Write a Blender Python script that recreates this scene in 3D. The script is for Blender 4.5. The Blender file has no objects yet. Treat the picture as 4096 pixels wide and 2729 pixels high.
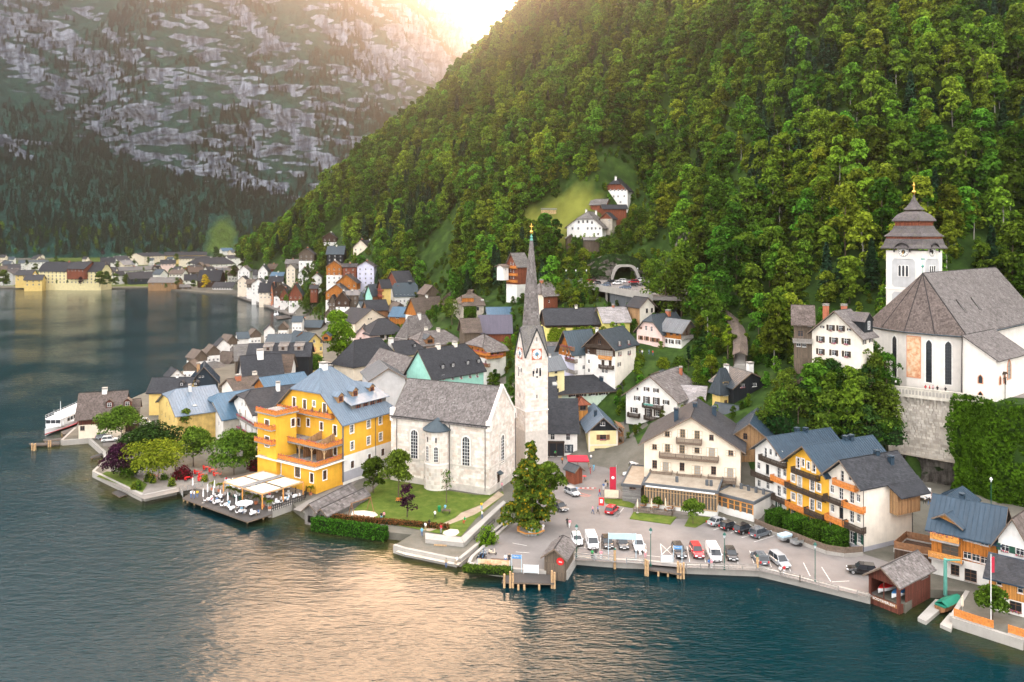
import bpy,math,random
import numpy as np
from mathutils import Vector,Matrix
random.seed(11);rng=np.random.default_rng(5)
PI=math.pi
SC=bpy.context.scene
COL=SC.collection
FPX,HZY,CAMZ=3150.0,920.0,57.0
cam=bpy.data.cameras.new('camera');cam_o=bpy.data.objects.new('camera',cam);COL.objects.link(cam_o)
cam_o.location=(0,0,CAMZ);cam_o.rotation_euler=(PI/2,0,0)
cam.sensor_width=36;cam.lens=36*FPX/4096;cam.shift_y=(HZY-1364.5)/4096
cam.clip_start=1;cam.clip_end=20000
SC.camera=cam_o
SUN_EL,SUN_AZ=math.radians(26),math.radians(-4)
w=bpy.data.worlds.new('World');SC.world=w;w.use_nodes=True
nt=w.node_tree;nt.nodes.clear()
sky=nt.nodes.new('ShaderNodeTexSky');sky.sky_type='NISHITA';sky.sun_disc=False
sky.sun_elevation=SUN_EL;sky.sun_rotation=SUN_AZ;sky.air_density=1.2;sky.dust_density=4.0
cloud=nt.nodes.new('ShaderNodeRGB');cloud.outputs[0].default_value=(11.5,11.0,10.6,1)
mixn=nt.nodes.new('ShaderNodeMix');mixn.data_type='RGBA';mixn.inputs[0].default_value=0.8
bg=nt.nodes.new('ShaderNodeBackground');bg.inputs[1].default_value=0.12
wo=nt.nodes.new('ShaderNodeOutputWorld')
nt.links.new(sky.outputs[0],mixn.inputs[6]);nt.links.new(cloud.outputs[0],mixn.inputs[7])
nt.links.new(mixn.outputs[2],bg.inputs[0]);nt.links.new(bg.outputs[0],wo.inputs[0])
sl=bpy.data.lights.new('sun','SUN');sl.energy=2.9;sl.angle=math.radians(30);sl.color=(1.0,.58,.30)
so=bpy.data.objects.new('sun',sl);COL.objects.link(so)
sdir=Vector((math.sin(SUN_AZ)*math.cos(SUN_EL),math.cos(SUN_AZ)*math.cos(SUN_EL),math.sin(SUN_EL)))
so.rotation_euler=sdir.to_track_quat('Z','Y').to_euler();so.location=(0,0,900)
vs=SC.view_settings;vs.view_transform='Standard';vs.look='None';vs.gamma=1;vs.exposure=1.92;vs.use_curve_mapping=False
cy=SC.cycles
cy.use_denoising=True;cy.max_bounces=4;cy.diffuse_bounces=2;cy.glossy_bounces=2;cy.transmission_bounces=2
cy.transparent_max_bounces=6;cy.volume_bounces=0;cy.caustics_reflective=False;cy.caustics_refractive=False
cy.use_adaptive_sampling=True;cy.adaptive_threshold=0.02;cy.sample_clamp_indirect=4
CR={'s':(0,0,1.),'a':(0,900,.46729),'b':(900,900,.46729),'c':(100,1350,.5102),'d':(950,1200,.44643),'e':(650,1700,.42481),'f':(1500,1400,.57384),'g':(1800,1000,.44643),'h':(2050,1650,.44643),'i':(2100,1150,.44643),'j':(2500,1500,.47824),'k':(3100,700,.51025),'l':(3300,1400,.47837),'m':(2900,1750,.38265),'n':(3300,1950,.44644),'o':(1550,2000,.33985),'p':(2200,2050,.42481),'q':(2100,650,.38259),'r':(0,0,.8921),'t':(1900,0,.93288),'u':(0,1900,.8921)}
def src(c,x,y):a=CR[c];return a[0]+a[2]*x,a[1]+a[2]*y
def onz(c,x,y,z):
 x,y=src(c,x,y);Y=(CAMZ-z)*FPX/(y-HZY);return Vector(((x-2048)/FPX*Y,Y,z))
def onY(c,x,y,Y):
 x,y=src(c,x,y);return Vector(((x-2048)/FPX*Y,Y,CAMZ-(y-HZY)/FPX*Y))
def rdir(c,x,y):x,y=src(c,x,y);return Vector(((x-2048)/FPX,1,(HZY-y)/FPX))
EYE=Vector((0,0,CAMZ))
class MB:
 def __init__(s,M=None):s.v=[];s.f=[];s.m=[];s.M=M
 def add(s,pts,faces,mi=0):
  n=len(s.v)
  if s.M is not None:pts=[s.M@Vector(p)for p in pts]
  s.v+=[tuple(p)for p in pts];s.f+=[tuple(i+n for i in f)for f in faces];s.m+=[mi]*len(faces);return s
 def poly(s,pts,mi=0):return s.add(pts,[tuple(range(len(pts)))],mi)
 def box(s,x0,x1,y0,y1,z0,z1,mi=0):
  return s.add([(x0,y0,z0),(x1,y0,z0),(x1,y1,z0),(x0,y1,z0),(x0,y0,z1),(x1,y0,z1),(x1,y1,z1),(x0,y1,z1)],[(0,3,2,1),(4,5,6,7),(0,1,5,4),(1,2,6,5),(2,3,7,6),(3,0,4,7)],mi)
 def prism(s,base,vec,mi=0):
  n=len(base);base=[Vector(p)for p in base];vec=Vector(vec)
  return s.add(base+[p+vec for p in base],[tuple(range(n))[::-1],tuple(range(n,2*n))]+[(i,(i+1)%n,n+(i+1)%n,n+i)for i in range(n)],mi)
 def slab(s,pts,t,mi=0):
  n=len(pts);lo=[(p[0],p[1],p[2]-t)for p in pts]
  return s.add(list(pts)+lo,[tuple(range(n)),tuple(range(n,2*n))[::-1]]+[(i,n+i,n+(i+1)%n,(i+1)%n)for i in range(n)],mi)
 def tube(s,p0,p1,r0,r1=None,n=6,mi=0,cap=True):
  r1=r0 if r1 is None else r1;p0=Vector(p0);p1=Vector(p1);d=(p1-p0)
  if d.length<1e-6:return s
  d.normalize();a=d.orthogonal().normalized();b=d.cross(a)
  ring=[(a*math.cos(2*PI*i/n)+b*math.sin(2*PI*i/n))for i in range(n)]
  fs=[(i,(i+1)%n,n+(i+1)%n,n+i)for i in range(n)]
  if cap:fs+=[tuple(range(n))[::-1],tuple(range(n,2*n))]
  return s.add([p0+q*r0 for q in ring]+[p1+q*r1 for q in ring],fs,mi)
 def path(s,pts,r,n=6,mi=0):
  for a,b in zip(pts[:-1],pts[1:]):s.tube(a,b,r,r,n,mi)
  return s
 def lathe(s,prof,n=12,c=(0,0,0),mi=0,ph=0,sx=1,sy=1):
  pts=[];fs=[]
  for r,z in prof:
   for i in range(n):t=2*PI*(i+ph)/n;pts.append((c[0]+sx*r*math.cos(t),c[1]+sy*r*math.sin(t),c[2]+z))
  for k in range(len(prof)-1):
   for i in range(n):j=(i+1)%n;fs.append((k*n+i,k*n+j,(k+1)*n+j,(k+1)*n+i))
  fs.append(tuple(range(n))[::-1]);fs.append(tuple(range((len(prof)-1)*n,len(prof)*n)))
  return s.add(pts,fs,mi)
 def blob(s,c,r,n=8,k=6,mi=0):
  if not hasattr(r,'__len__'):r=(r,r,r)
  return s.lathe([(max(1e-3,math.sin(PI*i/k)),0)for i in range(0)]or[(max(.02,math.sin(PI*i/k)),-math.cos(PI*i/k)*r[2])for i in range(k+1)],n,c,mi,0,r[0],r[1])
 def mesh(s,name,mats,uv=True,smooth=False):
  me=bpy.data.meshes.new(name);me.from_pydata(s.v,[],s.f)
  mats=mats if isinstance(mats,(list,tuple))else[mats]
  for m in mats:me.materials.append(mt(m))
  if len(mats)>1:me.polygons.foreach_set('material_index',s.m)
  if uv and s.f:set_uv(me)
  if smooth:me.polygons.foreach_set('use_smooth',[True]*len(s.f))
  me.update();return me
 def build(s,name,mats,parent=None,uv=True,smooth=False,loc=None,rz=0):
  return link(name,s.mesh(name,mats,uv,smooth),parent,loc,rz)
def set_uv(me):
 n=len(me.polygons);nl=len(me.loops);nv=len(me.vertices)
 N=np.empty(n*3);me.polygons.foreach_get('normal',N);N=N.reshape(-1,3)
 lt=np.empty(n,int);me.polygons.foreach_get('loop_total',lt)
 li=np.empty(nl,int);me.loops.foreach_get('vertex_index',li)
 co=np.empty(nv*3);me.vertices.foreach_get('co',co);co=co.reshape(-1,3)
 T=np.stack([-N[:,1],N[:,0],0*N[:,0]],1);ln=np.linalg.norm(T,axis=1);fl=ln<.05
 T[fl]=(1,0,0);T[~fl]/=ln[~fl,None];B=np.cross(N,T)
 T=np.repeat(T,lt,0);B=np.repeat(B,lt,0);P=co[li]
 uv=np.stack([(P*T).sum(1),(P*B).sum(1)],1)
 me.uv_layers.new(name='uv').data.foreach_set('uv',uv.ravel())
def link(name,data,parent=None,loc=None,rz=0):
 o=bpy.data.objects.new(name,data);COL.objects.link(o)
 if parent is not None:o.parent=parent
 if loc is not None:o.location=loc
 if rz:o.rotation_euler=(0,0,rz)
 return o
def tag(o,label=None,cat=None,group=None,kind=None):
 if label:o['label']=label
 if cat:o['category']=cat
 if group:o['group']=group
 if kind:o['kind']=kind
 return o
def thing(name,label,cat,loc=(0,0,0),rz=0,group=None):return tag(link(name,None,None,loc,rz),label,cat,group)
def copy_tree(o,parent=None):
 c=o.copy();COL.objects.link(c)
 if parent is not None:c.parent=parent
 for ch in KIDS(o):copy_tree(ch,c)
 return c
def KIDS(o):return list(o.children)
def copy_at(root,loc,rz=0,label=None,scale=1):
 r=copy_tree(root);r.location=loc;r.rotation_euler=(0,0,rz);r.scale=(scale,)*3
 if label:r['label']=label
 return r
_M={}
def mt(m):
 if not isinstance(m,str):return m
 return _M[m]
def newmat(name,rough=.85,spec=.3,metal=0):
 m=bpy.data.materials.new(name);m.use_nodes=True;_M[name]=m
 b=m.node_tree.nodes['Principled BSDF'];b.inputs['Roughness'].default_value=rough;b.inputs['Specular IOR Level'].default_value=spec;b.inputs['Metallic'].default_value=metal
 return m,m.node_tree,b
def N(nt,t,**kw):
 n=nt.nodes.new(t)
 for k,v in kw.items():
  if k.startswith('i_'):n.inputs[k[2:].replace('_',' ')].default_value=v
  else:setattr(n,k,v)
 return n
def rgb(c):return(c[0],c[1],c[2],1)
def coords(nt,uv=True,sc=(1,1,1)):
 t=N(nt,'ShaderNodeTexCoord');m=N(nt,'ShaderNodeMapping');m.inputs['Scale'].default_value=sc
 nt.links.new(t.outputs['UV' if uv else 'Object'],m.inputs[0]);return m.outputs[0]
def noise(nt,co,scale,detail=4,rough=.55):
 n=N(nt,'ShaderNodeTexNoise',i_Scale=scale,i_Detail=detail,i_Roughness=rough);nt.links.new(co,n.inputs['Vector']);return n.outputs[0]
def ramp(nt,fac,stops):
 r=N(nt,'ShaderNodeValToRGB');e=r.color_ramp.elements
 while len(e)<len(stops):e.new(.5)
 for el,(p,c)in zip(e,stops):el.position=p;el.color=rgb(c)if hasattr(c,'__len__')else(c,c,c,1)
 nt.links.new(fac,r.inputs[0]);return r.outputs[0]
def mixc(nt,fac,a,b,mode='MIX'):
 n=N(nt,'ShaderNodeMix',data_type='RGBA',blend_type=mode)
 for s,v in((0,fac),(6,a),(7,b)):
  if isinstance(v,bpy.types.NodeSocket):nt.links.new(v,n.inputs[s])
  else:n.inputs[s].default_value=v if s==0 else rgb(v)
 return n.outputs[2]
def bump(nt,b,h,strength=.4,dist=.05):
 n=N(nt,'ShaderNodeBump',i_Strength=strength,i_Distance=dist);nt.links.new(h,n.inputs['Height']);nt.links.new(n.outputs[0],b.inputs['Normal'])
def mul(c,k):return tuple(min(1,x*k)for x in c)
def m_plain(name,c,rough=.7,spec=.3,metal=0,var=.12,scale=1.5):
 m,nt,b=newmat(name,rough,spec,metal);co=coords(nt,False)
 nt.links.new(ramp(nt,noise(nt,co,scale),[(.3,mul(c,1-var)),(.7,mul(c,1+var))]),b.inputs['Base Color']);return name
def m_plaster(name,c,dirt=.16):
 m,nt,b=newmat(name,.92,.15);co=coords(nt)
 st=coords(nt,True,(1.6,.12,1))
 a=ramp(nt,noise(nt,co,.5,5),[(.3,mul(c,1-dirt)),(.6,c),(.8,mul(c,1.04))])
 s=ramp(nt,noise(nt,st,1.2,4),[(.35,1-dirt*.4),(.6,1.0)])
 nt.links.new(mixc(nt,1.0,a,s,'MULTIPLY'),b.inputs['Base Color']);bump(nt,b,noise(nt,co,9,3),.15,.02);return name
def m_planks(name,c,w=.2,length=4.,horiz=False,var=.4,rough=.85):
 m,nt,b=newmat(name,rough,.2);t=N(nt,'ShaderNodeTexCoord');mp=N(nt,'ShaderNodeMapping')
 if not horiz:mp.inputs['Rotation'].default_value=(0,0,PI/2)
 nt.links.new(t.outputs['UV'],mp.inputs[0])
 br=N(nt,'ShaderNodeTexBrick',offset=.37,i_Scale=1.0);br.inputs['Brick Width'].default_value=length;br.inputs['Row Height'].default_value=w
 br.inputs['Mortar Size'].default_value=.012;br.inputs['Color1'].default_value=rgb(mul(c,1-var));br.inputs['Color2'].default_value=rgb(mul(c,1+var*.6));br.inputs['Mortar'].default_value=rgb(mul(c,.25));br.inputs['Bias'].default_value=.1
 nt.links.new(mp.outputs[0],br.inputs['Vector'])
 g=N(nt,'ShaderNodeMapping');g.inputs['Scale'].default_value=(.6,9,1);nt.links.new(mp.outputs[0],g.inputs[0])
 s=ramp(nt,noise(nt,g.outputs[0],1.5,4),[(.3,.62),(.7,1.1)])
 nt.links.new(mixc(nt,1.0,br.outputs[0],s,'MULTIPLY'),b.inputs['Base Color']);bump(nt,b,br.outputs['Fac'],-.4,.03);return name
def m_tiles(name,c1,c2,w=.35,h=.28,mort=None,rough=.85,moss=None,spec=.25,big=.22):
 m,nt,b=newmat(name,rough,spec);co=coords(nt)
 br=N(nt,'ShaderNodeTexBrick',offset=.5,i_Scale=1.0);br.inputs['Brick Width'].default_value=w;br.inputs['Row Height'].default_value=h
 br.inputs['Mortar Size'].default_value=.018;br.inputs['Color1'].default_value=rgb(c1);br.inputs['Color2'].default_value=rgb(c2);br.inputs['Mortar'].default_value=rgb(mort or mul(c1,.35));br.inputs['Bias'].default_value=0
 nt.links.new(co,br.inputs['Vector'])
 n=noise(nt,co,.35,5);isl=N(nt,'ShaderNodeNewGeometry').outputs['Random Per Island']
 c=mixc(nt,1.0,br.outputs[0],ramp(nt,n,[(.3,1-big),(.7,1+big)]),'MULTIPLY')
 c=mixc(nt,1.0,c,ramp(nt,isl,[(0,.8),(1,1.2)]),'MULTIPLY')
 if moss:c=mixc(nt,ramp(nt,noise(nt,co,.8,6,.7),[(.52,0),(.68,.75)]),c,moss)
 nt.links.new(c,b.inputs['Base Color']);bump(nt,b,br.outputs['Fac'],-.35,.03);return name
def m_metal(name,c,rough=.42,metal=.35,var=.16):
 m,nt,b=newmat(name,rough,.5,metal);co=coords(nt);st=coords(nt,True,(2.5,.3,1))
 a=ramp(nt,noise(nt,st,.8,5,.6),[(.3,mul(c,1-var)),(.55,c),(.75,mul(c,1+var*1.5))])
 isl=N(nt,'ShaderNodeObjectInfo').outputs['Random']
 nt.links.new(mixc(nt,1.0,a,ramp(nt,isl,[(0,.93),(1,1.07)]),'MULTIPLY'),b.inputs['Base Color'])
 nt.links.new(ramp(nt,noise(nt,co,1.2,3),[(.3,rough-.12),(.7,rough+.15)]),b.inputs['Roughness']);return name
def m_isl(name,cols,rough=.9,scale=.6):
 m,nt,b=newmat(name,rough,.2);isl=N(nt,'ShaderNodeNewGeometry').outputs['Random Per Island'];oi=N(nt,'ShaderNodeObjectInfo').outputs['Random']
 ad=N(nt,'ShaderNodeMath',operation='ADD');fr=N(nt,'ShaderNodeMath',operation='FRACT');nt.links.new(isl,ad.inputs[0]);nt.links.new(oi,ad.inputs[1]);nt.links.new(ad.outputs[0],fr.inputs[0])
 k=len(cols);c=ramp(nt,fr.outputs[0],[(i/max(1,k-1),x)for i,x in enumerate(cols)])
 co=coords(nt,False);c=mixc(nt,1.0,c,ramp(nt,noise(nt,co,scale,5),[(.3,.78),(.7,1.15)]),'MULTIPLY')
 nt.links.new(c,b.inputs['Base Color']);bump(nt,b,noise(nt,co,6,3),.25,.03);return name
def m_leaf(name,dark,light,transl=.35,accent=None,objvar=.35):
 m=bpy.data.materials.new(name);m.use_nodes=True;_M[name]=m;nt=m.node_tree;nt.nodes.clear()
 isl=N(nt,'ShaderNodeNewGeometry').outputs['Random Per Island'];oi=N(nt,'ShaderNodeObjectInfo').outputs['Random']
 st=[(0,dark),(.7,light)]+([(.86,light),(.93,accent)]if accent else[(1,mul(light,1.35))])
 c=ramp(nt,isl,st)
 hv=N(nt,'ShaderNodeHueSaturation');nt.links.new(c,hv.inputs['Color'])
 mr=N(nt,'ShaderNodeMapRange',i_To_Min=.5-.035*objvar/.35,i_To_Max=.5+.02*objvar/.35);nt.links.new(oi,mr.inputs[0]);nt.links.new(mr.outputs[0],hv.inputs['Hue'])
 m2=N(nt,'ShaderNodeMath',operation='MULTIPLY');m2.inputs[1].default_value=7.31;f2=N(nt,'ShaderNodeMath',operation='FRACT');nt.links.new(oi,m2.inputs[0]);nt.links.new(m2.outputs[0],f2.inputs[0])
 mv=N(nt,'ShaderNodeMapRange',i_To_Min=1-objvar,i_To_Max=1+objvar);nt.links.new(f2.outputs[0],mv.inputs[0]);nt.links.new(mv.outputs[0],hv.inputs['Value'])
 fo=hv.outputs[0]
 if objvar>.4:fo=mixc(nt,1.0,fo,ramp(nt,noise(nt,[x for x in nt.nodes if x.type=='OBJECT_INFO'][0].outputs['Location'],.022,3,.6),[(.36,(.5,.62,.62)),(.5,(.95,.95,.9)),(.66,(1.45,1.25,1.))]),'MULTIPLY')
 d=N(nt,'ShaderNodeBsdfDiffuse');t=N(nt,'ShaderNodeBsdfTranslucent');mx=N(nt,'ShaderNodeMixShader');mx.inputs[0].default_value=transl
 o=N(nt,'ShaderNodeOutputMaterial');nt.links.new(fo,d.inputs[0]);nt.links.new(fo,t.inputs[0])
 nt.links.new(d.outputs[0],mx.inputs[1]);nt.links.new(t.outputs[0],mx.inputs[2]);nt.links.new(mx.outputs[0],o.inputs[0]);return name
def glossy(name,c,rough=.1,spec=.5,metal=0,coat=0):
 m,nt,b=newmat(name,rough,spec,metal);b.inputs['Base Color'].default_value=rgb(c);b.inputs['Coat Weight'].default_value=coat;return name
for n,c in dict(white=(.80,.78,.74),cream=(.80,.70,.56),cream2=(.78,.72,.62),yellow=(.76,.56,.20),paleyellow=(.80,.70,.38),amber=(.80,.43,.05),ochre=(.70,.48,.18),mint=(.34,.66,.56),palemint=(.56,.68,.55),pink=(.80,.60,.55),lilac=(.62,.62,.76),greyplaster=(.50,.50,.50),plinth=(.42,.42,.46),blueblack=(.03,.045,.06),palegrey=(.68,.68,.66),lemon=(.78,.68,.22),concrete=(.36,.34,.31),darkconc=(.10,.11,.12)).items():m_plaster(n,c)
m_plaster('oldyellow',(.66,.46,.16),.4);m_plaster('churchwhite',(.78,.73,.67),.14);m_plaster('oldwhite',(.62,.58,.50),.35);m_plaster('rusticwall',(.54,.48,.40),.45)
m_planks('wood',(.30,.15,.07));m_planks('darkwood',(.075,.045,.03));m_planks('redwood',(.24,.075,.04));m_planks('orangewood',(.46,.17,.035));m_planks('honeywood',(.60,.27,.07));m_planks('greywood',(.20,.185,.17));m_planks('oldwood',(.15,.115,.085))
m_planks('tanwood',(.40,.24,.12));m_planks('blackwood',(.018,.022,.026));m_planks('boatred',(.13,.042,.028));m_planks('deck',(.34,.31,.29),.14,5,True);m_planks('siding',(.27,.26,.25),.15,5,True)
for n,c in dict(t_orange=(.56,.20,.045),t_honey=(.60,.27,.07),t_dark=(.055,.04,.03),t_brown=(.22,.11,.055),t_red=(.28,.075,.03),t_grey=(.26,.24,.22),t_old=(.16,.12,.09),t_tan=(.46,.30,.16),white_paint=(.80,.80,.78),t_green=(.02,.075,.05)).items():m_plain(n,c,.8,.2,0,.28,3)
m_tiles('slate',(.026,.028,.033),(.040,.042,.048),.4,.28);m_tiles('slate2',(.045,.045,.05),(.065,.065,.07),.4,.28);m_tiles('browntile',(.10,.072,.055),(.14,.10,.075),.35,.3)
m_tiles('shingle',(.13,.12,.115),(.22,.205,.195),.22,.3,moss=(.15,.14,.09));m_tiles('shingle_brown',(.095,.072,.06),(.16,.125,.105),.25,.35,moss=(.14,.12,.07));m_tiles('shingle_dark',(.085,.075,.075),(.15,.132,.13),.25,.3,moss=(.12,.115,.08));m_tiles('shingle_moss',(.14,.135,.125),(.24,.23,.215),.3,.35,moss=(.11,.12,.045));m_tiles('eternit',(.28,.26,.26),(.36,.335,.33),.4,.4,moss=(.2,.17,.14))
m_metal('m_blue',(.05,.115,.18),.55,.15);m_metal('m_deepblue',(.018,.042,.068),.55,.15);m_metal('m_steel',(.13,.175,.225),.55,.2);m_metal('m_dark',(.03,.042,.052),.55,.15);m_metal('m_violet',(.085,.075,.105),.5,.2);m_metal('m_grey',(.13,.14,.15),.55,.2);m_metal('m_copper',(.032,.052,.066),.55,.15);m_metal('m_pale',(.32,.42,.48),.4,.3)
m_isl('wood_shingle',[(.09,.08,.075),(.14,.125,.118),(.19,.172,.165),(.12,.104,.098),(.23,.215,.207)]);m_isl('wood_shingle_brown',[(.07,.055,.048),(.115,.092,.082),(.16,.13,.118),(.095,.075,.065)]);m_isl('slate_piece',[(.024,.026,.030),(.036,.038,.044),(.048,.05,.056)],.75)
m_isl('stone_block',[(.60,.53,.46),(.68,.62,.55),(.72,.67,.61),(.60,.50,.43),(.66,.61,.56),(.55,.46,.38),(.70,.66,.60)]);m_isl('stone_rough',[(.42,.38,.33),(.52,.48,.42),(.60,.56,.50),(.36,.32,.28)]);m_plain('mortar',(.50,.46,.41),.95,.1)
m_isl('quaystone',[(.20,.18,.15),(.28,.25,.21),(.34,.31,.26),(.24,.21,.17)])
glossy('glass',(.018,.022,.028),.06,.5);glossy('glass_lit',(.10,.09,.075),.08,.5);glossy('glass_curtain',(.36,.35,.32),.25,.5);glossy('carglass',(.025,.03,.036),.04,.5)
m_plain('gold',(.85,.52,.12),.25,.5,1);m_plain('iron',(.03,.032,.035),.5,.4,.4);m_plain('steel',(.45,.47,.48),.35,.5,.7);m_plain('verdigris',(.10,.30,.25),.6);m_plain('rubber',(.02,.02,.021),.8);m_plain('brick',(.38,.13,.07),.9);m_plain('lampgreen',(.015,.09,.07),.5)
m_plain('tablecloth',(.74,.74,.75),.8);m_plain('canvas',(.66,.57,.44),.9,.1);m_plain('redcloth',(.42,.02,.045),.8);m_plain('redpaint',(.60,.02,.02),.5);m_plain('greenplastic',(.01,.20,.07),.5);m_plain('bluepaint',(.05,.22,.50),.5);m_plain('paleblue',(.42,.56,.64),.5);m_plain('yellowpaint',(.80,.50,.02),.6);m_plain('tarp',(.01,.17,.11),.6);m_plain('terracotta',(.50,.17,.08),.85);m_plain('skin',(.55,.34,.25),.7);m_plain('glasspanel',(.55,.60,.62),.2)
m_plain('linepaint',(.68,.66,.62),.9,.1,0,.25,4);m_plain('redline',(.62,.16,.10),.9);m_plain('bark',(.10,.075,.055),.95,.1,0,.4,4);m_plain('palebark',(.30,.28,.25),.95,.1,0,.4,4)
m_isl('flowers',[(.42,.02,.10),(.55,.04,.06),(.10,.18,.03),(.35,.05,.28),(.06,.12,.02),(.62,.20,.25)])
m_isl('log',[(.50,.32,.17),(.62,.44,.26),(.40,.24,.12)])
for n,c in dict(paint_white=(.80,.80,.80),paint_black=(.012,.013,.015),paint_darkgrey=(.05,.055,.06),paint_silver=(.42,.44,.46),paint_grey=(.12,.14,.16),paint_red=(.42,.01,.018),paint_blue=(.02,.07,.16),paint_darkred=(.30,.012,.02)).items():glossy(n,c,.25,.5,.25 if 'silver' in n or 'grey' in n else 0,.6)
glossy('headlight',(.75,.78,.8),.1);glossy('taillight',(.45,.01,.01),.15);glossy('plate',(.75,.75,.75),.5)
# ================= the setting: lake, land, hillside, mountains =================
def fbm(x,y,sc,oct=4,seed=0):
 r=np.random.default_rng(seed);T=r.random((64,64));out=np.zeros_like(x,dtype=float);amp=1.;tot=0.
 for o in range(oct):
  fx=x*sc*2**o+o*17.3;fy=y*sc*2**o+o*9.1;ix=np.floor(fx).astype(int);iy=np.floor(fy).astype(int)
  tx=fx-ix;ty=fy-iy;tx=tx*tx*(3-2*tx);ty=ty*ty*(3-2*ty)
  g=lambda a,b:T[a%64,b%64]
  out+=amp*((g(ix,iy)*(1-tx)+g(ix+1,iy)*tx)*(1-ty)+(g(ix,iy+1)*(1-tx)+g(ix+1,iy+1)*tx)*ty);tot+=amp;amp*=.5
 return out/tot*2-1
def grid_mesh(name,P,mats,mi=None,smooth=True,uv=False):
 h,w_=P.shape[:2];idx=np.arange(h*w_).reshape(h,w_)
 q=np.stack([idx[:-1,:-1],idx[:-1,1:],idx[1:,1:],idx[1:,:-1]],-1).reshape(-1,4)
 me=bpy.data.meshes.new(name);me.vertices.add(h*w_);me.vertices.foreach_set('co',P.reshape(-1).astype(np.float32))
 me.loops.add(len(q)*4);me.loops.foreach_set('vertex_index',q.ravel());me.polygons.add(len(q));me.polygons.foreach_set('loop_start',np.arange(len(q))*4)
 for m in mats:me.materials.append(mt(m))
 if mi is not None:me.polygons.foreach_set('material_index',mi.ravel())
 me.polygons.foreach_set('use_smooth',[smooth]*len(q));me.update();me.validate()
 if uv:set_uv(me)
 return me
def mask_mix(nt,c,col,at='mask'):
 a=N(nt,'ShaderNodeAttribute',attribute_name=at);co=coords(nt,False);return mixc(nt,a.outputs['Fac'],c,ramp(nt,noise(nt,co,.05,6,.6),[(.35,mul(col,.7)),(.65,mul(col,1.25))]))
def soft_mask(me,px,py,polys,wd):
 v=np.zeros(px.shape)
 for p in polys:d=segdist(px,py,p+[p[0]]);d=np.where(inside(px,py,p),d,-d);v=np.maximum(v,np.clip(.5+d/wd+.6*fbm(px,py,.03,3,2),0,1))
 me.attributes.new('mask','FLOAT','POINT').data.foreach_set('value',v.ravel().astype(np.float32))
def m_rock(name,lo,hi,green,streak=(1,1,.12),sc=.02,gl=.62,mask=None):
 m,nt,b=newmat(name,.95,.1);co=coords(nt,False);st=coords(nt,False,streak);st.node.inputs['Rotation'].default_value=(0,.5,0);ly=coords(nt,False,(.3,.3,1.6))
 c=ramp(nt,noise(nt,st,sc*3.2,8,.68),[(.30,mul(lo,.55)),(.44,lo),(.56,hi),(.72,mul(hi,1.25))])
 c=mixc(nt,1.0,c,ramp(nt,noise(nt,ly,sc*1.4,7,.7),[(.34,.55),(.5,1.0),(.66,1.12)]),'MULTIPLY')
 ge=N(nt,'ShaderNodeNewGeometry');sx=N(nt,'ShaderNodeSeparateXYZ');nt.links.new(ge.outputs['Normal'],sx.inputs[0])
 ad=N(nt,'ShaderNodeMath',operation='ADD');mu=N(nt,'ShaderNodeMath',operation='MULTIPLY');mu.inputs[1].default_value=1.5
 nt.links.new(noise(nt,coords(nt,False,(1,1,.6)),sc*.34,9,.62),mu.inputs[0]);nt.links.new(sx.outputs[2],ad.inputs[0]);nt.links.new(mu.outputs[0],ad.inputs[1])
 g=ramp(nt,ad.outputs[0],[(gl+.22,0),(gl+.30,1)])
 gc=ramp(nt,noise(nt,co,sc*2.2,6,.6),[(.35,green),(.6,mul(green,2.2)),(.75,(green[0]*4.2,green[1]*3.2,green[2]*1.5))])
 c=mixc(nt,g,c,gc);c=mask_mix(nt,c,mask)if mask else c
 nt.links.new(c,b.inputs['Base Color']);bump(nt,b,noise(nt,st,sc*5,8,.7),1.0,14);return name
m_rock('limestone',(.15,.19,.26),(.44,.49,.58),(.010,.046,.034),gl=.68,mask=(.10,.17,.03))
m_rock('crag',(.20,.18,.16),(.42,.38,.34),(.025,.055,.012),(1,1,.3),.25,.7)
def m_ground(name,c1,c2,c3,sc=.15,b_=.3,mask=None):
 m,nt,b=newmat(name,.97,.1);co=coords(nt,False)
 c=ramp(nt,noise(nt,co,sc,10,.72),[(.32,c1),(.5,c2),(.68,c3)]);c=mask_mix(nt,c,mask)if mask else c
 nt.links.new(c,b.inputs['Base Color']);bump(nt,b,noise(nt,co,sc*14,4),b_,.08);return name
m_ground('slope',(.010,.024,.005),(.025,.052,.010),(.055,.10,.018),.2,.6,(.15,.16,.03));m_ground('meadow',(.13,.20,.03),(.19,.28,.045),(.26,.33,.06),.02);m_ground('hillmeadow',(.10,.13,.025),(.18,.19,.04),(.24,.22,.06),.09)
m_ground('lawn',(.045,.075,.012),(.085,.125,.018),(.15,.165,.04),.5,.6);m_ground('earthpath',(.25,.19,.14),(.33,.26,.19),(.40,.33,.25),.5);m_ground('gravelroof',(.26,.22,.17),(.33,.28,.22),(.40,.35,.28),.6);m_ground('sand',(.48,.40,.32),(.56,.48,.39),(.63,.55,.46),.5)
m_ground('asphalt',(.15,.138,.13),(.195,.178,.168),(.23,.212,.2),.12,.12);m_ground('paving',(.17,.155,.14),(.22,.2,.18),(.27,.245,.22),.3);m_ground('townground',(.09,.088,.07),(.13,.122,.10),(.17,.16,.135),.2);m_ground('clearing',(.36,.25,.18),(.46,.33,.25),(.54,.42,.33),.03)
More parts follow.
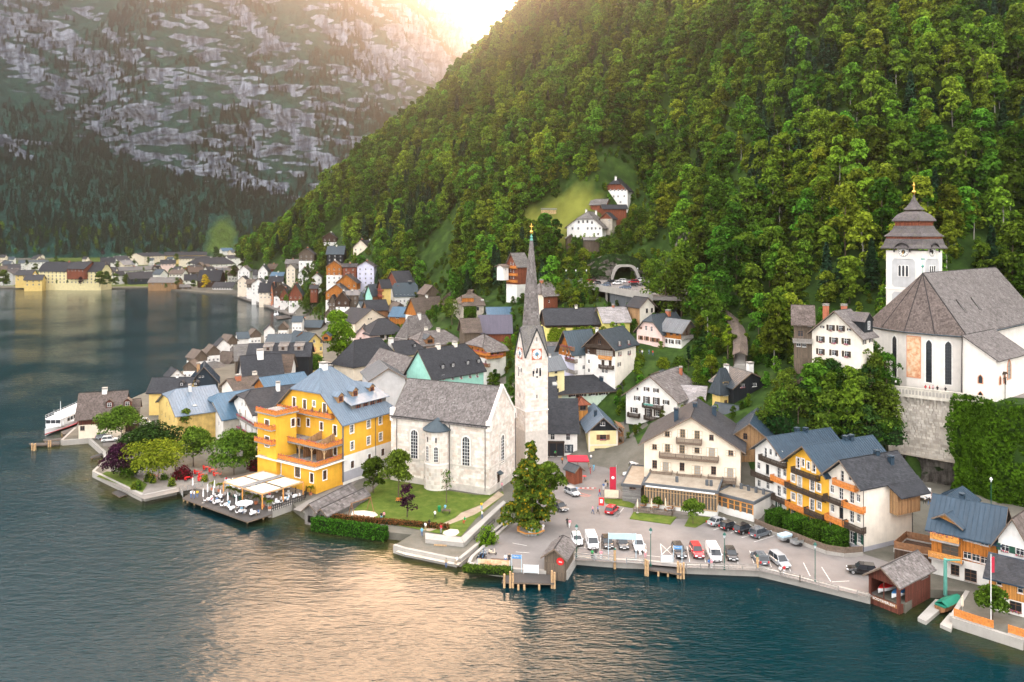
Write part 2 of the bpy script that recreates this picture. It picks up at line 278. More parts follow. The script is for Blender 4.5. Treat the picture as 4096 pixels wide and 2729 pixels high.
SH=[('s',4400,2690),('n',1783,1450),('n',1150,1245),('n',1290,1010),('n',895,985),('n',720,1130),('n',660,1105),('n',410,1035),('n',0,932),('p',1960,592),('p',1280,566),('p',900,522),('p',720,516),('p',600,510),('p',230,480),('o',2085,940),('o',1990,925),('o',1340,892),('o',975,832),('o',1000,770),('o',1470,330),('o',1380,330),('o',832,782),('o',210,652),('o',90,612),('o',285,492),('o',0,462),('e',1920,1022),('e',1480,935),('e',1330,890),('e',1215,800),('e',1020,872),('e',1010,800),('e',600,690),('e',185,648),('c',1185,1228),('c',932,1282),('c',545,1092),('c',640,1000),('c',630,935),('c',570,882),('c',510,828),('c',295,845),('c',400,745),('s',330,1665),('s',520,1612),('s',640,1560),('s',700,1510),('s',763,1482),('s',789,1452),('s',789,1411),('s',896,1401),('s',900,1386),('s',1063,1349),('s',1180,1320),('s',1208,1306),('s',1180,1292),('s',1171,1266),('s',960,1192),('s',930,1180),('s',822,1176),('s',593,1155),('s',388,1157),('s',0,1155),('s',-900,1150)]
shore=[onz(c,x,y,0)for c,x,y in SH]
shore_xy=np.array([(p.x,p.y)for p in shore])
QZ=1.3
poly_xy=[(p.x,p.y)for p in shore]+[(-2500,760),(-2500,3200),(1600,3200),(1600,40),(160,60)]
def inside(X,Y,poly):
 X=np.asarray(X,float);Y=np.asarray(Y,float);r=np.zeros(X.shape,bool);n=len(poly)
 for i in range(n):
  x0,y0=poly[i];x1,y1=poly[(i+1)%n]
  c=((y0>Y)!=(y1>Y));xi=(x1-x0)*(Y-y0)/((y1-y0)if y1!=y0 else 1e-9)+x0;r^=c&(X<xi)
 return r
def segdist(X,Y,pts):
 d=np.full(np.shape(X),1e9)
 for(ax,ay),(bx,by)in zip(pts[:-1],pts[1:]):
  L=(bx-ax)**2+(by-ay)**2;t=np.clip(((X-ax)*(bx-ax)+(Y-ay)*(by-ay))/max(L,1e-9),0,1)
  d=np.minimum(d,np.hypot(X-ax-t*(bx-ax),Y-ay-t*(by-ay)))
 return d
mb=MB();mb.prism([(x,y,-4)for x,y in poly_xy][::-1],(0,0,4+QZ))
tag(mb.build('ground',['townground']),kind='structure');mb=MB();mb.poly([(x,y,QZ+.03)for x,y in((-900,790),(-330,775),(-240,820),(-200,1500),(-900,1600))]);tag(mb.build('village_green',['lawn']),kind='structure')
def stones_wall(parent,p0,p1,z0,z1,mat='quaystone',h=.42,wmin=.6,wmax=1.4,out=.1,name='stone',limit=70,rnd=None,holes=None,top=None):
 r=rnd or random;p0=Vector(p0);p1=Vector(p1);d=(p1-p0);d.z=0;L=d.length
 if L<.3:return 0
 d.normalize();n=Vector((d.y,-d.x,0));z=z0;k=0;rest=MB();items=[]
 row=0
 while z<z1-.08:
  hh=min(h*r.uniform(.8,1.2),z1-z)
  if z1-z-hh<.12:hh=z1-z
  t=-r.uniform(0,wmin)
  while t<L-.02:
   ww=r.uniform(wmin,wmax);a=max(0,t);b_=min(L,t+ww)
   if b_-a>.08 and not(top and max(z+hh-top(a),z+hh-top(b_))>0)and not(holes and any(a<hx1 and b_>hx0 and z<hz1 and z+hh>hz0 for hx0,hx1,hz0,hz1 in holes)):items.append((a+.015,b_-.015,z+.012,z+hh-.012,out*r.uniform(.45,1)))
   t+=ww
  z+=hh
 for i,(a,b_,c,e,o)in enumerate(items):
  tgt=MB()if i<limit else rest
  q=[p0+d*a,p0+d*b_];o2=o*.75
  tgt.add([q[0].to_tuple()[:2]+(c,),q[1].to_tuple()[:2]+(c,),q[1].to_tuple()[:2]+(e,),q[0].to_tuple()[:2]+(e,)]+[tuple((p+n*o2)[:2])+(zz,)for p,zz in((q[0]+d*.02,c+.02),(q[1]-d*.02,c+.02),(q[1]-d*.02,e-.02),(q[0]+d*.02,e-.02))],[(4,5,6,7),(0,1,5,4),(1,2,6,5),(2,3,7,6),(3,0,4,7)])
  if i<limit:tgt.build(name,mat,parent,uv=False)
 if rest.f:tag(rest.build(name,mat,parent,uv=False),kind='stuff')
 return len(items)
def quay(i0,i1,label,zt=QZ,lim=40):
 a=shore[i0];root=thing('quay_wall',label,'quay wall',(0,0,0));mb=MB()
 for i in range(i0,i1):
  p,q=shore[i],shore[i+1];d=(q-p).normalized();n=Vector((d.y,-d.x,0))*-1
  if(p-q).length<.2:continue
  mb.prism([p-n*.1+Vector((0,0,-3)),q-n*.1+Vector((0,0,-3)),q+n*.5+Vector((0,0,-3)),p+n*.5+Vector((0,0,-3))],(0,0,3+zt+.10))
  stones_wall(root,q-n*.1,p-n*.1,-.3,zt,limit=lim//max(1,i1-i0)+4,wmin=.8,wmax=2.,h=.5)
 mb.build('coping','concrete',root);return root
quay(7,10,'stone quay wall running from the red boathouse along the car park');quay(10,15,'stone quay wall below the parked vans, with steps');quay(15,19,'low stone wall under the ferry landing hut');quay(19,21,'stone bank wall of the narrow stream beside the car park')
quay(21,24,'stone edge of the sandy bathing platform');quay(26,28,'grey quay wall below the church lawn hedge');quay(30,32,'stone wall below the iron railing of the restaurant terrace');quay(35,38,'low stone wall around the restaurant garden');quay(38,43,'wall along the jetty beside the boat landing house');quay(1,3,'rubble wall under the garden of the orange timber house')
XL=np.unique(np.concatenate([[-4000,-2000,-1000,-600,-400,-300,-240,-200,-170],np.arange(-150,112,2.5),[130,170,250,400]]));YL=np.unique(np.concatenate([[-600,-200,0,40],np.arange(56,262,2.5),[280,320,400,500,640,800,1000]]))
GX,GY=np.meshgrid(XL,YL);me=grid_mesh('lake',np.stack([GX,GY,0*GX],-1),[],smooth=False)
shal=[(p.x,p.y)for p in shore[18:44]];sd=segdist(GX,GY,shal);sd=np.minimum(sd,segdist(GX,GY,[(p.x,p.y)for p in shore[1:7]])+2)
at=me.attributes.new('shore','FLOAT','POINT');at.data.foreach_set('value',sd.ravel().astype(np.float32))
m,nt,b=newmat('water',.04,.17);b.inputs['IOR'].default_value=1.33
co=coords(nt,False)
sa=N(nt,'ShaderNodeAttribute',attribute_name='shore');nz=noise(nt,co,.12,4);ma=N(nt,'ShaderNodeMath',operation='MULTIPLY_ADD');ma.inputs[1].default_value=-9;nt.links.new(nz,ma.inputs[0]);nt.links.new(sa.outputs['Fac'],ma.inputs[2])
mr=N(nt,'ShaderNodeMapRange',i_From_Min=-5,i_From_Max=4);nt.links.new(ma.outputs[0],mr.inputs[0])
nt.links.new(ramp(nt,mr.outputs[0],[(0,(.055,.046,.012)),(.45,(.016,.024,.010)),(1,(.001,.016,.021))]),b.inputs['Base Color'])
def wavelayer(sc,rot,scale,det,k):
 t=N(nt,'ShaderNodeTexCoord');mp=N(nt,'ShaderNodeMapping');mp.inputs['Scale'].default_value=sc;mp.inputs['Rotation'].default_value=(0,0,rot);nt.links.new(t.outputs['Object'],mp.inputs[0])
 h=noise(nt,mp.outputs[0],scale,det,.5);q=N(nt,'ShaderNodeMath',operation='MULTIPLY');q.inputs[1].default_value=k;nt.links.new(h,q.inputs[0]);return q.outputs[0]
def addn(a_,b_):q=N(nt,'ShaderNodeMath',operation='ADD');nt.links.new(a_,q.inputs[0]);nt.links.new(b_,q.inputs[1]);return q.outputs[0]
patch=ramp(nt,noise(nt,co,.018,3),[(.38,.35),(.62,1)])
h=addn(addn(wavelayer((.35,1,1),.25,.9,2,.22),wavelayer((.3,1,1),-.3,2.4,3,.17)),wavelayer((.5,1,1),.5,.28,2,.22))
hm=N(nt,'ShaderNodeMath',operation='MULTIPLY');nt.links.new(h,hm.inputs[0]);nt.links.new(patch,hm.inputs[1])
bp=N(nt,'ShaderNodeBump',i_Strength=.55,i_Distance=1.0);nt.links.new(hm.outputs[0],bp.inputs['Height']);nt.links.new(bp.outputs[0],b.inputs['Normal'])
me.materials.append(m);tag(link('lake',me),kind='structure')
CP=[(p.x,p.y,.4)for p in shore[::2]if p.y<760]
def cp(x,y,z=None,Y=None):p=onz('s',x,y,z)if Y is None else onY('s',x,y,Y);CP.append(tuple(p))
for x,y in[(2500,2100),(2900,2200),(3400,2290),(3600,2330),(3900,2420),(4096,2480),(4300,2500),(2300,2000),(2400,1880),(1700,2010),(1850,2080),(1500,2040),(1250,1950),(2200,2100),(2600,1950),(2050,1950),(900,1900),(700,1850),(600,1720),(800,1750)]:cp(x,y,.6)
for x,y,z in[(2250,1815,1.0),(2480,1800,1.2),(1318,1460,3),(1200,1450,2),(1700,1600,3),(1900,1640,3),(1000,1480,1.2),(1250,1268,1.2),(1100,1215,1.2),(980,1180,1.2),(2330,1700,4),(1950,1520,6),(2060,1575,5),(1850,1475,6),(1750,1440,6),(2180,1650,5),(1650,1420,6),(1560,1400,6),(1900,1400,9),(2010,1420,9),(3000,2080,.8),(3300,2110,.8),(3600,2120,1.),(3720,2010,2.5),(3850,2130,2.5),(4096,2200,2.5),(4300,2250,2.5),(1480,1380,4)]:cp(x,y,z)
for x,y,Y in[(2600,1690,192),(2350,1650,200),(2400,1510,215),(2250,1450,235),(2660,1425,228),(2850,1445,215),(2900,1645,187),(3150,1640,172),(2900,1560,206),(2330,1350,250),(2550,1340,252),(2150,1225,300),(2060,1180,330),(1830,1316,330),(1700,1290,350),(1629,1330,390),(1620,1227,420),(1830,1150,420),(1600,1200,440),(1500,1230,440),(1450,1115,480),(1560,1110,470),(1430,1022,520),(1340,976,600),(1240,1060,560),(1350,1110,520),(1180,1160,600),(1100,1120,640),(1050,1080,700),(2330,1250,285),(2550,1300,258),(2300,1110,318),(2780,1100,290),(2350,976,367),(2450,900,382),(2500,850,390),(2250,880,388),(2200,960,372),(2650,950,350),(2250,1050,342),(2480,1118,342),(2620,1118,342),(2800,1180,256),(2950,1270,232),(3060,1450,207),(3330,1460,186),(3440,1475,183),(3200,1480,190),(3500,1560,172),(3800,1590,171),(4096,1620,171),(4400,1650,170),(3600,1500,195),(4000,1500,200),(4300,1500,200),(3480,1900,163),(3640,1960,161),(3300,1850,166),(3400,1700,168),(3800,2040,160),(4096,2130,158),(4300,2160,156)]:cp(x,y,None,Y)
for x,y,Y in[(2080,70,660),(1900,290,660),(1700,478,650),(1500,645,640),(1300,785,640),(1150,920,660),(1020,1000,720),(2300,-140,680),(2700,-440,620),(3200,-600,560),(3700,-700,540),(4300,-800,520),(5000,-800,500),(2080,560,460),(2080,820,410),(1850,760,470),(1650,900,500),(1850,950,420),(1500,905,560),(1300,925,610),(2700,700,400),(2700,300,420),(3000,1000,265),(3000,300,340),(3000,0,385),(3400,900,250),(3400,300,300),(3700,1000,228),(3700,300,285),(3700,0,325),(4100,1200,215),(4100,600,250),(4100,0,315),(4600,1200,205),(4600,400,260),(2400,600,400),(2400,200,520),(2080,200,860),(1500,760,860),(1150,1000,860),(2700,-300,860),(3700,-300,860)]:cp(x,y,None,Y)
CPa=np.array(CP);_,ui=np.unique(np.round(CPa[:,:2],1),axis=0,return_index=True);CPa=CPa[ui]
D=np.hypot(CPa[:,None,0]-CPa[None,:,0],CPa[:,None,1]-CPa[None,:,1]);n=NCP=len(CPa)
A_=np.zeros((n+3,n+3));A_[:n,:n]=D-np.eye(n)*1.5;A_[:n,n]=A_[n,:n]=1;A_[:n,n+1:]=CPa[:,:2]/100;A_[n+1:,:n]=(CPa[:,:2]/100).T
W_=np.linalg.solve(A_,np.concatenate([CPa[:,2],[0,0,0]]))
def ground_z(X,Y,rough=True):
 X=np.asarray(X,float);Y=np.asarray(Y,float);z=W_[NCP]+W_[NCP+1]*X/100+W_[NCP+2]*Y/100
 for(cx,cyy,_),wv in zip(CPa,W_[:NCP]):z=z+wv*np.hypot(X-cx,Y-cyy)
 if rough:z=z+fbm(X,Y,.03,3,3)*np.clip((z-8)/25,0,1)*3.
 return z
TX=np.arange(-330,560,4.);TY=np.arange(112,900,4.);GX,GY=np.meshgrid(TX,TY);TZ=ground_z(GX,GY)
ins=inside(GX,GY,poly_xy);dsh=segdist(GX,GY,[tuple(p)for p in shore_xy])
TZ=np.where(ins,np.minimum(TZ,-.6+dsh*1.1),-3.0);DECK=[(22.6,329),(45.6,254.6),(60,250),(70,318),(57,341),(30,343)]
TZ=np.where(inside(GX,GY,DECK),np.minimum(TZ,27.),TZ);TZ=np.where(inside(GX,GY,[(79,182),(84,178),(95,172.5),(107,167),(152,152),(152,100),(60,100),(60,150),(74,164)]),np.minimum(TZ,2.2),TZ)
TZ=np.where(GX<-300,np.minimum(TZ,.8),TZ)
PX=2048+FPX*GX/GY;TZ=np.where((PX<985)&(GY>480),np.minimum(TZ,.8),TZ)
def pmask(px,py,poly):return inside(px,py,poly)
PX=2048+FPX*GX/GY;PY=HZY-FPX*(TZ-CAMZ)/GY
cen=lambda a:(a[:-1,:-1]+a[1:,1:])/2
mi=np.zeros(cen(PX).shape,int);past=[[(2160,830),(2330,740),(2420,790),(2400,840),(2290,905),(2280,980),(2230,985),(2170,930)],[(2070,850),(2180,820),(2240,960),(2120,970)]]
mi[(cen(TZ)<7)]=2
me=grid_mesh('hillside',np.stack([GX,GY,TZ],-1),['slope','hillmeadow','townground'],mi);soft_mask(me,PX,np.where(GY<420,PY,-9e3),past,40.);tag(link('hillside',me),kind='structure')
def gz(x,y):return max(QZ,float(ground_z(np.array(x),np.array(y))))
FOOT=np.array([(-3200,1150),(-2200,1280),(-1300,1430),(-800,1560),(-420,1700),(-100,1930),(90,2400),(330,3300)],float)
sl_=np.concatenate([[0],np.cumsum(np.hypot(*np.diff(FOOT,axis=0).T))]);ns,ntt=420,260
S=np.linspace(0,sl_[-1],ns);FX=np.interp(S,sl_,FOOT[:,0]);FY=np.interp(S,sl_,FOOT[:,1])
k=np.ones(31)/31;FXs=np.convolve(np.pad(FX,15,'edge'),k,'valid');FYs=np.convolve(np.pad(FY,15,'edge'),k,'valid')
dx,dy=np.gradient(FXs),np.gradient(FYs);L=np.hypot(dx,dy);nx,ny=-dy/L,dx/L
T=np.linspace(0,1,ntt);SS,TT=np.meshgrid(S,T)
tal=np.interp(S,[0,1400,2200,2900,3400,sl_[-1]],[420,330,260,120,60,40])[None,:]
tal=tal*(1+.25*fbm(SS,SS*0,.004,3,9))
H=20+T[:,None]*np.interp(S,[0,2000,3000,3600,sl_[-1]],[1000,960,950,960,940])[None,:]
slant=SS+H*1.1
stepn=fbm(SS*.7,H*2.6,.006,4,21)
dist=np.where(H<tal,H/.60,tal/.60+(H-tal)/2.1)
ledge=55*fbm(SS,H,.0045,3,4)+34*fbm(slant*.9,H*.30,.012,4,31)+26*stepn+12*fbm(SS,H*1.5,.03,3,12)+6*fbm(SS,H*2,.09,2,14)
rid=np.abs(fbm(slant,H*.15,.0035,2,71));ledge+=150*(rid-.35)
dist=dist+ledge*np.clip((H-tal*.75)/80,0.12,1)+fbm(SS,H,.02,3,44)*7
MX=FXs[None,:]+nx[None,:]*dist;MY=FYs[None,:]+ny[None,:]*dist;MZ=H-18
MZ[0]=-5
PXm=2048+FPX*MX/MY;PYm=HZY-FPX*(MZ-CAMZ)/MY
me=grid_mesh('mountain',np.stack([MX,MY,MZ],-1),['limestone']);soft_mask(me,PXm,PYm,[[(815,1015),(838,925),(905,860),(940,920),(955,1015)],[(1085,905),(1110,890),(1180,900),(1170,935),(1090,930)]],30.);tag(link('mountain',me),kind='structure')
u=np.linspace(-1,1,80);v=np.linspace(0,1,40);UU,VV=np.meshgrid(u,v)
RX=-250+UU*1500;top=1380+240*fbm(UU*3,UU*0,1.3,4,5)-300*np.clip(UU,0,1);RZ=VV*top;RY=4700+VV*900+160*fbm(UU*6,VV*5,1.,4,8)
tag(link('mountain',grid_mesh('mountain',np.stack([RX,RY,RZ],-1),['limestone'])),kind='structure')
# ================= plants =================
m_leaf('leaf',(.016,.045,.006),(.065,.14,.014),.4);m_leaf('leaf_bright',(.05,.11,.008),(.17,.29,.015),.4,None,.1);m_leaf('leaf_lime',(.06,.10,.008),(.19,.24,.02),.4,None,.12);m_leaf('leaf_deep',(.008,.03,.008),(.028,.085,.018),.3);m_leaf('leaf_mid',(.026,.055,.008),(.105,.175,.020),.38,None,.2)
m_leaf('leaf_purple',(.012,.004,.010),(.045,.014,.03),.2,None,.1);m_leaf('leaf_red',(.04,.003,.008),(.14,.01,.02),.2,None,.1);m_leaf('needle',(.006,.022,.010),(.022,.058,.020),.15);m_leaf('larch',(.03,.06,.008),(.12,.17,.022),.3,(.36,.24,.012),.1);m_leaf('yellowtree',(.30,.20,.01),(.60,.42,.02),.3,None,.1);m_leaf('hedge',(.015,.05,.006),(.05,.13,.012),.3,None,.15);m_leaf('ivy',(.012,.045,.004),(.06,.15,.010),.3,None,.2);m_leaf('ivy_bright',(.06,.12,.008),(.22,.32,.02),.3,None,.1);m_leaf('reddish',(.06,.03,.012),(.16,.07,.025),.2,None,.1)
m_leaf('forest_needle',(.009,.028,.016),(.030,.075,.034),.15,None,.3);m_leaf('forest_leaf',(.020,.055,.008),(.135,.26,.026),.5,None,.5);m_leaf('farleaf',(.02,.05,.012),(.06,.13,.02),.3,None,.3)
def unit(a):return a/np.maximum(1e-9,np.linalg.norm(a,axis=1))[:,None]
def cards(P,Nn,size,r=None,asp=1.0,jit=.5):
 """kite shaped leaf sprays centred at P, facing roughly along Nn -> verts (4n,3)"""
 r=r or rng;n=len(P);Nn=unit(Nn+r.normal(0,jit,(n,3)));a=unit(np.cross(Nn,r.normal(0,1,(n,3))));b_=np.cross(Nn,a)
 s=(size*r.uniform(.6,1.35,n))[:,None]if np.isscalar(size)else(size*r.uniform(.7,1.3,n))[:,None]
 bend=Nn*s*.22
 V=np.stack([P-a*s*.5*asp,P-b_*s*.42+bend,P+a*s*.6*asp,P+b_*s*.42+bend],1);return V.reshape(-1,3)
def card_mesh(name,V,mat,extra=None):
 n=len(V)//4;me=bpy.data.meshes.new(name);me.vertices.add(len(V));me.vertices.foreach_set('co',V.astype(np.float32).ravel())
 me.loops.add(4*n);me.loops.foreach_set('vertex_index',np.arange(4*n));me.polygons.add(n);me.polygons.foreach_set('loop_start',np.arange(n)*4)
 me.materials.append(mt(mat));me.update();me.validate();return me
def crown_points(h0,h1,rad,nb,ncards,r,shape='round',lean=.0):
 """sub-clumps filling an uneven crown between heights h0 and h1"""
 cs=[];rs=[]
 for i in range(nb):
  t=r.random()**.8;z=h0+(h1-h0)*(.12+.82*t);a=r.random()*2*PI
  if shape=='round':pr=math.sqrt(max(.05,1-(2*t-.85)**2*.85))
  elif shape=='tall':pr=.95*(1-t)**.55+.12
  elif shape=='spire':pr=1.05*(1-t)**.85+.05
  elif shape=='umbrella':pr=.5+.6*t
  else:pr=1-.55*t
  q=rad*pr*math.sqrt(r.random())*.82;cs.append((q*math.cos(a),q*math.sin(a)*.95,z));rs.append(rad*r.uniform(.28,.48)*(.62-.45*t if shape=='spire' else 1))
 cs=np.array(cs);rs=np.array(rs);w_=rs**2;k=r.choice(nb,ncards,p=w_/w_.sum());d=unit(r.normal(0,1,(ncards,3)));d[:,2]=np.where(d[:,2]<-.3,-d[:,2],d[:,2])
 P=cs[k]+d*(rs[k]*r.uniform(.72,1.08,ncards))[:,None]*np.array([1,1,.8]);return P,d+np.array([0,0,.35]),cs,rs
def conifer_points(h,rad,ncards,r,droop=.35,base=.08):
 t=r.random(ncards)**.75;t=t*(1-base)+0;lev=np.round(t*16)/16+r.normal(0,.012,ncards);lev=np.clip(lev,0,.985)
 R=rad*(1-lev)**.85*r.uniform(.15,1,ncards)**.55;nbr=9;br=np.floor(r.random(ncards)*nbr);ph=lev*37
 a=(br+r.normal(0,.16,ncards))/nbr*2*PI+ph;z=h*(base+(1-base)*lev)-R*droop
 P=np.stack([R*np.cos(a),R*np.sin(a),z],1);Nn=np.stack([np.cos(a)*.5,np.sin(a)*.5,np.full(ncards,.9)],1);return P,Nn
def trunk_mb(h,r0,r,bends=3,limbs=None):
 mb=MB();p=Vector((0,0,-.6));
 for i in range(bends):
  q=Vector((r.normal(0,.04)*h/bends,r.normal(0,.04)*h/bends,h*(i+1)/bends));mb.tube(p,q,r0*(1-.22*i),r0*(1-.22*(i+1)),7);p=q
 if limbs is not None:
  for c in limbs:mb.tube((0,0,h*r.uniform(.55,.95)),tuple(c),r0*.34,r0*.10,5)
 return mb
def make_tree(name,label,loc,h,rad,leaf='leaf',shape='round',n=2600,size=.55,trunk=None,bark='bark',cat='tree',group=None,seed=0,h0=None,nb=26,conifer=False,droop=.35):
 r=np.random.default_rng(seed+101);root=thing(name,label,cat,loc,0,group)
 if conifer:
  P,Nn=conifer_points(h,rad,n,r,droop);trunk_mb(h*.93,max(.15,h*.014),r,3).build('trunk',bark,root,uv=False)
  V=cards(P,Nn,size,r,1.5,.35)
 else:
  h0=h*.28 if h0 is None else h0;P,Nn,cs,rs=crown_points(h0,h,rad,nb,n,r,shape);th=(trunk or h*.6)
  trunk_mb(th,max(.08,h*.018),r,3,cs[:9]).build('trunk',bark,root,uv=False);V=cards(P,Nn,size,r)
 link('crown',card_mesh('crown',V,leaf),root);return root
def make_bush(name,label,loc,dims,leaf='hedge',n=900,size=.3,seed=0,box=False,cat='bush',group=None,rz=0,core=True):
 """loose bush (ellipsoid) or clipped block of leaves over a twiggy core"""
 r=np.random.default_rng(seed+7);root=thing(name,label,cat,loc,rz,group);a,b_,c=dims;mb=MB()
 if box:
  f=r.random(n);w_=np.array([b_*c,b_*c,a*c,a*c,a*b_]);k=r.choice(5,n,p=w_/w_.sum());U=r.uniform(-1,1,(n,3));P=U*np.array([a/2,b_/2,c/2])+np.array([0,0,c/2]);Nn=np.zeros((n,3))
  for j,(ax,sg)in enumerate([(0,-1),(0,1),(1,-1),(1,1),(2,1)]):
   s_=k==j;P[s_,ax]=(sg*[a,b_,c][ax]/2+(c/2 if ax==2 else 0));Nn[s_,ax]=sg
  P+=r.normal(0,.05,(n,3));mb.box(-a/2+.12,a/2-.12,-b_/2+.12,b_/2-.12,-.3,c-.12)
 else:
  d=unit(r.normal(0,1,(n,3)));d[:,2]=np.abs(d[:,2]);lump=1+.22*np.sin(d[:,0]*7+seed)*np.sin(d[:,1]*6+d[:,2]*5);P=d*np.array([a/2,b_/2,c])*(r.uniform(.8,1.05,n)*lump)[:,None];Nn=d
  mb.lathe([(.02,-.2),(.9,-.2),(.78,c*.45),(.4,c*.75),(.02,c*.82)],8,(0,0,0),0,0,a/2*.85,b_/2*.85)
 if core:mb.build('stem','twig',root,uv=False)
 link('foliage',card_mesh('foliage',cards(P,Nn,size,r,1,.6),leaf),root);return root
m_plain('twig',(.012,.022,.008),.95,.05)
def ivy_sheet(parent,name,fn,n,size,leaf='ivy',seed=0,kind=None):
 """leaves over a surface: fn(u,v)->(P,N) arrays"""
 r=np.random.default_rng(seed+55);P,Nn=fn(r.random(n),r.random(n),r);o=link(name,card_mesh(name,cards(P,Nn,size,r,1,.6),leaf),parent)
 if kind:tag(o,kind=kind)
 return o
def make_palm(label,loc,h,seed=0,group=None,pot='terracotta'):
 r=np.random.default_rng(seed);root=thing('potted_palm',label,'palm',loc,0,group);MB().lathe([(.3,0),(.38,.5),(.34,.5),(.3,.42)],10).build('pot',pot,root,uv=False)
 MB().tube((0,0,.4),(.05,0,h*.6),.07,.06,6).build('trunk','bark',root,uv=False);P=[];Nn=[]
 for i in range(16):
  a=2*PI*i/16+r.normal(0,.1);el=r.uniform(.1,1.1)
  for t in np.linspace(.15,1,7):P.append((math.cos(a)*t*.8*math.cos(el*.6),math.sin(a)*t*.8*math.cos(el*.6),h*.6+t*el*.7-t*t*.6));Nn.append((-math.cos(a)*.3,-math.sin(a)*.3,1))
 link('frond',card_mesh('frond',cards(np.array(P),np.array(Nn),.3,r,1.2,.2),'leaf_lime'),root);return root
def variants():
 out=[]
 for i in range(6):
  r=np.random.default_rng(300+i);h=13+i*1.1;P,Nn,cs,rs=crown_points(h*.04,h,3.8+.35*(i%3),26+i,1500,r,['round','tall','round','round','tall','round'][i])
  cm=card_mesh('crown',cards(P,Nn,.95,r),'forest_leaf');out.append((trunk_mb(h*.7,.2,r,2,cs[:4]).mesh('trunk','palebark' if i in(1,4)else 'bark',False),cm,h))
 for i in range(3):
  r=np.random.default_rng(400+i);h=20+3*i;P,Nn=conifer_points(h,3.4+.3*i,900,r,.45)
  out.append((trunk_mb(h*.9,.25,r,2).mesh('trunk','bark',False),card_mesh('crown',cards(P,Nn,1.25,r,1.5,.3),'forest_needle'),h))
 return out
VAR=variants()
def joined(i):
 tr,cr,h=VAR[i];o=bpy.data.objects.new('tree_source',cr);return o
TREECOL=bpy.data.collections.new('tree_sources')
for i in range(9):o_=joined(i);o_.name='tree_source_%d'%i;TREECOL.objects.link(o_)
def forest(name,label,P,idx,scl,rot,tilt=None):
 me=bpy.data.meshes.new(name);me.vertices.add(len(P));me.vertices.foreach_set('co',np.asarray(P,np.float32).ravel())
 for nm,ty,dat in(('idx','INT',idx),('scl','FLOAT',scl),('rot','FLOAT',rot)):
  a=me.attributes.new(nm,ty,'POINT');a.data.foreach_set('value',np.asarray(dat,np.int32 if ty=='INT' else np.float32))
 o=link(name,me);tag(o,label,None,None,'stuff')
 g=bpy.data.node_groups.new('woods','GeometryNodeTree');g.interface.new_socket('Geometry',in_out='INPUT',socket_type='NodeSocketGeometry');g.interface.new_socket('Geometry',in_out='OUTPUT',socket_type='NodeSocketGeometry')
 gi=g.nodes.new('NodeGroupInput');go=g.nodes.new('NodeGroupOutput');ci=g.nodes.new('GeometryNodeCollectionInfo');ci.inputs[0].default_value=TREECOL;ci.inputs['Separate Children'].default_value=True;ci.inputs['Reset Children'].default_value=True
 ip=g.nodes.new('GeometryNodeInstanceOnPoints');ip.inputs['Pick Instance'].default_value=True
 def attr(nm,ty):q=g.nodes.new('GeometryNodeInputNamedAttribute');q.data_type=ty;q.inputs[0].default_value=nm;return[s for s in q.outputs if s.enabled and s.name=='Attribute'][0]
 cx=g.nodes.new('ShaderNodeCombineXYZ');g.links.new(attr('rot','FLOAT'),cx.inputs[2])
 e2=g.nodes.new('FunctionNodeEulerToRotation');g.links.new(cx.outputs[0],e2.inputs[0])
 g.links.new(gi.outputs[0],ip.inputs['Points']);g.links.new(ci.outputs[0],ip.inputs['Instance']);g.links.new(attr('idx','INT'),ip.inputs['Instance Index']);g.links.new(e2.outputs[0],ip.inputs['Rotation']);g.links.new(attr('scl','FLOAT'),ip.inputs['Scale']);g.links.new(ip.outputs[0],go.inputs[0])
 md=o.modifiers.new('woods','NODES');md.node_group=g;return o
EXC=[]
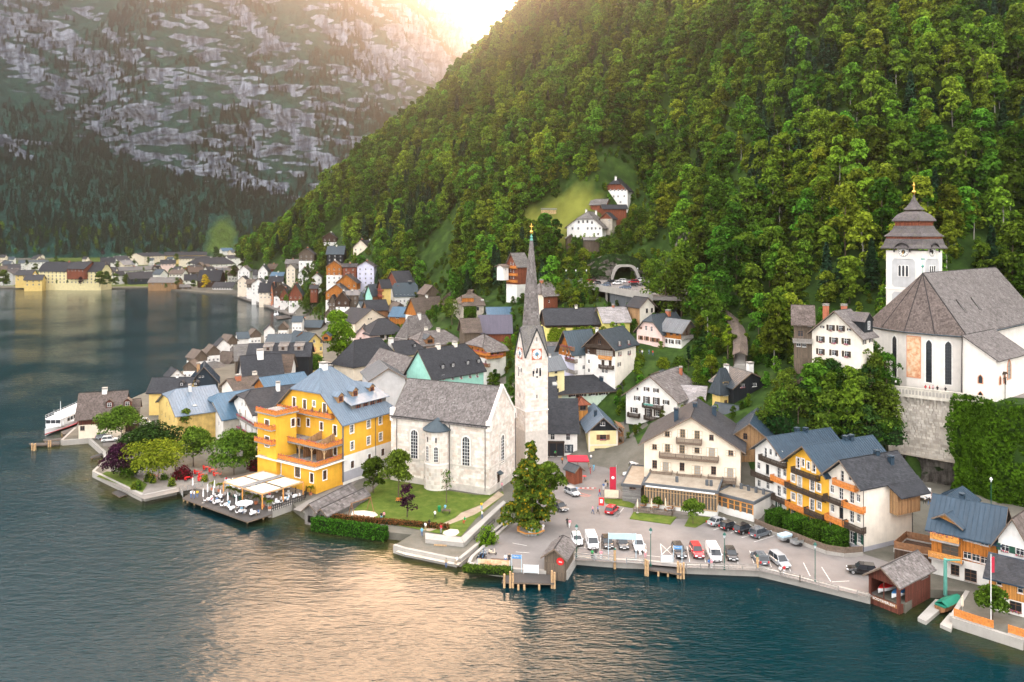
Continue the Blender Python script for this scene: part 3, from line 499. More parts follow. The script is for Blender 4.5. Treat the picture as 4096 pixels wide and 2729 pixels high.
# ================= building kit =================
class Fr:
 def __init__(s,root,F=None):s.root=root;s.F=F
 def put(s,name,me,loc=(0,0,0),rz=0,parent=None):
  o=bpy.data.objects.new(name,me);COL.objects.link(o)
  if parent is not None:o.parent=parent;o.location=loc;o.rotation_euler=(0,0,rz);return o
  o.parent=s.root
  if s.F is None:o.location=loc;o.rotation_euler=(0,0,rz)
  else:o.matrix_local=s.F@Matrix.Translation(loc)@Matrix.Rotation(rz,4,'Z')
  return o
_WC={}
def win_parts(st,w_,h):
 """list of (name, mesh) for a window facing -y, centred at origin; first is the frame"""
 key=(st,round(w_,2),round(h,2))
 if key in _WC:return _WC[key]
 a,b_=w_/2,h/2;t=.055 if w_>.6 else.045;out=[]
 fm={'p':'white_paint','W':'white_paint','s':'white_paint','S':'white_paint','g':'white_paint','b':'t_brown','o':'t_tan','O':'t_tan','d':'t_dark','B':'t_brown','D':'t_dark','G':'t_brown','r':'t_red','n':'t_dark','A':'white_paint','x':'t_dark'}[st[0]]
 mb=MB();mb.box(-a,-a+t,-.03,.05,-b_,b_);mb.box(a-t,a,-.03,.05,-b_,b_);mb.box(-a+t,a-t,-.03,.05,b_-t,b_);mb.box(-a+t,a-t,-.03,.05,-b_,-b_+t)
 if st[0]!='x':
  if w_>.7:mb.box(-t*.45,t*.45,-.02,.04,-b_+t,b_-t)
  nb=1 if h<1.6 else(2 if h<3 else max(3,int(h/.8)))
  for k in range(nb):zz=-b_+h*(k+1)/(nb+1)if nb>1 else b_*.3;mb.box(-a+t,a-t,-.018,.038,zz-t*.35,zz+t*.35)
  if w_>1.9:
   for q in np.linspace(-a,a,int(w_/.9)+1)[1:-1]:mb.box(q-t*.4,q+t*.4,-.021,.041,-b_+t,b_-t)
 out.append(('window',mb.mesh('window',fm,False)))
 gm='glass_curtain' if 'c' in st[1:]else('glass_lit' if 'l' in st[1:]else 'glass')
 out.append(('pane',MB().poly([(-a,.045,-b_),(a,.045,-b_),(a,.045,b_),(-a,.045,b_)]).mesh('pane',gm,False)))
 if st[0]in 'WAB':
  mb=MB();s_=.2;mb.box(-a-s_,-a,-.17,-.13,-b_-s_,b_+s_);mb.box(a,a+s_,-.17,-.13,-b_-s_,b_+s_);mb.box(-a,a,-.17,-.13,b_,b_+s_);mb.box(-a,a,-.20,-.13,-b_-s_,-b_);out.append(('surround',mb.mesh('surround','white_paint',False)))
 else:out.append(('sill',MB().box(-a-.06,a+.06,-.24,-.10,-b_-.07,-b_-.005).mesh('sill','white_paint' if st[0]in 'psSg' else 't_grey',False)))
 if st[0]in 'sSgOG':
  sm={'s':'t_dark','S':'t_dark','g':'t_green','O':'t_tan','G':'t_brown'}[st[0]];sw=a*.98
  for sg in(-1,1):
   mb=MB();x0=sg*(a+.03);x1=sg*(a+.03+sw);x0,x1=min(x0,x1),max(x0,x1)
   if st[0]=='O':
    mb.box(x0,x1,-.19,-.165,-b_,b_,1);
    for q in(x0,x1-.06):mb.box(q,q+.06,-.2,-.16,-b_,b_,0)
    for q in(-b_,-.03,b_-.06):mb.box(x0+.06,x1-.06,-.2,-.16,q,q+.06,0)
    out.append(('shutter',mb.mesh('shutter',[sm,'cream2'],False)))
   else:
    mb.box(x0,x1,-.20,-.16,-b_-.02,b_+.02)
    for q in np.linspace(-b_+.1,b_-.1,5):mb.box(x0+.05,x1-.05,-.215,-.2,q-.04,q+.03)
    out.append(('shutter',mb.mesh('shutter',sm,False)))
 if 'f' in st[1:]:
  r=np.random.default_rng(int(w_*100+h*10));k=int(46*w_);P=np.stack([r.uniform(-a,a,k),r.uniform(-.42,-.2,k),-b_-.02+r.uniform(-.12,.16,k)],1);out.append(('flower_box',card_mesh('flower_box',cards(P,P*0+np.array([0,-1,.4]),.17,r),'flowers')))
 _WC[key]=out;return out
def clip_below(pts,u0,t0,u1,t1):
 f=lambda p:p[1]-(t0+(t1-t0)*(p[0]-u0)/max(1e-9,u1-u0));out=[]
 for i in range(len(pts)):
  p,q=pts[i],pts[(i+1)%len(pts)];fp,fq=f(p),f(q)
  if fp<=1e-6:out.append(p)
  if(fp<-1e-6 and fq>1e-6)or(fp>1e-6 and fq<-1e-6):s_=fp/(fp-fq);out.append((p[0]+(q[0]-p[0])*s_,p[1]+(q[1]-p[1])*s_))
 return out
def facade(mb,Pm,L,prof,zb,ops,bands,mid,flip,dep=.16):
 """wall sheet with real openings; prof = [(u,z)..] top line; bands=[(ztop, material index)]"""
 us={0.,L};zs={zb,max(p[1]for p in prof)}
 for u,z in prof:us.add(u)
 for u0,u1,z0,z1 in ops:us|={u0,u1};zs|={z0,z1}
 for zt,_ in bands[:-1]:zs.add(zt)
 us=sorted(u for u in us if-1e-6<=u<=L+1e-6);zs=sorted(z for z in zs if z>=zb-1e-6)
 top=lambda u:float(np.interp(u,[p[0]for p in prof],[p[1]for p in prof]))
 for u0,u1 in zip(us[:-1],us[1:]):
  if u1-u0<1e-4:continue
  t0,t1=top(u0+1e-5),top(u1-1e-5)
  for z0,z1 in zip(zs[:-1],zs[1:]):
   if z1-z0<1e-4 or z0>=max(t0,t1)-1e-5:continue
   um,zm=(u0+u1)/2,(z0+z1)/2
   if any(a<um<b_ and c<zm<e for a,b_,c,e in ops):continue
   q=[(u0,z0),(u1,z0),(u1,z1),(u0,z1)]
   if z1>min(t0,t1):q=clip_below(q,u0,t0,u1,t1)
   if len(q)<3:continue
   k=next((i for zt,i in bands if zm<zt),bands[-1][1]);pts=[Pm(u,z,0)for u,z in q]
   mb.poly(pts[::-1]if flip else pts,k)
 for a,b_,c,e in ops:
  k=next((i for zt,i in bands if(c+e)/2<zt),bands[-1][1])
  for(p,q)in(((a,c),(b_,c)),((b_,c),(b_,e)),((b_,e),(a,e)),((a,e),(a,c))):
   pts=[Pm(p[0],p[1],0),Pm(q[0],q[1],0),Pm(q[0],q[1],dep),Pm(p[0],p[1],dep)];mb.poly(pts[::-1]if flip else pts,k)
def roof_polys(w_,l,ze,rise,oe,og0,og1,hip0,hip1,rf=.5,t=.2):
 pr=w_*rf;kL=rise/max(.01,pr);kR=rise/max(.01,w_-pr);zr=ze+rise+t;zL=ze+t-kL*oe;zR=ze+t-kR*oe;kh=max(kL,kR)*1.15
 def end(q,hip,sg):
  if hip<=0:return(pr,q,zr),None,None,None
  zc=zr-hip*(zr-max(zL,zR));run=(zr-zc)/kh;return(pr,q+sg*run,zr),(pr-(zr-zc)/kL,q,zc),(pr+(zr-zc)/kR,q,zc),zc
 r0,a0,b0,zc0=end(-og0,hip0,1);r1,a1,b1,zc1=end(l+og1,hip1,-1)
 P=[];left=[(-oe,-og0,zL),r0]
 lp=[(-oe,l+og1,zL),(-oe,-og0,zL)]+([a0]if a0 and hip0<1 else[])+[r0,r1]+([a1]if a1 and hip1<1 else[])
 rp=[(w_+oe,-og0,zR),(w_+oe,l+og1,zR)]+([b1]if b1 and hip1<1 else[])+[r1,r0]+([b0]if b0 and hip0<1 else[])
 P+=[lp,rp]
 if a0:P.append([a0 if hip0<1 else(-oe,-og0,zL),b0 if hip0<1 else(w_+oe,-og0,zR),r0])
 if a1:P.append([b1 if hip1<1 else(w_+oe,l+og1,zR),a1 if hip1<1 else(-oe,l+og1,zL),r1])
 return P,(r0,r1),(zc0,zc1)
def flat_frame(poly):
 p=[Vector(q)for q in poly];n=Vector((0,0,0))
 for i in range(len(p)):a,b_=p[i],p[(i+1)%len(p)];n+=a.cross(b_)
 n.normalize()
 if n.z<0:n=-n
 tt=Vector((-n.y,n.x,0));tt=tt.normalized()if tt.length>1e-3 else Vector((1,0,0));bb=n.cross(tt);return p[0],tt,bb,n
def span(P2,axis,val):
 lo,hi=1e9,-1e9
 for i in range(len(P2)):
  p,q=P2[i],P2[(i+1)%len(P2)]
  if(p[axis]-val)*(q[axis]-val)<=0 and abs(p[axis]-q[axis])>1e-9:s_=p[1-axis]+(q[1-axis]-p[1-axis])*(val-p[axis])/(q[axis]-p[axis]);lo=min(lo,s_);hi=max(hi,s_)
 return lo,hi
def cover(fr,roof,poly,kind,mat,step=None,limit=90,seed=1):
 """pieces of roof covering over one plane, as children of the roof"""
 o,tt,bb,n=flat_frame(poly);P2=[((Vector(q)-o).dot(tt),(Vector(q)-o).dot(bb))for q in poly];us=[p[0]for p in P2];vs_=[p[1]for p in P2];R=random.Random(seed)
 W3=lambda u,v,h:o+tt*u+bb*v+n*h
 if kind=='seam':
  st=step or.62;u=min(us);k=0;rest=MB()
  while u<max(us)-.05:
   u1=min(u+st,max(us));e=1e-4;a0,a1=span(P2,0,u+e);b0,b1=span(P2,0,u1-e)
   if a0<a1+1e-6 or b0<b1+1e-6:
    if a0>a1:a0=a1=(b0+b1)/2
    if b0>b1:b0=b1=(a0+a1)/2
    mb=MB()if k<limit else rest;g=.03
    mb.prism([W3(u+g,a0+.01,.002),W3(u1-g,b0+.01,.002),W3(u1-g,b1-.01,.002),W3(u+g,a1-.01,.002)],n*.025)
    mb.prism([W3(u1-g*.9,b0+.01,.001),W3(u1+g*.9,b0+.01,.001),W3(u1+g*.9,b1-.01,.001),W3(u1-g*.9,b1-.01,.001)],n*.075)
    if k<limit:mb.build('roof_panel',mat,roof)
    k+=1
   u=u1
  if rest.f:tag(rest.build('roof_panel',mat,roof),kind='stuff')
 else:
  rh,pw,jt={'shingle':(.34,.30,.035),'slate':(.32,.45,.006),'course':(.45,2.2,.02),'big':(.55,.6,.04)}[kind];rh=step or rh;v=min(vs_);mb=MB();row=0
  while v<max(vs_)-.03:
   v1=min(v+rh,max(vs_));lo,hi=span(P2,1,v+1e-3);lo2,hi2=span(P2,1,v1-1e-3);lo=max(lo,lo2);hi=min(hi,hi2);u=lo-(row%2)*pw*.5
   while u<hi-.02:
    ww=pw*R.uniform(.75,1.3);a,b_=max(lo,u),min(hi,u+ww-.012);u+=ww
    if b_-a<.03:continue
    h=.03+R.uniform(0,jt);d=R.uniform(-.4,.4)*jt
    A,B,C,D=W3(a,v+d,h),W3(b_,v+d,h+R.uniform(0,jt)*.4),W3(b_,v1+.01,.006),W3(a,v1+.01,.006)
    mb.add([A,B,C,D,W3(a,v+d,0),W3(b_,v+d,0)],[(0,1,2,3),(4,5,1,0)])
   v=v1;row+=1
  tag(mb.build('shingles',mat,roof,uv=True),kind='stuff')
def chimney(fr,x,y,z0,z1,w_=.7,mat='white',cap='lid',d_=None):
 d_=d_ or w_;mb=MB();mb.box(-w_/2,w_/2,-d_/2,d_/2,z0,z1);o=fr.put('chimney',mb.mesh('chimney',mat),(x,y,0));mb=MB()
 mb.box(-w_/2-.08,w_/2+.08,-d_/2-.08,d_/2+.08,z1,z1+.1)
 if cap=='lid':
  for sx in(-1,1):
   for sy in(-1,1):mb.box(sx*w_*.38-.05,sx*w_*.38+.05,sy*d_*.38-.05,sy*d_*.38+.05,z1+.1,z1+.34)
  mb.slab([(-w_/2-.1,-d_/2-.1,z1+.42),(w_/2+.1,-d_/2-.1,z1+.42),(w_/2+.1,d_/2+.1,z1+.42),(-w_/2-.1,d_/2+.1,z1+.42)],.08)
 mb.build('cap','concrete' if mat!='m_deepblue' else mat,o,uv=False);return o
def slat_rail(mb,p,q,h,z0=.05,sp=.16,sw=.11,th=.035,solid=False):
 p=Vector(p);q=Vector(q);d=q-p;L=d.length
 if L<.05:return
 d.normalize();nn=Vector((-d.y,d.x,0))*th/2;U=Vector((0,0,1))
 def bar(a,b_,za,zb_,t=1.):mb.prism([p+d*a+nn*t+U*za,p+d*a-nn*t+U*za,p+d*b_-nn*t+U*za,p+d*b_+nn*t+U*za],U*(zb_-za))
 bar(0,L,h-.09,h,2.2);bar(0,L,z0,z0+.09,1.8)
 if solid:bar(0,L,z0+.09,h-.09)
 else:
  k=max(1,int(L/sp))
  for i in range(k):a=(i+.5)*L/k;bar(a-sw/2,a+sw/2,z0+.09,h-.09)
 for i in range(int(L/1.8)+2):a=min(max(.05,i*L/(int(L/1.8)+1)),L-.05);bar(a-.05,a+.05,0,h+.02,2.8)
def flower_strip(p,q,z,n=None,seed=1,mat='flowers',size=.22,spread=.18):
 r=np.random.default_rng(seed);p=np.array(p);q=np.array(q);L=np.linalg.norm(q-p);n=n or int(L*26);t=r.random(n)[:,None];P=p+(q-p)*t+r.normal(0,spread*.6,(n,3));P[:,2]=z+r.uniform(-.2,.2,n);return card_mesh('flower_box',cards(P,P*0+np.array([0,-.5,.6]),size,r),mat)
def balcony(fr,face,u0,u1,z,dep=1.1,h=1.0,mat='t_dark',Lb=None,flowers=False,solid=False,parts=True,sp=.16):
 """on face A (x=0) or B (y=0); u from the near corner; z = floor level"""
 if face=='B':Q=lambda u,d:(u,-d,z)
 else:Q=lambda u,d:(-d,u,z)
 u0,u1=min(u0,u1),max(u0,u1);mb=MB();a,b_,c,e=Q(u0,0),Q(u1,0),Q(u1,dep),Q(u0,dep);mb.slab([a,b_,c,e]if face!='B' else[e,c,b_,a],.16)
 for q in np.linspace(u0+.2,u1-.2,max(2,int((u1-u0)/1.5)+1)):x,y,_=Q(q,0);x2,y2,_=Q(q,dep);mb.tube((x,y,z-.5),(x2*.8+x*.2,y2*.8+y*.2,z-.16),.06,.06,4)
 o=fr.put('balcony',mb.mesh('balcony',mat));mr_=MB()
 for p,q in((Q(u0,.05),Q(u0,dep)),(Q(u0,dep),Q(u1,dep)),(Q(u1,dep),Q(u1,.05))):slat_rail(mr_,p,q,h,sp=sp,solid=solid)
 tag(mr_.build('railing',mat,o,uv=False),kind='stuff')
 if flowers:tag(link('flower_box',flower_strip(Q(u0,dep+.12),Q(u1,dep+.12),z+h-.1,seed=abs(int(u0*10))),o),kind='stuff')
 return o
HS={};VIS=[]
def hides(px,top,Y,hw=0,frac=.35):
 k=np.zeros(np.shape(px),bool)
 for x0,x1,ye,yb,Yh in VIS:
  if Yh>165:k|=(px>x0-hw)&(px<x1+hw)&(Y<Yh+4)&(Y>Yh-75)&(top<yb-(yb-ye)*frac)
 return k
def house(name,label,c,Np,A,B,Y=None,b=None,g=None,roof='gable',ridge='A',ap=None,rh=None,rf=.5,hip=(0,0),oe=.7,og=.7,wall='white',wallA=None,wallB=None,rmat='slate',cov=None,wins=(),bal=(),chim=(),dorm=(),into=None,lead=None,cat='house',group=None,rot=None,step=None,trim=True,skirt=2.5,climit=60,bodyname='wall',lights=()):
 if b:base=onz(c,Np[0],b[0],b[1]);Y=base.y;g=b[1]if g is None else g
 N3=onY(c,Np[0],Np[1],Y);ze=N3.z
 A3=onz(c,A[0],A[1],ze)if isinstance(A,tuple)else None;B3=onz(c,B[0],B[1],ze)if isinstance(B,tuple)else None
 vA=Vector(((A3-N3).x,(A3-N3).y))if A3 else None;vB=Vector(((B3-N3).x,(B3-N3).y))if B3 else None
 la=A if not A3 else vA.length;lb=B if not B3 else vB.length
 if rot is not None:th=math.radians(rot)
 elif A3 and(not B3 or lead=='A'):th=math.atan2(vA.y,vA.x)-PI/2
 elif not A3 or lead=='B':th=math.atan2(vB.y,vB.x)
 else:t1_,t2_=math.atan2(vB.y,vB.x),math.atan2(vA.y,vA.x)-PI/2;th=math.atan2(math.sin(t1_)+math.sin(t2_),math.cos(t1_)+math.cos(t2_))
 def fit(q,d,L0):
  k=(src(c,*q)[0]-2048)/FPX;den=d[0]-k*d[1];L=(k*N3.y-N3.x)/den if abs(den)>.08 else L0;return L if 1.5<L<48 else L0
 if A3:la=fit(A,(-math.sin(th),math.cos(th)),la)
 if B3:lb=fit(B,(math.cos(th),math.sin(th)),lb)
 if g is None:g=gz(N3.x+math.cos(th)*lb/2-math.sin(th)*la/2,N3.y+math.sin(th)*lb/2+math.cos(th)*la/2);g=min(g,ze-5.2)
 Wm=Matrix.Translation((N3.x,N3.y,g))@Matrix.Rotation(th,4,'Z')
 if into is None:root=thing(name,label,cat,(N3.x,N3.y,g),th,group);fr=Fr(root)
 else:root=into.root;fr=Fr(root,into.W.inverted()@Wm)
 fr.W=Wm;fr.a,fr.b,fr.ze,fr.g,fr.c=la,lb,ze-g,g,c;inv=Wm.inverted();he=ze-g
 EXC.append((*(Wm@Vector((lb/2,la/2,0)))[:2],max(la,lb)*.62+2.5))
 cq=[Wm@Vector((x_,y_,0))for x_ in(0,lb)for y_ in(0,la)];pxs=[2048+FPX*q.x/q.y for q in cq];Yn=min(q.y for q in cq);VIS.append((min(pxs),max(pxs),HZY-FPX*(ze-CAMZ)/Yn,HZY-FPX*(g-CAMZ)/Yn,Yn))
 def hit(face,x,y,off=0.):
  d=inv.to_3x3()@rdir(c,x,y);e=inv@EYE;ax=1 if face in 'BC' else 0;pl={'B':-off,'C':la+off,'A':-off,'D':lb+off}[face]
  t=(pl-e[ax])/d[ax];p=e+d*t;return(p.x if ax==1 else p.y),p.z
 fr.hit=hit
 w_,l=(lb,la)if ridge=='A' else(la,lb);gf='B' if ridge=='A' else 'A'
 if ap is not None:pm=Wm@(Vector((lb*rf,0,0))if ridge=='A' else Vector((0,la*rf,0)));rh=CAMZ-(src(c,0,ap)[1]-HZY)/FPX*(pm.y)-ze
 rh=2. if rh is None else rh;fr.rise=rh;mats=[];prof_g=prof_g2=None
 if roof=='gable':
  P,(r0,r1),zc=roof_polys(w_,l,he,rh,oe,og,og,hip[0],hip[1],rf)
  def gp(z):
   pts=[(0,he),(w_*rf,he+rh),(w_,he)]
   if z is not None:
    zt=z-.2;
    if zt<=he:return[(0,he),(w_,he)]
    k1=rh/(w_*rf);k2=rh/(w_*(1-rf));pts=[(0,he),((zt-he)/k1,zt),(w_-(zt-he)/k2,zt),(w_,he)]
   return pts
  prof_g,prof_g2=gp(zc[0]),gp(zc[1])
 elif roof=='shed':
  P=[[(-oe,-og,he+.2-rh/w_*oe),(w_+oe,-og,he+.2+rh+rh/w_*oe),(w_+oe,l+og,he+.2+rh+rh/w_*oe),(-oe,l+og,he+.2-rh/w_*oe)]];prof_g=prof_g2=[(0,he),(w_,he+rh)]
 else:P=[];prof_g=prof_g2=[(0,he),(w_,he)]
 flatp=[(0,he),(l,he)];flat2=[(0,he+(rh if roof=='shed' else 0)),(l,he+(rh if roof=='shed' else 0))]
 fr.polys=[[(q if ridge=='A' else(q[1],q[0],q[2]))for q in p]for p in P]
 ops={'A':[],'B':[],'C':[],'D':[]};todo=[]
 for wn in wins:
  face,st,ww,hh,pts=wn
  L=lb if face in 'BC' else la
  if pts and pts[0]=='grid':pts_uz=[(L*f,z)for z in pts[2]for f in pts[1]]
  else:pts_uz=[hit(face,x,y)for x,y in pts]
  for u,z in pts_uz:
   u=min(max(u,ww/2+.05),L-ww/2-.05);o=(u-ww/2,u+ww/2,z-hh/2,z+hh/2)
   if any(o[0]<e[1]+.02 and o[1]>e[0]-.02 and o[2]<e[3]+.02 and o[3]>e[2]-.02 for e in ops[face]):continue
   ops[face].append(o);todo.append((face,st,ww,hh,u,z))
 allm=[];
 def bands(s_):
  s_=s_ if isinstance(s_,(list,tuple))else[(99,s_)];out=[]
  for zt,m_ in s_:
   if m_ not in allm:allm.append(m_)
   out.append((zt+he if zt<90 else 999,allm.index(m_)))
  return out
 mb=MB();wA=bands(wallA or wall);wB=bands(wallB or wall);wC=bands(wall)
 pB,pA=(prof_g,flatp)if ridge=='A' else(flatp,prof_g);pC,pD=(prof_g2,flat2)if ridge=='A' else(flat2,prof_g2)
 facade(mb,lambda u,z,d:(u,d,z),lb,pB,-skirt,ops['B'],wB,0,False);facade(mb,lambda u,z,d:(d,u,z),la,pA,-skirt,ops['A'],wA,0,True)
 facade(mb,lambda u,z,d:(u,la-d,z),lb,pC,-skirt,ops['C'],wC,0,True);facade(mb,lambda u,z,d:(lb-d,u,z),la,pD,-skirt,ops['D'],wB if ridge=='B' else wC,0,False)
 fr.wall=fr.put(bodyname,mb.mesh('wall',allm))
 fr.windows=[]
 for face,st,ww,hh,u,z in todo:
  if st=='0':continue
  loc,rz={'B':((u,.12,z),0),'A':((.12,u,z),-PI/2),'D':((lb-.12,u,z),PI/2),'C':((u,la-.12,z),PI)}[face]
  ps=win_parts(st,ww,hh);o=fr.put(ps[0][0]if hh<2.1 or ww>1.5 else 'window',ps[0][1],loc,rz);fr.windows.append(o)
  for nm,me in ps[1:]:fr.put(nm,me,parent=o)
 if P:
  mb=MB();
  for p in fr.polys:mb.slab(p if flat_ok(p)else p[::-1],.2)
  ro=fr.put('roof',mb.mesh('roof',rmat));fr.roof=ro
  if cov:
   cm={'shingle':'wood_shingle','slate':'slate_piece','course':rmat,'big':'wood_shingle'}.get(cov,rmat)
   if cov=='shingle' and 'brown' in rmat:cm='wood_shingle_brown'
   for i,p in enumerate(fr.polys):
    fp=flat_frame(p)[3];nw=Wm.to_3x3()@fp
    cen_=Wm@(sum((Vector(q)for q in p),Vector())/len(p))
    if nw.dot(EYE-cen_)>0:cover(fr,ro,p,cov,cm,step,climit,i)
  if roof=='gable':
   mb=MB();q0,q1=[(q if ridge=='A' else(q[1],q[0],q[2]))for q in(r0,r1)];mb.tube((q0[0],q0[1],q0[2]-.02),(q1[0],q1[1],q1[2]-.02),.11,.11,6)
   for hp_,rr,qe in((hip[0],q0,-og),(hip[1],q1,l+og)):
    if hp_>0:
     for p in fr.polys[2:]:
      if any((Vector(v)-Vector(rr)).length<.01 for v in p):
       for v in p:
        if(Vector(v)-Vector(rr)).length>.01:mb.tube(rr,v,.09,.09,5)
   fr.put('ridge_cap',mb.mesh('ridge_cap',rmat,False),parent=ro)
   if trim:
    gq=-og-.02
    for s_ in(-1,1):
     e=(-oe if s_<0 else w_+oe);kk=rh/(w_*rf)if s_<0 else rh/(w_*(1-rf));ze_=he+.2-kk*oe;zt=zc[0]if zc[0]is not None else he+rh+.2;pt=w_*rf+s_*(he+rh+.2-zt)/kk
     if zt-ze_>.3:
      q=[(e,gq,ze_-.24),(pt,gq,zt-.24),(pt,gq,zt+.03),(e,gq,ze_+.03)];q=q if ridge=='A' else[(y,x,z)for x,y,z in q];fr.put('bargeboard',MB().prism(q,(0,-.05,0)if ridge=='A' else(-.05,0,0)).mesh('bargeboard','t_old',False),parent=ro)
 else:fr.roof=None
 for fx,fy,up,cw,cm in chim:zr=he+rh;chimney(fr,fx*lb,fy*la,he+.3*rh,zr+up,cw,cm)
 for d in dorm:dormer(fr,*d)
 for face,p0,p1,dep,hh,bm,fl in bal:
  if len(p0)==2 and isinstance(p0,tuple)and p0[0]=='u':u0,u1,z=p0[1][0],p0[1][1],p1
  else:(u0,z0_),(u1,z1_)=hit(face,*p0,off=dep),hit(face,*p1,off=dep);z=(z0_+z1_)/2
  balcony(fr,face,u0,u1,z,dep,hh,bm,None,fl)
 HS[name]=fr;return fr
def flat_ok(p):
 n=Vector((0,0,0));q=[Vector(v)for v in p]
 for i in range(len(q)):n+=q[i].cross(q[(i+1)%len(q)])
 return n.z>0
def roof_z(fr,x,y):
 best=-1e9
 for p in fr.polys:
  o,t,b_,n=flat_frame(p);z=o.z-((x-o.x)*n.x+(y-o.y)*n.y)/max(.05,n.z);best=z if best<-1e8 else min(best,z)
 return best
def dormer(fr,side,u,d,w_=1.3,h=1.3,wm='wood',rm='m_dark',st='b',ww=None,roof='gable'):
 """gabled dormer on the slope above face side ('A' or 'B'), u along the face, d back from the eave line"""
 Q=(lambda a,dd,z:(dd,a,z))if side=='A' else(lambda a,dd,z:(a,dd,z));x,y,_=Q(u,d,0);zb=roof_z(fr,x,y)-.3;x2,y2,_=Q(u,d+1,0);k=max(.2,roof_z(fr,x2,y2)-roof_z(fr,x,y));run=(h+.3+w_*.4)/k
 mb=MB();zt=zb+.3+h;rise=w_*.42 if roof=='gable' else.15
 fp=[Q(u-w_/2,d,zb),Q(u+w_/2,d,zb),Q(u+w_/2,d,zt),Q(u,d,zt+rise)if roof=='gable' else Q(u,d,zt),Q(u-w_/2,d,zt)];e=Vector(Q(0,run,0));mb.prism(fp,e);o=fr.put('dormer',mb.mesh('dormer',wm))
 mb=MB();ov=.25
 if roof=='gable':
  for s_ in(-1,1):mb.slab([Q(u,d-ov,zt+rise+.12),Q(u+s_*(w_/2+ov),d-ov,zt+.12-ov*.84),Q(u+s_*(w_/2+ov),d+run,zt+.12-ov*.84),Q(u,d+run,zt+rise+.12)],.1)
 else:mb.slab([Q(u-w_/2-ov,d-ov,zt+.15),Q(u+w_/2+ov,d-ov,zt+.15),Q(u+w_/2+ov,d+run+.4,zt+.15+.25*run),Q(u-w_/2-ov,d+run+.4,zt+.15+.25*run)],.1)
 mb.build('dormer_roof',rm,o)
 cw=ww or w_*.62;ch=h*.72;ps=win_parts(st,cw,ch);lx,ly,lz=Q(u,d-.07,zt-ch/2-.12);wo_=link('window',ps[0][1],o,(lx,ly,lz),0 if side=='B' else-PI/2);link('pane',ps[1][1],o,(lx,ly,lz),0 if side=='B' else-PI/2);return o
def skylight(fr,side,u,d,w_=.7,h=.9):
 Q=(lambda a,dd:(dd,a))if side=='A' else(lambda a,dd:(a,dd));x,y=Q(u,d);z0=roof_z(fr,x,y);x1,y1=Q(u,d+h*.75);z1=roof_z(fr,x1,y1);mb=MB()
 a,b_=Q(u-w_/2,d),Q(u+w_/2,d);c,e=Q(u+w_/2,d+h*.75),Q(u-w_/2,d+h*.75);mb.slab([(*a,z0+.12),(*b_,z0+.12),(*c,z1+.12),(*e,z1+.12)],.2);o=fr.put('skylight',mb.mesh('skylight','m_grey'))
 m2=MB();k=.08;a,b_=Q(u-w_/2+k,d+k),Q(u+w_/2-k,d+k);c,e=Q(u+w_/2-k,d+h*.75-k),Q(u-w_/2+k,d+h*.75-k);m2.poly([(*a,z0+.15+k*.6),(*b_,z0+.15+k*.6),(*c,z1+.13-k*.4),(*e,z1+.13-k*.4)]);m2.build('pane','glass_curtain',o,uv=False)
def G(cols,zs):return['grid',[(i+.5)/cols for i in range(cols)]if isinstance(cols,int)else cols,zs]
# ================= the houses (corner pixels read off the photograph, depth from the ground they stand on) =================
house('hotel','large cream hotel with dark gable roof, three timber balconies and pale framed shutters','j',(965,625),(160,560),17.,Y=160,g=1.4,ridge='B',ap=352,og=1.0,oe=1.1,wall='cream',rmat='slate',cov='slate',cat='hotel',wins=[('A','O',.95,1.15,[(353,495),(247,603),(885,655),(602,632)]),('A','Ol',1.0,1.75,[(482,490),(603,502),(355,613),(478,622)]),('A','b',.9,1.15,[(723,525)]),('A','Oc',1.1,1.9,[(727,648),(340,768),(605,797),(880,818)]),('A','b',1.0,1.7,[(248,747),(477,768),(741,800)])],bal=[('A',(428,575),(640,585),1.3,1.05,'t_old',False),('A',(285,690),(780,735),1.4,1.05,'t_old',False),('A',(205,846),(390,856),1.5,1.05,'t_old',False),('A',(432,870),(635,882),1.5,1.05,'t_old',False),('A',(693,892),(928,910),1.5,1.05,'t_old',False)],chim=[(.25,.68,.3,.9,'m_deepblue'),(.55,.5,.7,.9,'m_deepblue'),(.75,.30,-.6,.9,'m_deepblue')])
house('timber_house','weathered timber clad house with blue metal roof between the cream hotel and white house','j',(1215,548),(880,515),14.,Y=165,g=1.4,ridge='B',ap=405,wall='tanwood',rmat='m_deepblue',cov='seam',og=.9,step=.8,wins=[('A','b',.85,1.35,[(1005,515),(1000,645),(1010,812)])])
house('row_house','white row house with blue metal roof beside the timber clad house','m',(642,227),8.6,15.,Y=152.5,g=1.4,rot=25,ridge='B',ap=-3,wall=[(-10.2,'plinth'),(99,'white')],rmat='m_deepblue',cov='seam',step=.6,og=1.2,oe=.5,wins=[('A','p',.7,1.9,[(423,160),(585,190)]),('A','p',.65,1.2,[(475,153),(530,168)]),('A','p',.9,1.3,[(350,295),(353,480),(445,505),(640,378),(645,570)]),('A','x',.9,2.0,[(443,335)]),('A','p',.9,2.0,[(562,370),(563,560)]),('A','g',.8,1.7,[(562,725)])],bal=[('A',(348,250),(605,300),1.1,1.0,'t_dark',False),('A',(268,408),(470,452),1.1,1.0,'t_dark',False),('A',(472,450),(640,495),1.1,1.0,'t_orange',False),('A',(480,655),(640,692),1.1,1.0,'t_dark',False)],chim=[(.62,.5,.5,.8,'m_deepblue'),(.5,.55,.6,.8,'m_deepblue')])
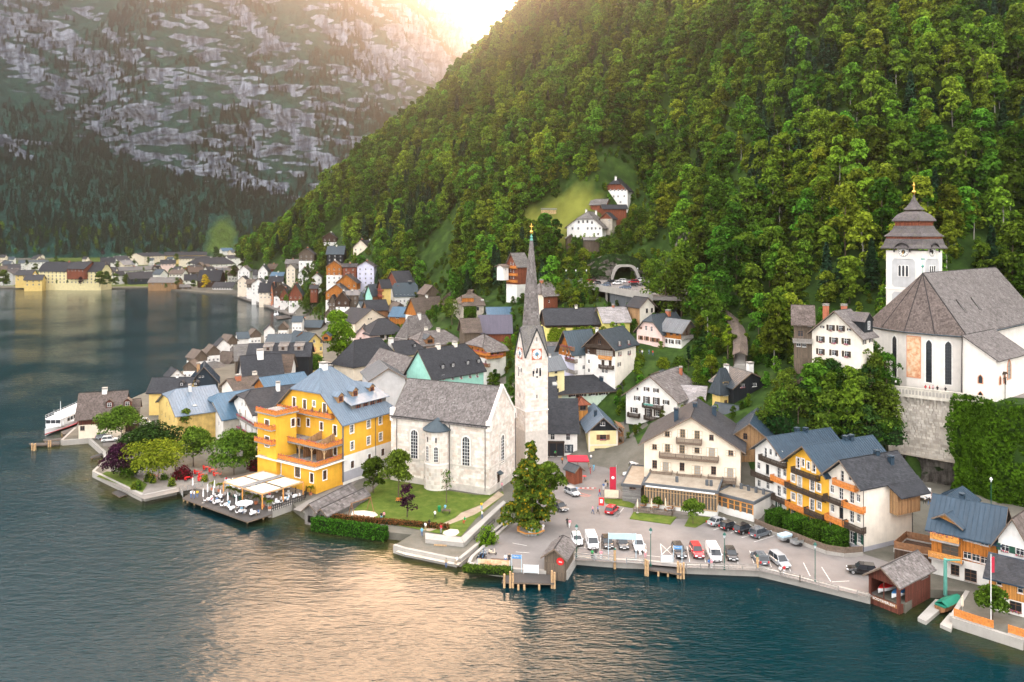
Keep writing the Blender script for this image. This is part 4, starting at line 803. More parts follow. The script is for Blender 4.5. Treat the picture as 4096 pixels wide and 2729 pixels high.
house('row_house','deep yellow row house with blue metal roof and dark timber balconies','m',(1085,402),10.4,16.,Y=143,g=1.4,rot=25,ridge='B',ap=92,wall=[(99,'amber')],rmat='m_deepblue',cov='seam',step=.6,og=1.3,oe=.5,wins=[('A','W',.7,1.9,[(765,268),(930,308)]),('A','W',.6,1.35,[(815,265),(872,295)]),('A','W',.85,1.3,[(712,425),(980,525),(713,618),(985,715)]),('A','Wc',.95,2.0,[(780,465),(782,655)]),('A','W',.9,2.0,[(912,500),(910,705)]),('A','g',.9,1.6,[(705,800),(905,885)])],bal=[('A',(688,375),(950,440),1.1,1.0,'t_dark',False),('A',(622,528),(1015,650),1.2,1.0,'t_dark',False),('A',(628,722),(825,782),1.2,1.0,'t_orange',False),('A',(822,798),(1018,852),1.2,1.0,'t_dark',False)],chim=[(.62,.5,.5,.8,'m_deepblue'),(.7,.48,.6,.8,'m_deepblue')])
fr=house('row_house','cream white row house with black tiled roof and orange balconies beside the blank side wall','m',(1448,521),8.2,12.2,Y=136.2,g=1.4,rot=25,ridge='B',ap=240,wall=[(-10.4,'plinth'),(99,'cream2')],rmat='slate',cov='slate',og=1.3,oe=.5,wins=[('A','p',.7,1.9,[(1225,405)]),('A','p',.7,1.2,[(1305,415)]),('A','p',.8,1.3,[(1118,540),(1392,635),(1122,740),(1395,845)]),('A','p',.9,2.,[(1213,590),(1325,628),(1325,830)]),('A','x',.9,2.,[(1215,792)]),('A','g',.85,1.6,[(1115,930),(1405,1055)]),('A','g',1.,2.,[(1330,1045)])],bal=[('A',(1120,490),(1350,557),1.1,1.0,'t_orange',False),('A',(1025,655),(1232,720),1.2,1.0,'t_dark',False),('A',(1220,722),(1420,787),1.2,1.0,'t_orange',False),('A',(1040,858),(1238,925),1.2,1.0,'t_orange',False),('A',(1224,935),(1425,996),1.2,1.0,'t_dark',False)],chim=[(.66,.5,.5,.8,'m_deepblue'),(.8,.30,-.3,.8,'m_deepblue')])
k=fr.rise/4.1;x0,x1=6.2,12.4
mb=MB();mb.slab([(x0,-2.6,fr.ze+.2-k*2.6),(x1+1.3,-2.6,fr.ze+.2-k*2.6),(x1+1.3,.1,fr.ze+.22+k*.1),(x0-1.2,.1,fr.ze+.22+k*.1)],.2);fr.put('eave_flap',mb.mesh('eave_flap','slate'))
mb=MB();mb.box(x0+.2,x1-.2,-1.6,-.02,fr.ze-5.4,fr.ze-1.2);fr.put('timber_bay',mb.mesh('timber_bay','tanwood'))
mb=MB();mb.tube((fr.b-.1,-.1,0),(fr.b-.1,-.1,fr.ze-.5),.07);mb.tube((-.1,-.1,0),(-.1,-.1,fr.ze-.3),.06);fr.put('downpipe',mb.mesh('downpipe','iron',False))
def flatbox(name,label,c,Np,A,B,Y,roofm='gravelroof',cat='building',into=None,par=.25,**kw):
 f=house(name,label,c,Np,A,B,Y=Y,roof='flat',cat=cat,into=into,**kw);mb=MB();a,b_,h=f.a,f.b,f.ze
 mb.box(0,b_,0,a,h-.15,h+.02);f.put('roof',mb.mesh('roof',roofm));mb=MB()
 for x0,x1,y0,y1 in((-.3,b_+.3,-.3,.0),(-.3,b_+.3,a,a+.3),(-.3,0,0,a),(b_,b_+.3,0,a)):mb.box(x0,x1,y0,y1,h-.3,h+par)
 f.put('parapet',mb.mesh('parapet','darkconc'));return f
f=flatbox('restaurant_annex','flat gravel roofed restaurant annex with long timber framed glass front before the cream hotel','j',(770,978),(160,908),9.5,152.5,g=1.4,wall=[(-3.1,'white'),(99,'tanwood')])
mb=MB();gl=MB();aw=MB()
for i in range(12):
 u=f.a*i/12
 gl.poly([(-.06,u+.12,1.2),(-.06,u+f.a/12-.12,1.2),(-.06,u+f.a/12-.12,f.ze-.75),(-.06,u+.12,f.ze-.75)])
 for q in(u,u+f.a/24):mb.box(-.16,.0,q-.07,q+.07,1.1,f.ze-.6)
mb.box(-.16,0,0,f.a,1.02,1.16);mb.box(-.16,0,0,f.a,f.ze-.7,f.ze-.5);mb.box(-.15,0,0,f.a,f.ze-1.3,f.ze-1.22);aw.box(-.55,-.17,.4,f.a-.4,f.ze-.42,f.ze-.22)
o=f.put('glass_front',gl.mesh('glass_front','glass_lit',False));mb.build('frame','t_tan',o,uv=False);aw.build('awning_box','white_paint',o,uv=False)
mb=MB()
for q in(1.5,2.3,8.2):mb.tube((3.2,q,f.ze),(3.2,q,f.ze+1.1),.32,.32,8)
for q in(3.2,):f.put('vent_pipe',mb.mesh('vent_pipe','darkconc',False))
f=flatbox('restaurant_annex','angled glass corner of the restaurant with white base and black vent pipes on gravel roof','j',(1075,1068),(762,1010),(1228,1022),150.2,g=1.4,wall=[(-2.9,'white'),(-.5,'white'),(99,'tanwood')])
mb=MB();gl=MB()
for i in range(3):
 u=f.a*i/3;gl.poly([(-.05,u+.2,1.3),(-.05,u+f.a/3-.2,1.3),(-.05,u+f.a/3-.2,f.ze-.6),(-.05,u+.2,f.ze-.6)])
 for q in(u+.1,u+f.a/6,u+f.a/3-.1):mb.box(-.14,0,q-.09,q+.09,1.2,f.ze-.5)
mb.box(-.14,0,0,f.a,f.ze-.55,f.ze-.3);mb.box(-.13,0,0,f.a,2.2,2.28);o=f.put('glass_front',gl.mesh('glass_front','glass_lit',False));mb.build('frame','t_honey',o,uv=False)
for i in range(5):mb=MB();mb.tube((0,0,0),(0,0,1.),.32,.32,8);mb.tube((0,0,1.),(0,0,1.1),.36,.3,8);f.put('vent_pipe',mb.mesh('vent_pipe','darkconc',False),(f.b*.75,f.a*(.1+i*.2),f.ze))
flatbox('store_block','grey timber sided flat roofed block beside the red banner','h',(1150,660),(985,648),(1222,548),160.4,g=1.4,wall='siding',wins=[('A','b',1.3,.5,[(1075,680)])])
fr=house('shop','white shop with dark steep roof and timber shopfront behind the church tower','h',(150,152),10.,(580,152),Y=193.3,g=1.4,rot=0,ridge='B',ap=-118,wall='white',rmat='m_dark',cov='slate',oe=.8,og=.6,cat='shop',wins=[('B','p',1.0,1.5,[(360,218),(498,222),(240,215)])],dorm=[('B',2.6,.4,3.4,2.6,'orangewood','m_dark','b',1.1)])
mb=MB();gl=MB();u0,z0=fr.hit('B',205,392);u1,z1=fr.hit('B',458,268);
for i in range(5):q=u0+(u1-u0)*i/4;mb.box(q-.12,q+.12,-.22,0,0,z1-.1)
mb.box(u0-.2,u1+.2,-.5,0,z1-.15,z1+.35);gl.poly([(u0,-.05,.1),(u1,-.05,.1),(u1,-.05,z1-.1),(u0,-.05,z1-.1)]);o=fr.put('shopfront',gl.mesh('shopfront','glass',False));mb.build('frame','t_dark',o,uv=False)
u,z=fr.hit('B',505,325);mb=MB();mb.box(u-1.05,u+1.05,-.1,-.01,z-1.,z+1.);o=fr.put('menu_board',mb.mesh('menu_board','blueblack',False));mb=MB();R_=random.Random(3)
for i in range(6):mb.box(u-.85,u-.85+R_.uniform(.35,.75),-.115,-.1,z+.62-i*.24,z+.69-i*.24);mb.box(u+.25,u+.25+R_.uniform(.3,.55),-.115,-.1,z+.62-i*.24,z+.69-i*.24)
tag(mb.build('lettering','white_paint',o,uv=False),kind='stuff')
fr=house('shop','small pale yellow shop with grey metal gable roof and black boarded gable','h',(682,165),15.,(942,165),Y=191.8,g=1.4,rot=3,ridge='A',ap=48,wall='paleyellow',wallB=[(0,'paleyellow'),(99,'blackwood')],rmat='m_steel',cov='seam',step=.7,cat='shop',wins=[('B','Gf',1.6,1.2,[(812,222)]),('B','p',1.2,.9,[(808,102)]),('B','xl',4.1,2.2,[(810,362)])],chim=[(.35,.35,.3,.7,'m_deepblue')])
mb=MB();mb.box(-.05,.35,-.06,-.01,0,fr.ze);mb.box(fr.b-.35,fr.b+.05,-.06,-.01,0,fr.ze);mb.box(.35,fr.b-.35,-.05,-.01,3.0,3.3);fr.put('trim_band',mb.mesh('trim_band','cream2',False))
mb=MB()
for z in(.2,2.6,5.2):mb.box(fr.b+.1,fr.b+1.4,-.1,5,z,z+.12)
for y in(-.05,2.4,4.9):
 for x in(fr.b+.15,fr.b+1.35):mb.box(x-.07,x+.07,y-.07,y+.07,0,7.2)
for z in(2.72,5.32):slat_rail(mb,(fr.b+1.35,0,z),(fr.b+1.35,5,z),.9);slat_rail(mb,(fr.b+.15,-.05,z),(fr.b+1.35,-.05,z),.9)
mb.slab([(fr.b+.05,-.4,7.9),(fr.b+1.7,-.4,7.2),(fr.b+1.7,5.2,7.2),(fr.b+.05,5.2,7.9)],.12);fr.put('timber_stair',mb.mesh('timber_stair','t_brown',False))
fr=house('garage','low garage with two arched brown timber doors beside the pale yellow shop','h',(988,238),9.,(1185,258),Y=200,g=1.4,ridge='B',rh=3.6,oe=.9,wall='white',rmat='slate',cov='slate',cat='garage')
for u in(.27,.77):
 mb=MB();q=fr.b*u;w2=1.75;arc=[(q-w2,-.03,.0),(q+w2,-.03,.0)]+[(q+w2*math.cos(t),-.03,2.1+.75*math.sin(t))for t in np.linspace(0,PI,9)];mb.prism(arc,(0,-.06,0));fr.put('garage_door',mb.mesh('garage_door','wood'))
house('long_house','long mint green house with brown tiled roof and dark shutters','i',(305,940),9.5,(880,905),Y=208,ridge='B',ap=808,wall='palemint',wallA='rusticwall',rmat='browntile',cov='slate',oe=1.0,wins=[('B','S',1.3,1.15,[(432,962),(508,957),(610,950),(703,943),(798,930)]),('B','d',1.,1.6,[(700,1035),(790,1030)])],chim=[(.72,.3,-.4,.9,'m_deepblue'),(.95,.45,.3,.8,'brick')])
fr=house('porch','timber porch with small red hipped roof beside the mint green house','i',(478,1042),4.,(562,1036),Y=203,ridge='B',rh=1.3,hip=(1,1),wall=[(-1.9,'honeywood'),(99,'wood')],rmat='redwood',cat='porch',wins=[('B','b',1.6,1.2,G(1,[4.5]))])
fr=house('guest_house','white gable fronted guest house with mossy roof, black balconies and dark shutters','i',(1365,1012),(905,950),15.,Y=195,ridge='B',ap=795,wall='white',rmat='shingle_moss',cov='big',og=1.0,oe=.9,wins=[('A','S',.75,.95,[(1090,912),(1175,923)]),('A','x',.5,.6,[(1007,908)]),('A','S',.85,1.05,[(1005,993),(1265,1030)]),('A','S',.9,1.7,[(1090,1008),(1177,1018)]),('A','S',1.,1.3,[(978,1100)]),('A','S',1.,1.9,[(1107,1122),(1187,1122)])],bal=[('A',(1048,1080),(1225,1086),1.1,.95,'t_dark',False),('A',(915,1156),(1015,1166),1.1,.95,'t_dark',False),('A',(1062,1186),(1215,1196),1.2,.95,'t_dark',False)],chim=[(.9,.35,.4,.7,'brick')])
u,z=fr.hit('A',1045,1105);mb=MB();mb.box(-.05,-.01,u-.75,u+.75,z-1.2,z+1.2);fr.put('wall_painting',mb.mesh('wall_painting','fresco',False))if 'fresco' in _M else None
u0,z0=fr.hit('A',1105,1046,1.15);mb=MB();mb.box(-1.22,-1.18,u0-1.3,u0+1.3,z0-.3,z0+.1);fr.put('banner',mb.mesh('banner','verdigris',False))
house('side_wing','low wing with pale slate roof attached beside the white guest house','i',(1590,1035),(1372,1018),9.,Y=197,ridge='A',rh=3.2,wall='white',rmat='eternit',cov='course',wins=[('A','S',1.,1.2,[(1400,1042)]),('A','d',1.5,1.1,[(1465,1045)])])
house('timber_house','brown timber house with dark metal roof above the white guest house','i',(1440,893),(975,838),11.,Y=212,ridge='B',rh=3.4,wall='oldwood',rmat='m_dark',cov='seam',step=.8,chim=[(.55,.35,.3,.7,'brick')])
fr=house('corner_house','yellow corner house with dark hipped metal roof below the stone stairway','i',(1748,885),(1678,852),(1858,872),Y=190,lead='B',ridge='B',rh=3.8,hip=(1,.8),wall=[(-2.8,'yellow'),(-1.7,'yellow'),(99,'yellow')],rmat='m_dark',cov='seam',oe=.8,wins=[('A','o',.9,1.4,[(1690,895),(1715,940)]),('B','b',1.,1.1,[(1800,1030)]),('B','Wc',1.3,1.2,[(1800,945)]),('B','b',1.6,.6,[(1800,858)])],chim=[(.9,.6,.6,.9,'white')])
house('timber_house','black boarded timber house with red window flowers and tall white chimney','i',(1872,888),9.,(2215,862),Y=189,ridge='A',ap=765,rf=.42,wall='blackwood',rmat='m_dark',cov='seam',step=.8,oe=.9,wins=[('B','pf',1.3,.9,[(1948,880)]),('B','p',1.3,.9,[(2055,872)])],chim=[(.62,.35,1.6,1.3,'white')])
house('shed','small white outbuilding with dark roof below the black timber house','i',(1895,1135),6.,(1960,1115),Y=184,ridge='A',rh=1.4,wall='white',rmat='m_dark',cat='outbuilding',wins=[('B','d',.7,.9,G(1,[2.2]))])
fr=house('pink_house','pale pink house with rounded half hipped dark roof and brown shutters','i',(1228,408),(1002,380),12.,Y=232,g=19.8,ridge='B',ap=252,hip=(.35,0),wall='pink',rmat='m_dark',cov='seam',step=.8,oe=.8,og=.8,wins=[('A','p',.8,1.4,[(1085,365),(1133,372)]),('A','G',.5,.6,[(1038,362)]),('A','G',.9,1.2,[(1037,450),(1090,457),(1143,468),(1185,474)]),('A','n',.8,1.1,[(1060,550),(1148,572)])],chim=[(.7,.45,.8,1.2,'brick')])
house('pink_house_wing','white wing with orange timber upper floor beside the pale pink house','i',(1400,394),(1226,362),(1522,368),Y=228,g=20.,ridge='A',ap=300,rf=.5,wall=[(-2.4,'white'),(99,'orangewood')],wallB=[(-2.4,'white'),(99,'oldwood')],rmat='m_grey',cov='seam',step=.7,oe=.8,og=1.,wins=[('A','s',.9,1.2,[(1255,478),(1312,486),(1372,490)]),('A','b',1.,1.1,[(1255,405),(1310,410),(1365,412)]),('B','b',.9,1.5,[(1450,408)])],bal=[('B',(1425,465),(1510,450),1.,.9,'t_grey',False)])
fr=house('tall_house','tall beige house with dark timber gable, metal roof and flower boxes','g',(1480,885),(1212,848),(1665,802),Y=212,ridge='B',ap=728,wall='cream2',wallA=[(-2.2,'white'),(99,'darkwood')],rmat='m_dark',cov='seam',step=.7,oe=.6,og=1.2,wins=[('B','Sf',.9,1.05,[(1518,840),(1600,830),(1520,930),(1605,920)]),('B','S',.9,1.0,[(1515,1025)]),('A','p',.6,1.0,[(1243,908),(1243,1000),(1243,1080)]),('A','b',1.,1.5,[(1338,820)]),('A','bc',5.2,1.6,[(1383,925)]),('A','p',.8,1.,[(1370,1085),(1400,1088)]),('A','b',.9,1.4,[(1370,1010),(1435,1015)])],bal=[('A',(1205,872),(1440,882),1.0,.9,'t_dark',False),('A',(1328,972),(1438,980),.7,.8,'t_honey',False),('A',(1330,1050),(1455,1076),1.,.9,'t_dark',False)],chim=[(.2,.75,.2,.6,'white')])
house('tall_house','tall white house with blue grey metal roof and timber gable balconies','g',(1115,928),(975,888),(1310,905),Y=216,ridge='B',ap=732,wall='white',wallA=[(-1.2,'lilac'),(99,'orangewood')],rmat='m_copper',cov='seam',step=.8,oe=.5,og=1.2,wins=[('B','p',.9,1.1,[(1170,955),(1200,1052)]),('A','p',.7,1.2,[(1015,890),(1050,905),(1080,915)]),('A','b',.8,1.3,[(1040,960),(1075,965)])],bal=[('A',(985,880),(1090,895),1.,.9,'t_brown',True),('A',(1030,998),(1115,1006),1.1,.9,'t_old',True),('A',(1035,1092),(1115,1108),1.1,.9,'t_grey',False)])
house('small_house','small yellow house with pale metal roof and brown timber side','g',(885,1068),(785,1062),(1025,1052),Y=206,lead='B',ridge='B',rh=2.6,wall='paleyellow',wallA='redwood',rmat='m_grey',cov='seam',wins=[('B','n',.9,.8,[(950,1092)]),('B','n',1.,1.3,[(950,1150)]),('B','n',.8,1.1,[(965,1260)])],chim=[(.4,.5,.4,.6,'white')])
house('small_house','low house with dark blue roof and skylight beside the church tower','g',(770,1335),8.,(945,1332),Y=201,ridge='B',rh=4.6,wall='cream',rmat='m_dark',cov='slate')
skylight(HS['small_house'],'B',5.2,2.2,1.3,1.)
fr=house('vine_house','black roofed house with yellow wall covered in bright lime vines','g',(865,656),10.5,(1372,648),Y=252,ridge='B',ap=528,hip=(.2,0),wall=[(-1.6,'lemon'),(99,'darkwood')],rmat='slate',cov='slate',oe=1.,wins=[('B','b',1.1,1.3,G([.1,.21,.62],[fr.ze*0+2.2]))],chim=[(.58,.5,.7,.8,'cream2')])
def vine(fr,face,u0,u1,z0,z1,n,size,leaf,seed,name='vine',off=.12,edge=.35):
 def fn(u,v,r):
  uu=u0+(u1-u0)*u;zz=z0+(z1-z0)*v;k=(v<.55+.5*np.sin(u*23+seed)*np.sin(u*9+1)+edge);uu,zz=uu[k],zz[k];d=-off-r.random(len(uu))*.25
  P=np.stack([uu,d,zz],1)if face=='B' else np.stack([d,uu,zz],1);return P,np.tile([0,-1,.3]if face=='B' else[-1,0,.3],(len(P),1))
 me=link(name,None);bpy.data.objects.remove(me);r=np.random.default_rng(seed);P,Nn=fn(r.random(n),r.random(n),r);return fr.put(name,card_mesh(name,cards(P,Nn,size,r,1,.6),leaf))
vine(fr,'B',.3,fr.b-.5,fr.ze-5.8,fr.ze-1.4,2600,.5,'ivy_bright',5)
house('yellow_house','lemon yellow house with mottled grey slate roof beside the vine covered house','g',(1380,642),10.,(1612,636),Y=251,ridge='B',ap=518,wall='lemon',rmat='eternit',cov='course',wins=[('B','g',1.2,1.1,[(1467,655)])],chim=[(.55,.5,.7,.7,'brick')])
house('small_house','small beige house with dark shingle roof below the parking deck','g',(1700,508),6.,(1832,500),Y=252,ridge='A',rh=2.6,wall='cream2',wallA='tanwood',rmat='slate',wins=[('B','d',.9,1.4,[(1765,545),(1810,540)])])
house('yellow_house','cream and red timber house with mixed shingle roof above the vine house','g',(838,408),(688,374),(965,378),Y=290,ridge='B',ap=298,hip=(.8,0),wall='redwood',wallA='cream',rmat='shingle_brown',cov='big',wins=[('A','p',.8,1.1,[(718,398),(752,400),(700,458),(733,460),(768,463)]),('B','p',.7,.9,[(857,405),(900,403),(887,460)])],chim=[(.45,.5,.9,1.1,'brick')])
house('hill_chalet','tall hillside chalet with stacked timber balconies behind the church spire','g',(600,138),(505,122),(706,126),Y=325,ridge='B',ap=30,wall=[(-8,'white'),(99,'redwood')],rmat='shingle',cov='course',wins=[('A','p',.8,1.1,[(545,120),(568,125),(545,185),(570,190),(545,240),(570,245)])],bal=[('A',(505,160),(590,165),1.,.9,'t_orange',False),('A',(505,225),(590,232),1.1,.9,'t_orange',False),('A',(505,285),(590,290),1.1,.9,'t_orange',False)])
house('small_house','little white annex with flat shingle roof on the path up to the tall chalet','g',(478,150),4.,(525,148),Y=325,g=onY('g',478,150,325).z-3.2,ridge='B',rh=.8,wall='white',rmat='shingle_brown',wins=[('B','p',.6,.7,G(1,[2.]))])
fr=house('tower_house','medieval rough stone tower house with brown hipped shingle roof and ivy strip','b',(2040,690),(1952,672),(2216,688),Y=330,ridge='B',ap=560,hip=(.9,.6),wall='rusticwall',rmat='shingle_brown',cov='course',oe=.6,skirt=6,wins=[('A','x',.8,1.,[(1990,690),(1990,745),(2010,800),(2028,710)]),('B','x',1.,1.4,[(2165,718),(2118,725)])],dorm=[('A',3.,.2,2.4,2.,'orangewood','shingle_brown','b')])
vine(fr,'B',.2,5.5,-1,fr.ze-.2,1500,.6,'ivy',9,edge=.6)
skylight(fr,'B',9,2.2,1.4,1.1);skylight(fr,'B',11,2.2,1.4,1.1)
fr=house('hill_house','large white hillside house with brown boarded gable and dark half hipped roof, the uppermost','q',(1072,292),13.,13.8,Y=388,g=63,ridge='B',rot=63,ap=165,hip=(.45,.2),wall=[(99,'white')],wallA=[(.2,'white'),(99,'redwood')],rmat='slate',cov='course',wins=[('A','p',.8,1.1,[(895,290),(935,292),(975,290),(1013,290),(1048,288),(893,358),(927,357),(972,355),(1037,353),(852,358)]),('A','p',1.,1.1,[(998,415)]),('B','p',1.1,1.,[(1166,348)])],chim=[(.1,.5,.8,.9,'white'),(.8,.5,.4,.9,'white')])
house('barn','brown timber barn with grey shingle roof below the uppermost white house','q',(840,438),7.5,7.5,Y=384,rot=68,g=60,ridge='A',rh=2.6,wall='redwood',rmat='shingle',cov='course',cat='barn')
house('barn','low open timber shed with dark roof leaning on the uppermost white house','q',(820,480),5.,11.3,Y=380,rot=5,g=60,ridge='B',rh=1.7,wall='redwood',rmat='slate',cat='barn')
fr=house('hill_house','white hillside house with wide brown roof, wall vines and garden terrace','q',(808,672),17.3,12.,Y=368,g=49.5,rot=68,ridge='B',rf=.45,ap=515,hip=(.45,0),wall='white',rmat='shingle',cov='course',oe=1.2,og=.8,wins=[('A','n',.9,1.2,[(562,622),(607,618),(652,618),(700,628)]),('A','p',.9,1.2,[(495,690),(557,690),(655,690),(697,690),(737,690)]),('A','n',.8,.8,[(782,690),(765,748)])],chim=[(.35,.52,1.,.8,'white'),(.9,.35,.6,.8,'white')])
vine(fr,'A',3,fr.a-3,.2,6.,700,.5,'ivy_bright',12,edge=.1)
house('barn','stone barn with boarded gable behind the white vine house','q',(912,585),6.2,5.,Y=373,g=55,rot=60,ridge='B',ap=525,wall=[(-.2,'rusticwall'),(99,'redwood')],rmat='slate',cat='barn',wins=[('A','p',.8,.8,[(880,605)])])
house('garden_shed','little timber garden hut with shingle roof on the hillside path','q',(435,790),3.,3.5,Y=364,g=49,rot=5,ridge='A',rh=1.2,wall='oldwood',rmat='shingle',cat='shed')
house('porch','lean to porch with shingle roof before the white vine house','q',(625,808),3.5,6.9,Y=361,g=49,rot=8,ridge='B',rh=.9,wall='oldwood',rmat='shingle',cat='porch')
fr=house('parsonage','cream parsonage with dark shutters, flower boxes and shingled gable roof beside the tall tower','k',(675,1265),(290,1225),(770,1205),Y=172,g=25.5,ridge='B',ap=1070,wall='cream2',rmat='shingle_dark',cov='shingle',oe=.9,og=1.0,lead='A',skirt=5,wins=[('A','sf',.95,1.25,[(437,1198),(515,1203)]),('A','s',.45,.5,[(373,1192),(582,1212)]),('A','sf',1.0,1.3,[(357,1287),(460,1297),(558,1305),(357,1385),(560,1405)]),('A','s',1.0,1.3,[(461,1395)]),('B','S',.8,1.2,[(700,1305),(750,1290)])],chim=[(.35,.8,.9,1.0,'brick'),(.85,.55,.9,1.0,'brick')],dorm=[('B',4.2,.3,4.,2.6,'blackwood','shingle_dark','p',1.)])
house('timber_wing','old timber house with sagging shingle roof and balcony behind the cream parsonage','k',(290,1150),(150,1145),8.,Y=181,ridge='A',rh=3.2,oe=1.2,wall='oldwood',rmat='shingle_brown',cov='shingle',lead='A',skirt=4,wins=[('A','p',.9,1.,[(190,1165),(283,1172),(185,1328),(228,1332)]),('A','b',1.2,1.4,[(200,1245)])],bal=[('A',(140,1310),(290,1322),1.2,.9,'t_grey',False)])
fr=HY=house('lakeside_hotel','large yellow lakeside hotel with blue grey metal roof and wooden flower balconies','d',(945,1092),(345,935),(1400,968),b=((1929-1200)/.44643,2.0),ridge='B',lead='B',ap=640,hip=(.42,1),wall=[(-7.6,'white'),(99,'amber')],wallA='amber',rmat='m_steel',cov='seam',step=.62,oe=.9,og=1.0,cat='hotel',climit=70,wins=[('B','W',1.,1.75,[(1025,1155),(1175,1112),(1280,1078),(1028,1305),(1175,1260),(1283,1225)]),('B','B',1.,1.6,[(1030,1475),(1302,1365)]),('B','B',.9,2.,[(1183,1420)]),('A','Bl',1.,2.1,[(508,915),(602,935),(780,970)]),('A','W',.8,1.2,[(686,930)]),('A','B',.9,1.7,[(498,1098),(547,1095),(633,1098),(752,1130)]),('A','B',1.,2.2,[(873,1170),(875,1345)])],dorm=[('B',.8+1.8,3.4,1.7,1.6,'tanwood','m_steel','r'),('B',7.4,3.8,1.7,1.6,'tanwood','m_steel','r'),('B',13.2,4.2,1.7,1.6,'tanwood','m_steel','r')],chim=[(.28,.5,1.1,1.4,'white')])
b_=fr.b;mb=MB();mb.box(4.2,b_-1.0,1.6,4.5,fr.ze+.5,fr.ze+2.7);o=fr.put('long_dormer',mb.mesh('long_dormer','greywood'));mb=MB();mb.slab([(3.4,1.0,fr.ze+2.75),(b_-.3,1.0,fr.ze+2.75),(b_-.3,6.2,fr.ze+4.8),(3.4,6.2,fr.ze+4.8)],.15);mb.build('dormer_roof','m_steel',o)
for i in range(4):ps=win_parts('r',1.3,1.45);q=(6.2+i*(b_-9.)/3.2,1.52,fr.ze+1.75);link('window',ps[0][1],o,q);link('pane',ps[1][1],o,q)
mb=MB();mb.box(-.06,.2,-.06,.2,0,fr.ze);mb.tube((b_*.62,-.1,0),(b_*.62,-.1,fr.ze),.07);mb.tube((-.12,-.12,0),(-.12,-.12,fr.ze),.07);fr.put('downpipe',mb.mesh('downpipe','m_grey',False))
mb=MB();mb.box(-.03,b_,-.04,-.005,0,2.1);fr.put('plinth_band',mb.mesh('plinth_band','plinth'))
w1=house('wing','','d',(347,1042),(180,1003),(528,1012),Y=171.5,g=2.0,roof='flat',wall='amber',into=fr,lead='A',wins=[('A','Bl',1.5,2.2,[(264,1120),(265,1268)]),('B','B',.9,1.7,[(498,1098)])])
def deck(fr,f,z,x0,x1,y0,y1,rails,rm='t_orange',fl=True,h=1.0,th=.3,dm='deck',nm='terrace'):
 mb=MB();mb.box(x0,x1,y0,y1,z-th,z);o=fr.put(nm,mb.mesh(nm,dm));r_=MB()
 for p,q in rails:slat_rail(r_,(*p,z),(*q,z),h,sp=.2,sw=.17)
 o2=fr.put('railing',r_.mesh('railing',rm,False),parent=o);tag(o2,kind='stuff')
 if fl:
  for i,(p,q)in enumerate(rails):n_=Vector((q[1]-p[1],p[0]-q[0],0));tag(fr.put('flower_box',flower_strip((*p,z),(*q,z),z+h-.05,seed=i+3,n=int(14*math.dist(p,q))),parent=o),kind='stuff')
 return o
a1,b1=w1.a,w1.b;deck(w1,w1,w1.ze+.25,-.5,b1+.3,-.5,a1+.3,[((-.45,a1),(-.45,-.45)),((-.45,-.45),(b1,-.45))])
for z in(w1.ze-3.0,w1.ze-6.2):deck(w1,w1,z,-1.1,.0,.2,a1-.3,[((-1.05,a1-.3),(-1.05,.2)),((-1.05,.2),(-.05,.2))],th=.2)
a_=fr.a;deck(fr,fr,fr.ze+.45,-1.1,0,2.6,a_-1.8,[((-1.05,a_-1.8),(-1.05,2.6)),((-1.05,2.6),(-.05,2.6))],th=.25)
zt=fr.ze-4.75;deck(fr,fr,zt,-5.4,0,.0,a_-5.6,[((-5.35,a_-5.7),(-5.35,.05)),((-5.35,.05),(-.05,.05))],th=.35)
for y in np.linspace(.3,a_-6.2,5):mb=MB();mb.box(-5.2,-5.0,y-.1,y+.1,zt-3.3,zt-.3);mb.tube((-5.1,y,zt-1.3),(-5.1,y+.8,zt-.35),.06,.06,4);mb.tube((-5.1,y,zt-1.3),(-5.1,y-.8,zt-.35),.06,.06,4);fr.put('timber_post',mb.mesh('timber_post','t_tan',False))
for y in(2.5,6.5):mb=MB();mb.prism([(-.1,y,zt),(-4.6,y,zt),(-4.6,y,zt+.9),(-.1,y,zt+2.)],(0,.08,0));fr.put('screen',mb.mesh('screen','tanwood'))
for y in(3.2,7.4):mb=MB();mb.box(-4.6,-.1,y,y+.08,zt-3.2,zt-.4);fr.put('screen',mb.mesh('screen','wood'))
for y in(4.6,7.,9.5):mb=MB();mb.prism([(-.05,y,fr.ze+.45),(-1.,y,fr.ze+.45),(-.8,y,fr.ze+1.5),(-.05,y,fr.ze+2.2)],(0,.07,0));fr.put('screen',mb.mesh('screen','tanwood'))
zl=fr.ze-8.0;w2=house('annex','','d',(705,1502),(232,1388),8.,Y=166,g=1.8,roof='flat',wall='amber',into=fr,lead='A',wins=[('B','B',1.,1.9,G([.3],[2.9])),('A','B',1.,1.9,G([.08],[2.7])),('A','Bl',1.6,2.2,G([.34],[3.2])),('A','Bl',4.2,2.7,G([.78],[3.2]))])
a2,b2=w2.a,w2.b;deck(w2,w2,w2.ze+.2,-.8,b2,-.5,a2+.5,[((-.55,a2+.4),(-.55,-.3)),((-.55,-.3),(b2,-.3))],th=.35)
mb=MB();mb.slab([(-1.4,-.95,w2.ze-.1),(b2,-.95,w2.ze-.1),(b2,-.02,w2.ze+.15),(-.02,-.02,w2.ze+.15)],.1);mb.slab([(-1.4,-.95,w2.ze-.1),(-.02,-.02,w2.ze+.15),(-.02,a2+.6,w2.ze+.15),(-1.4,a2+.9,w2.ze-.1)],.1);w2.put('canopy_ledge',mb.mesh('canopy_ledge','cream2'))
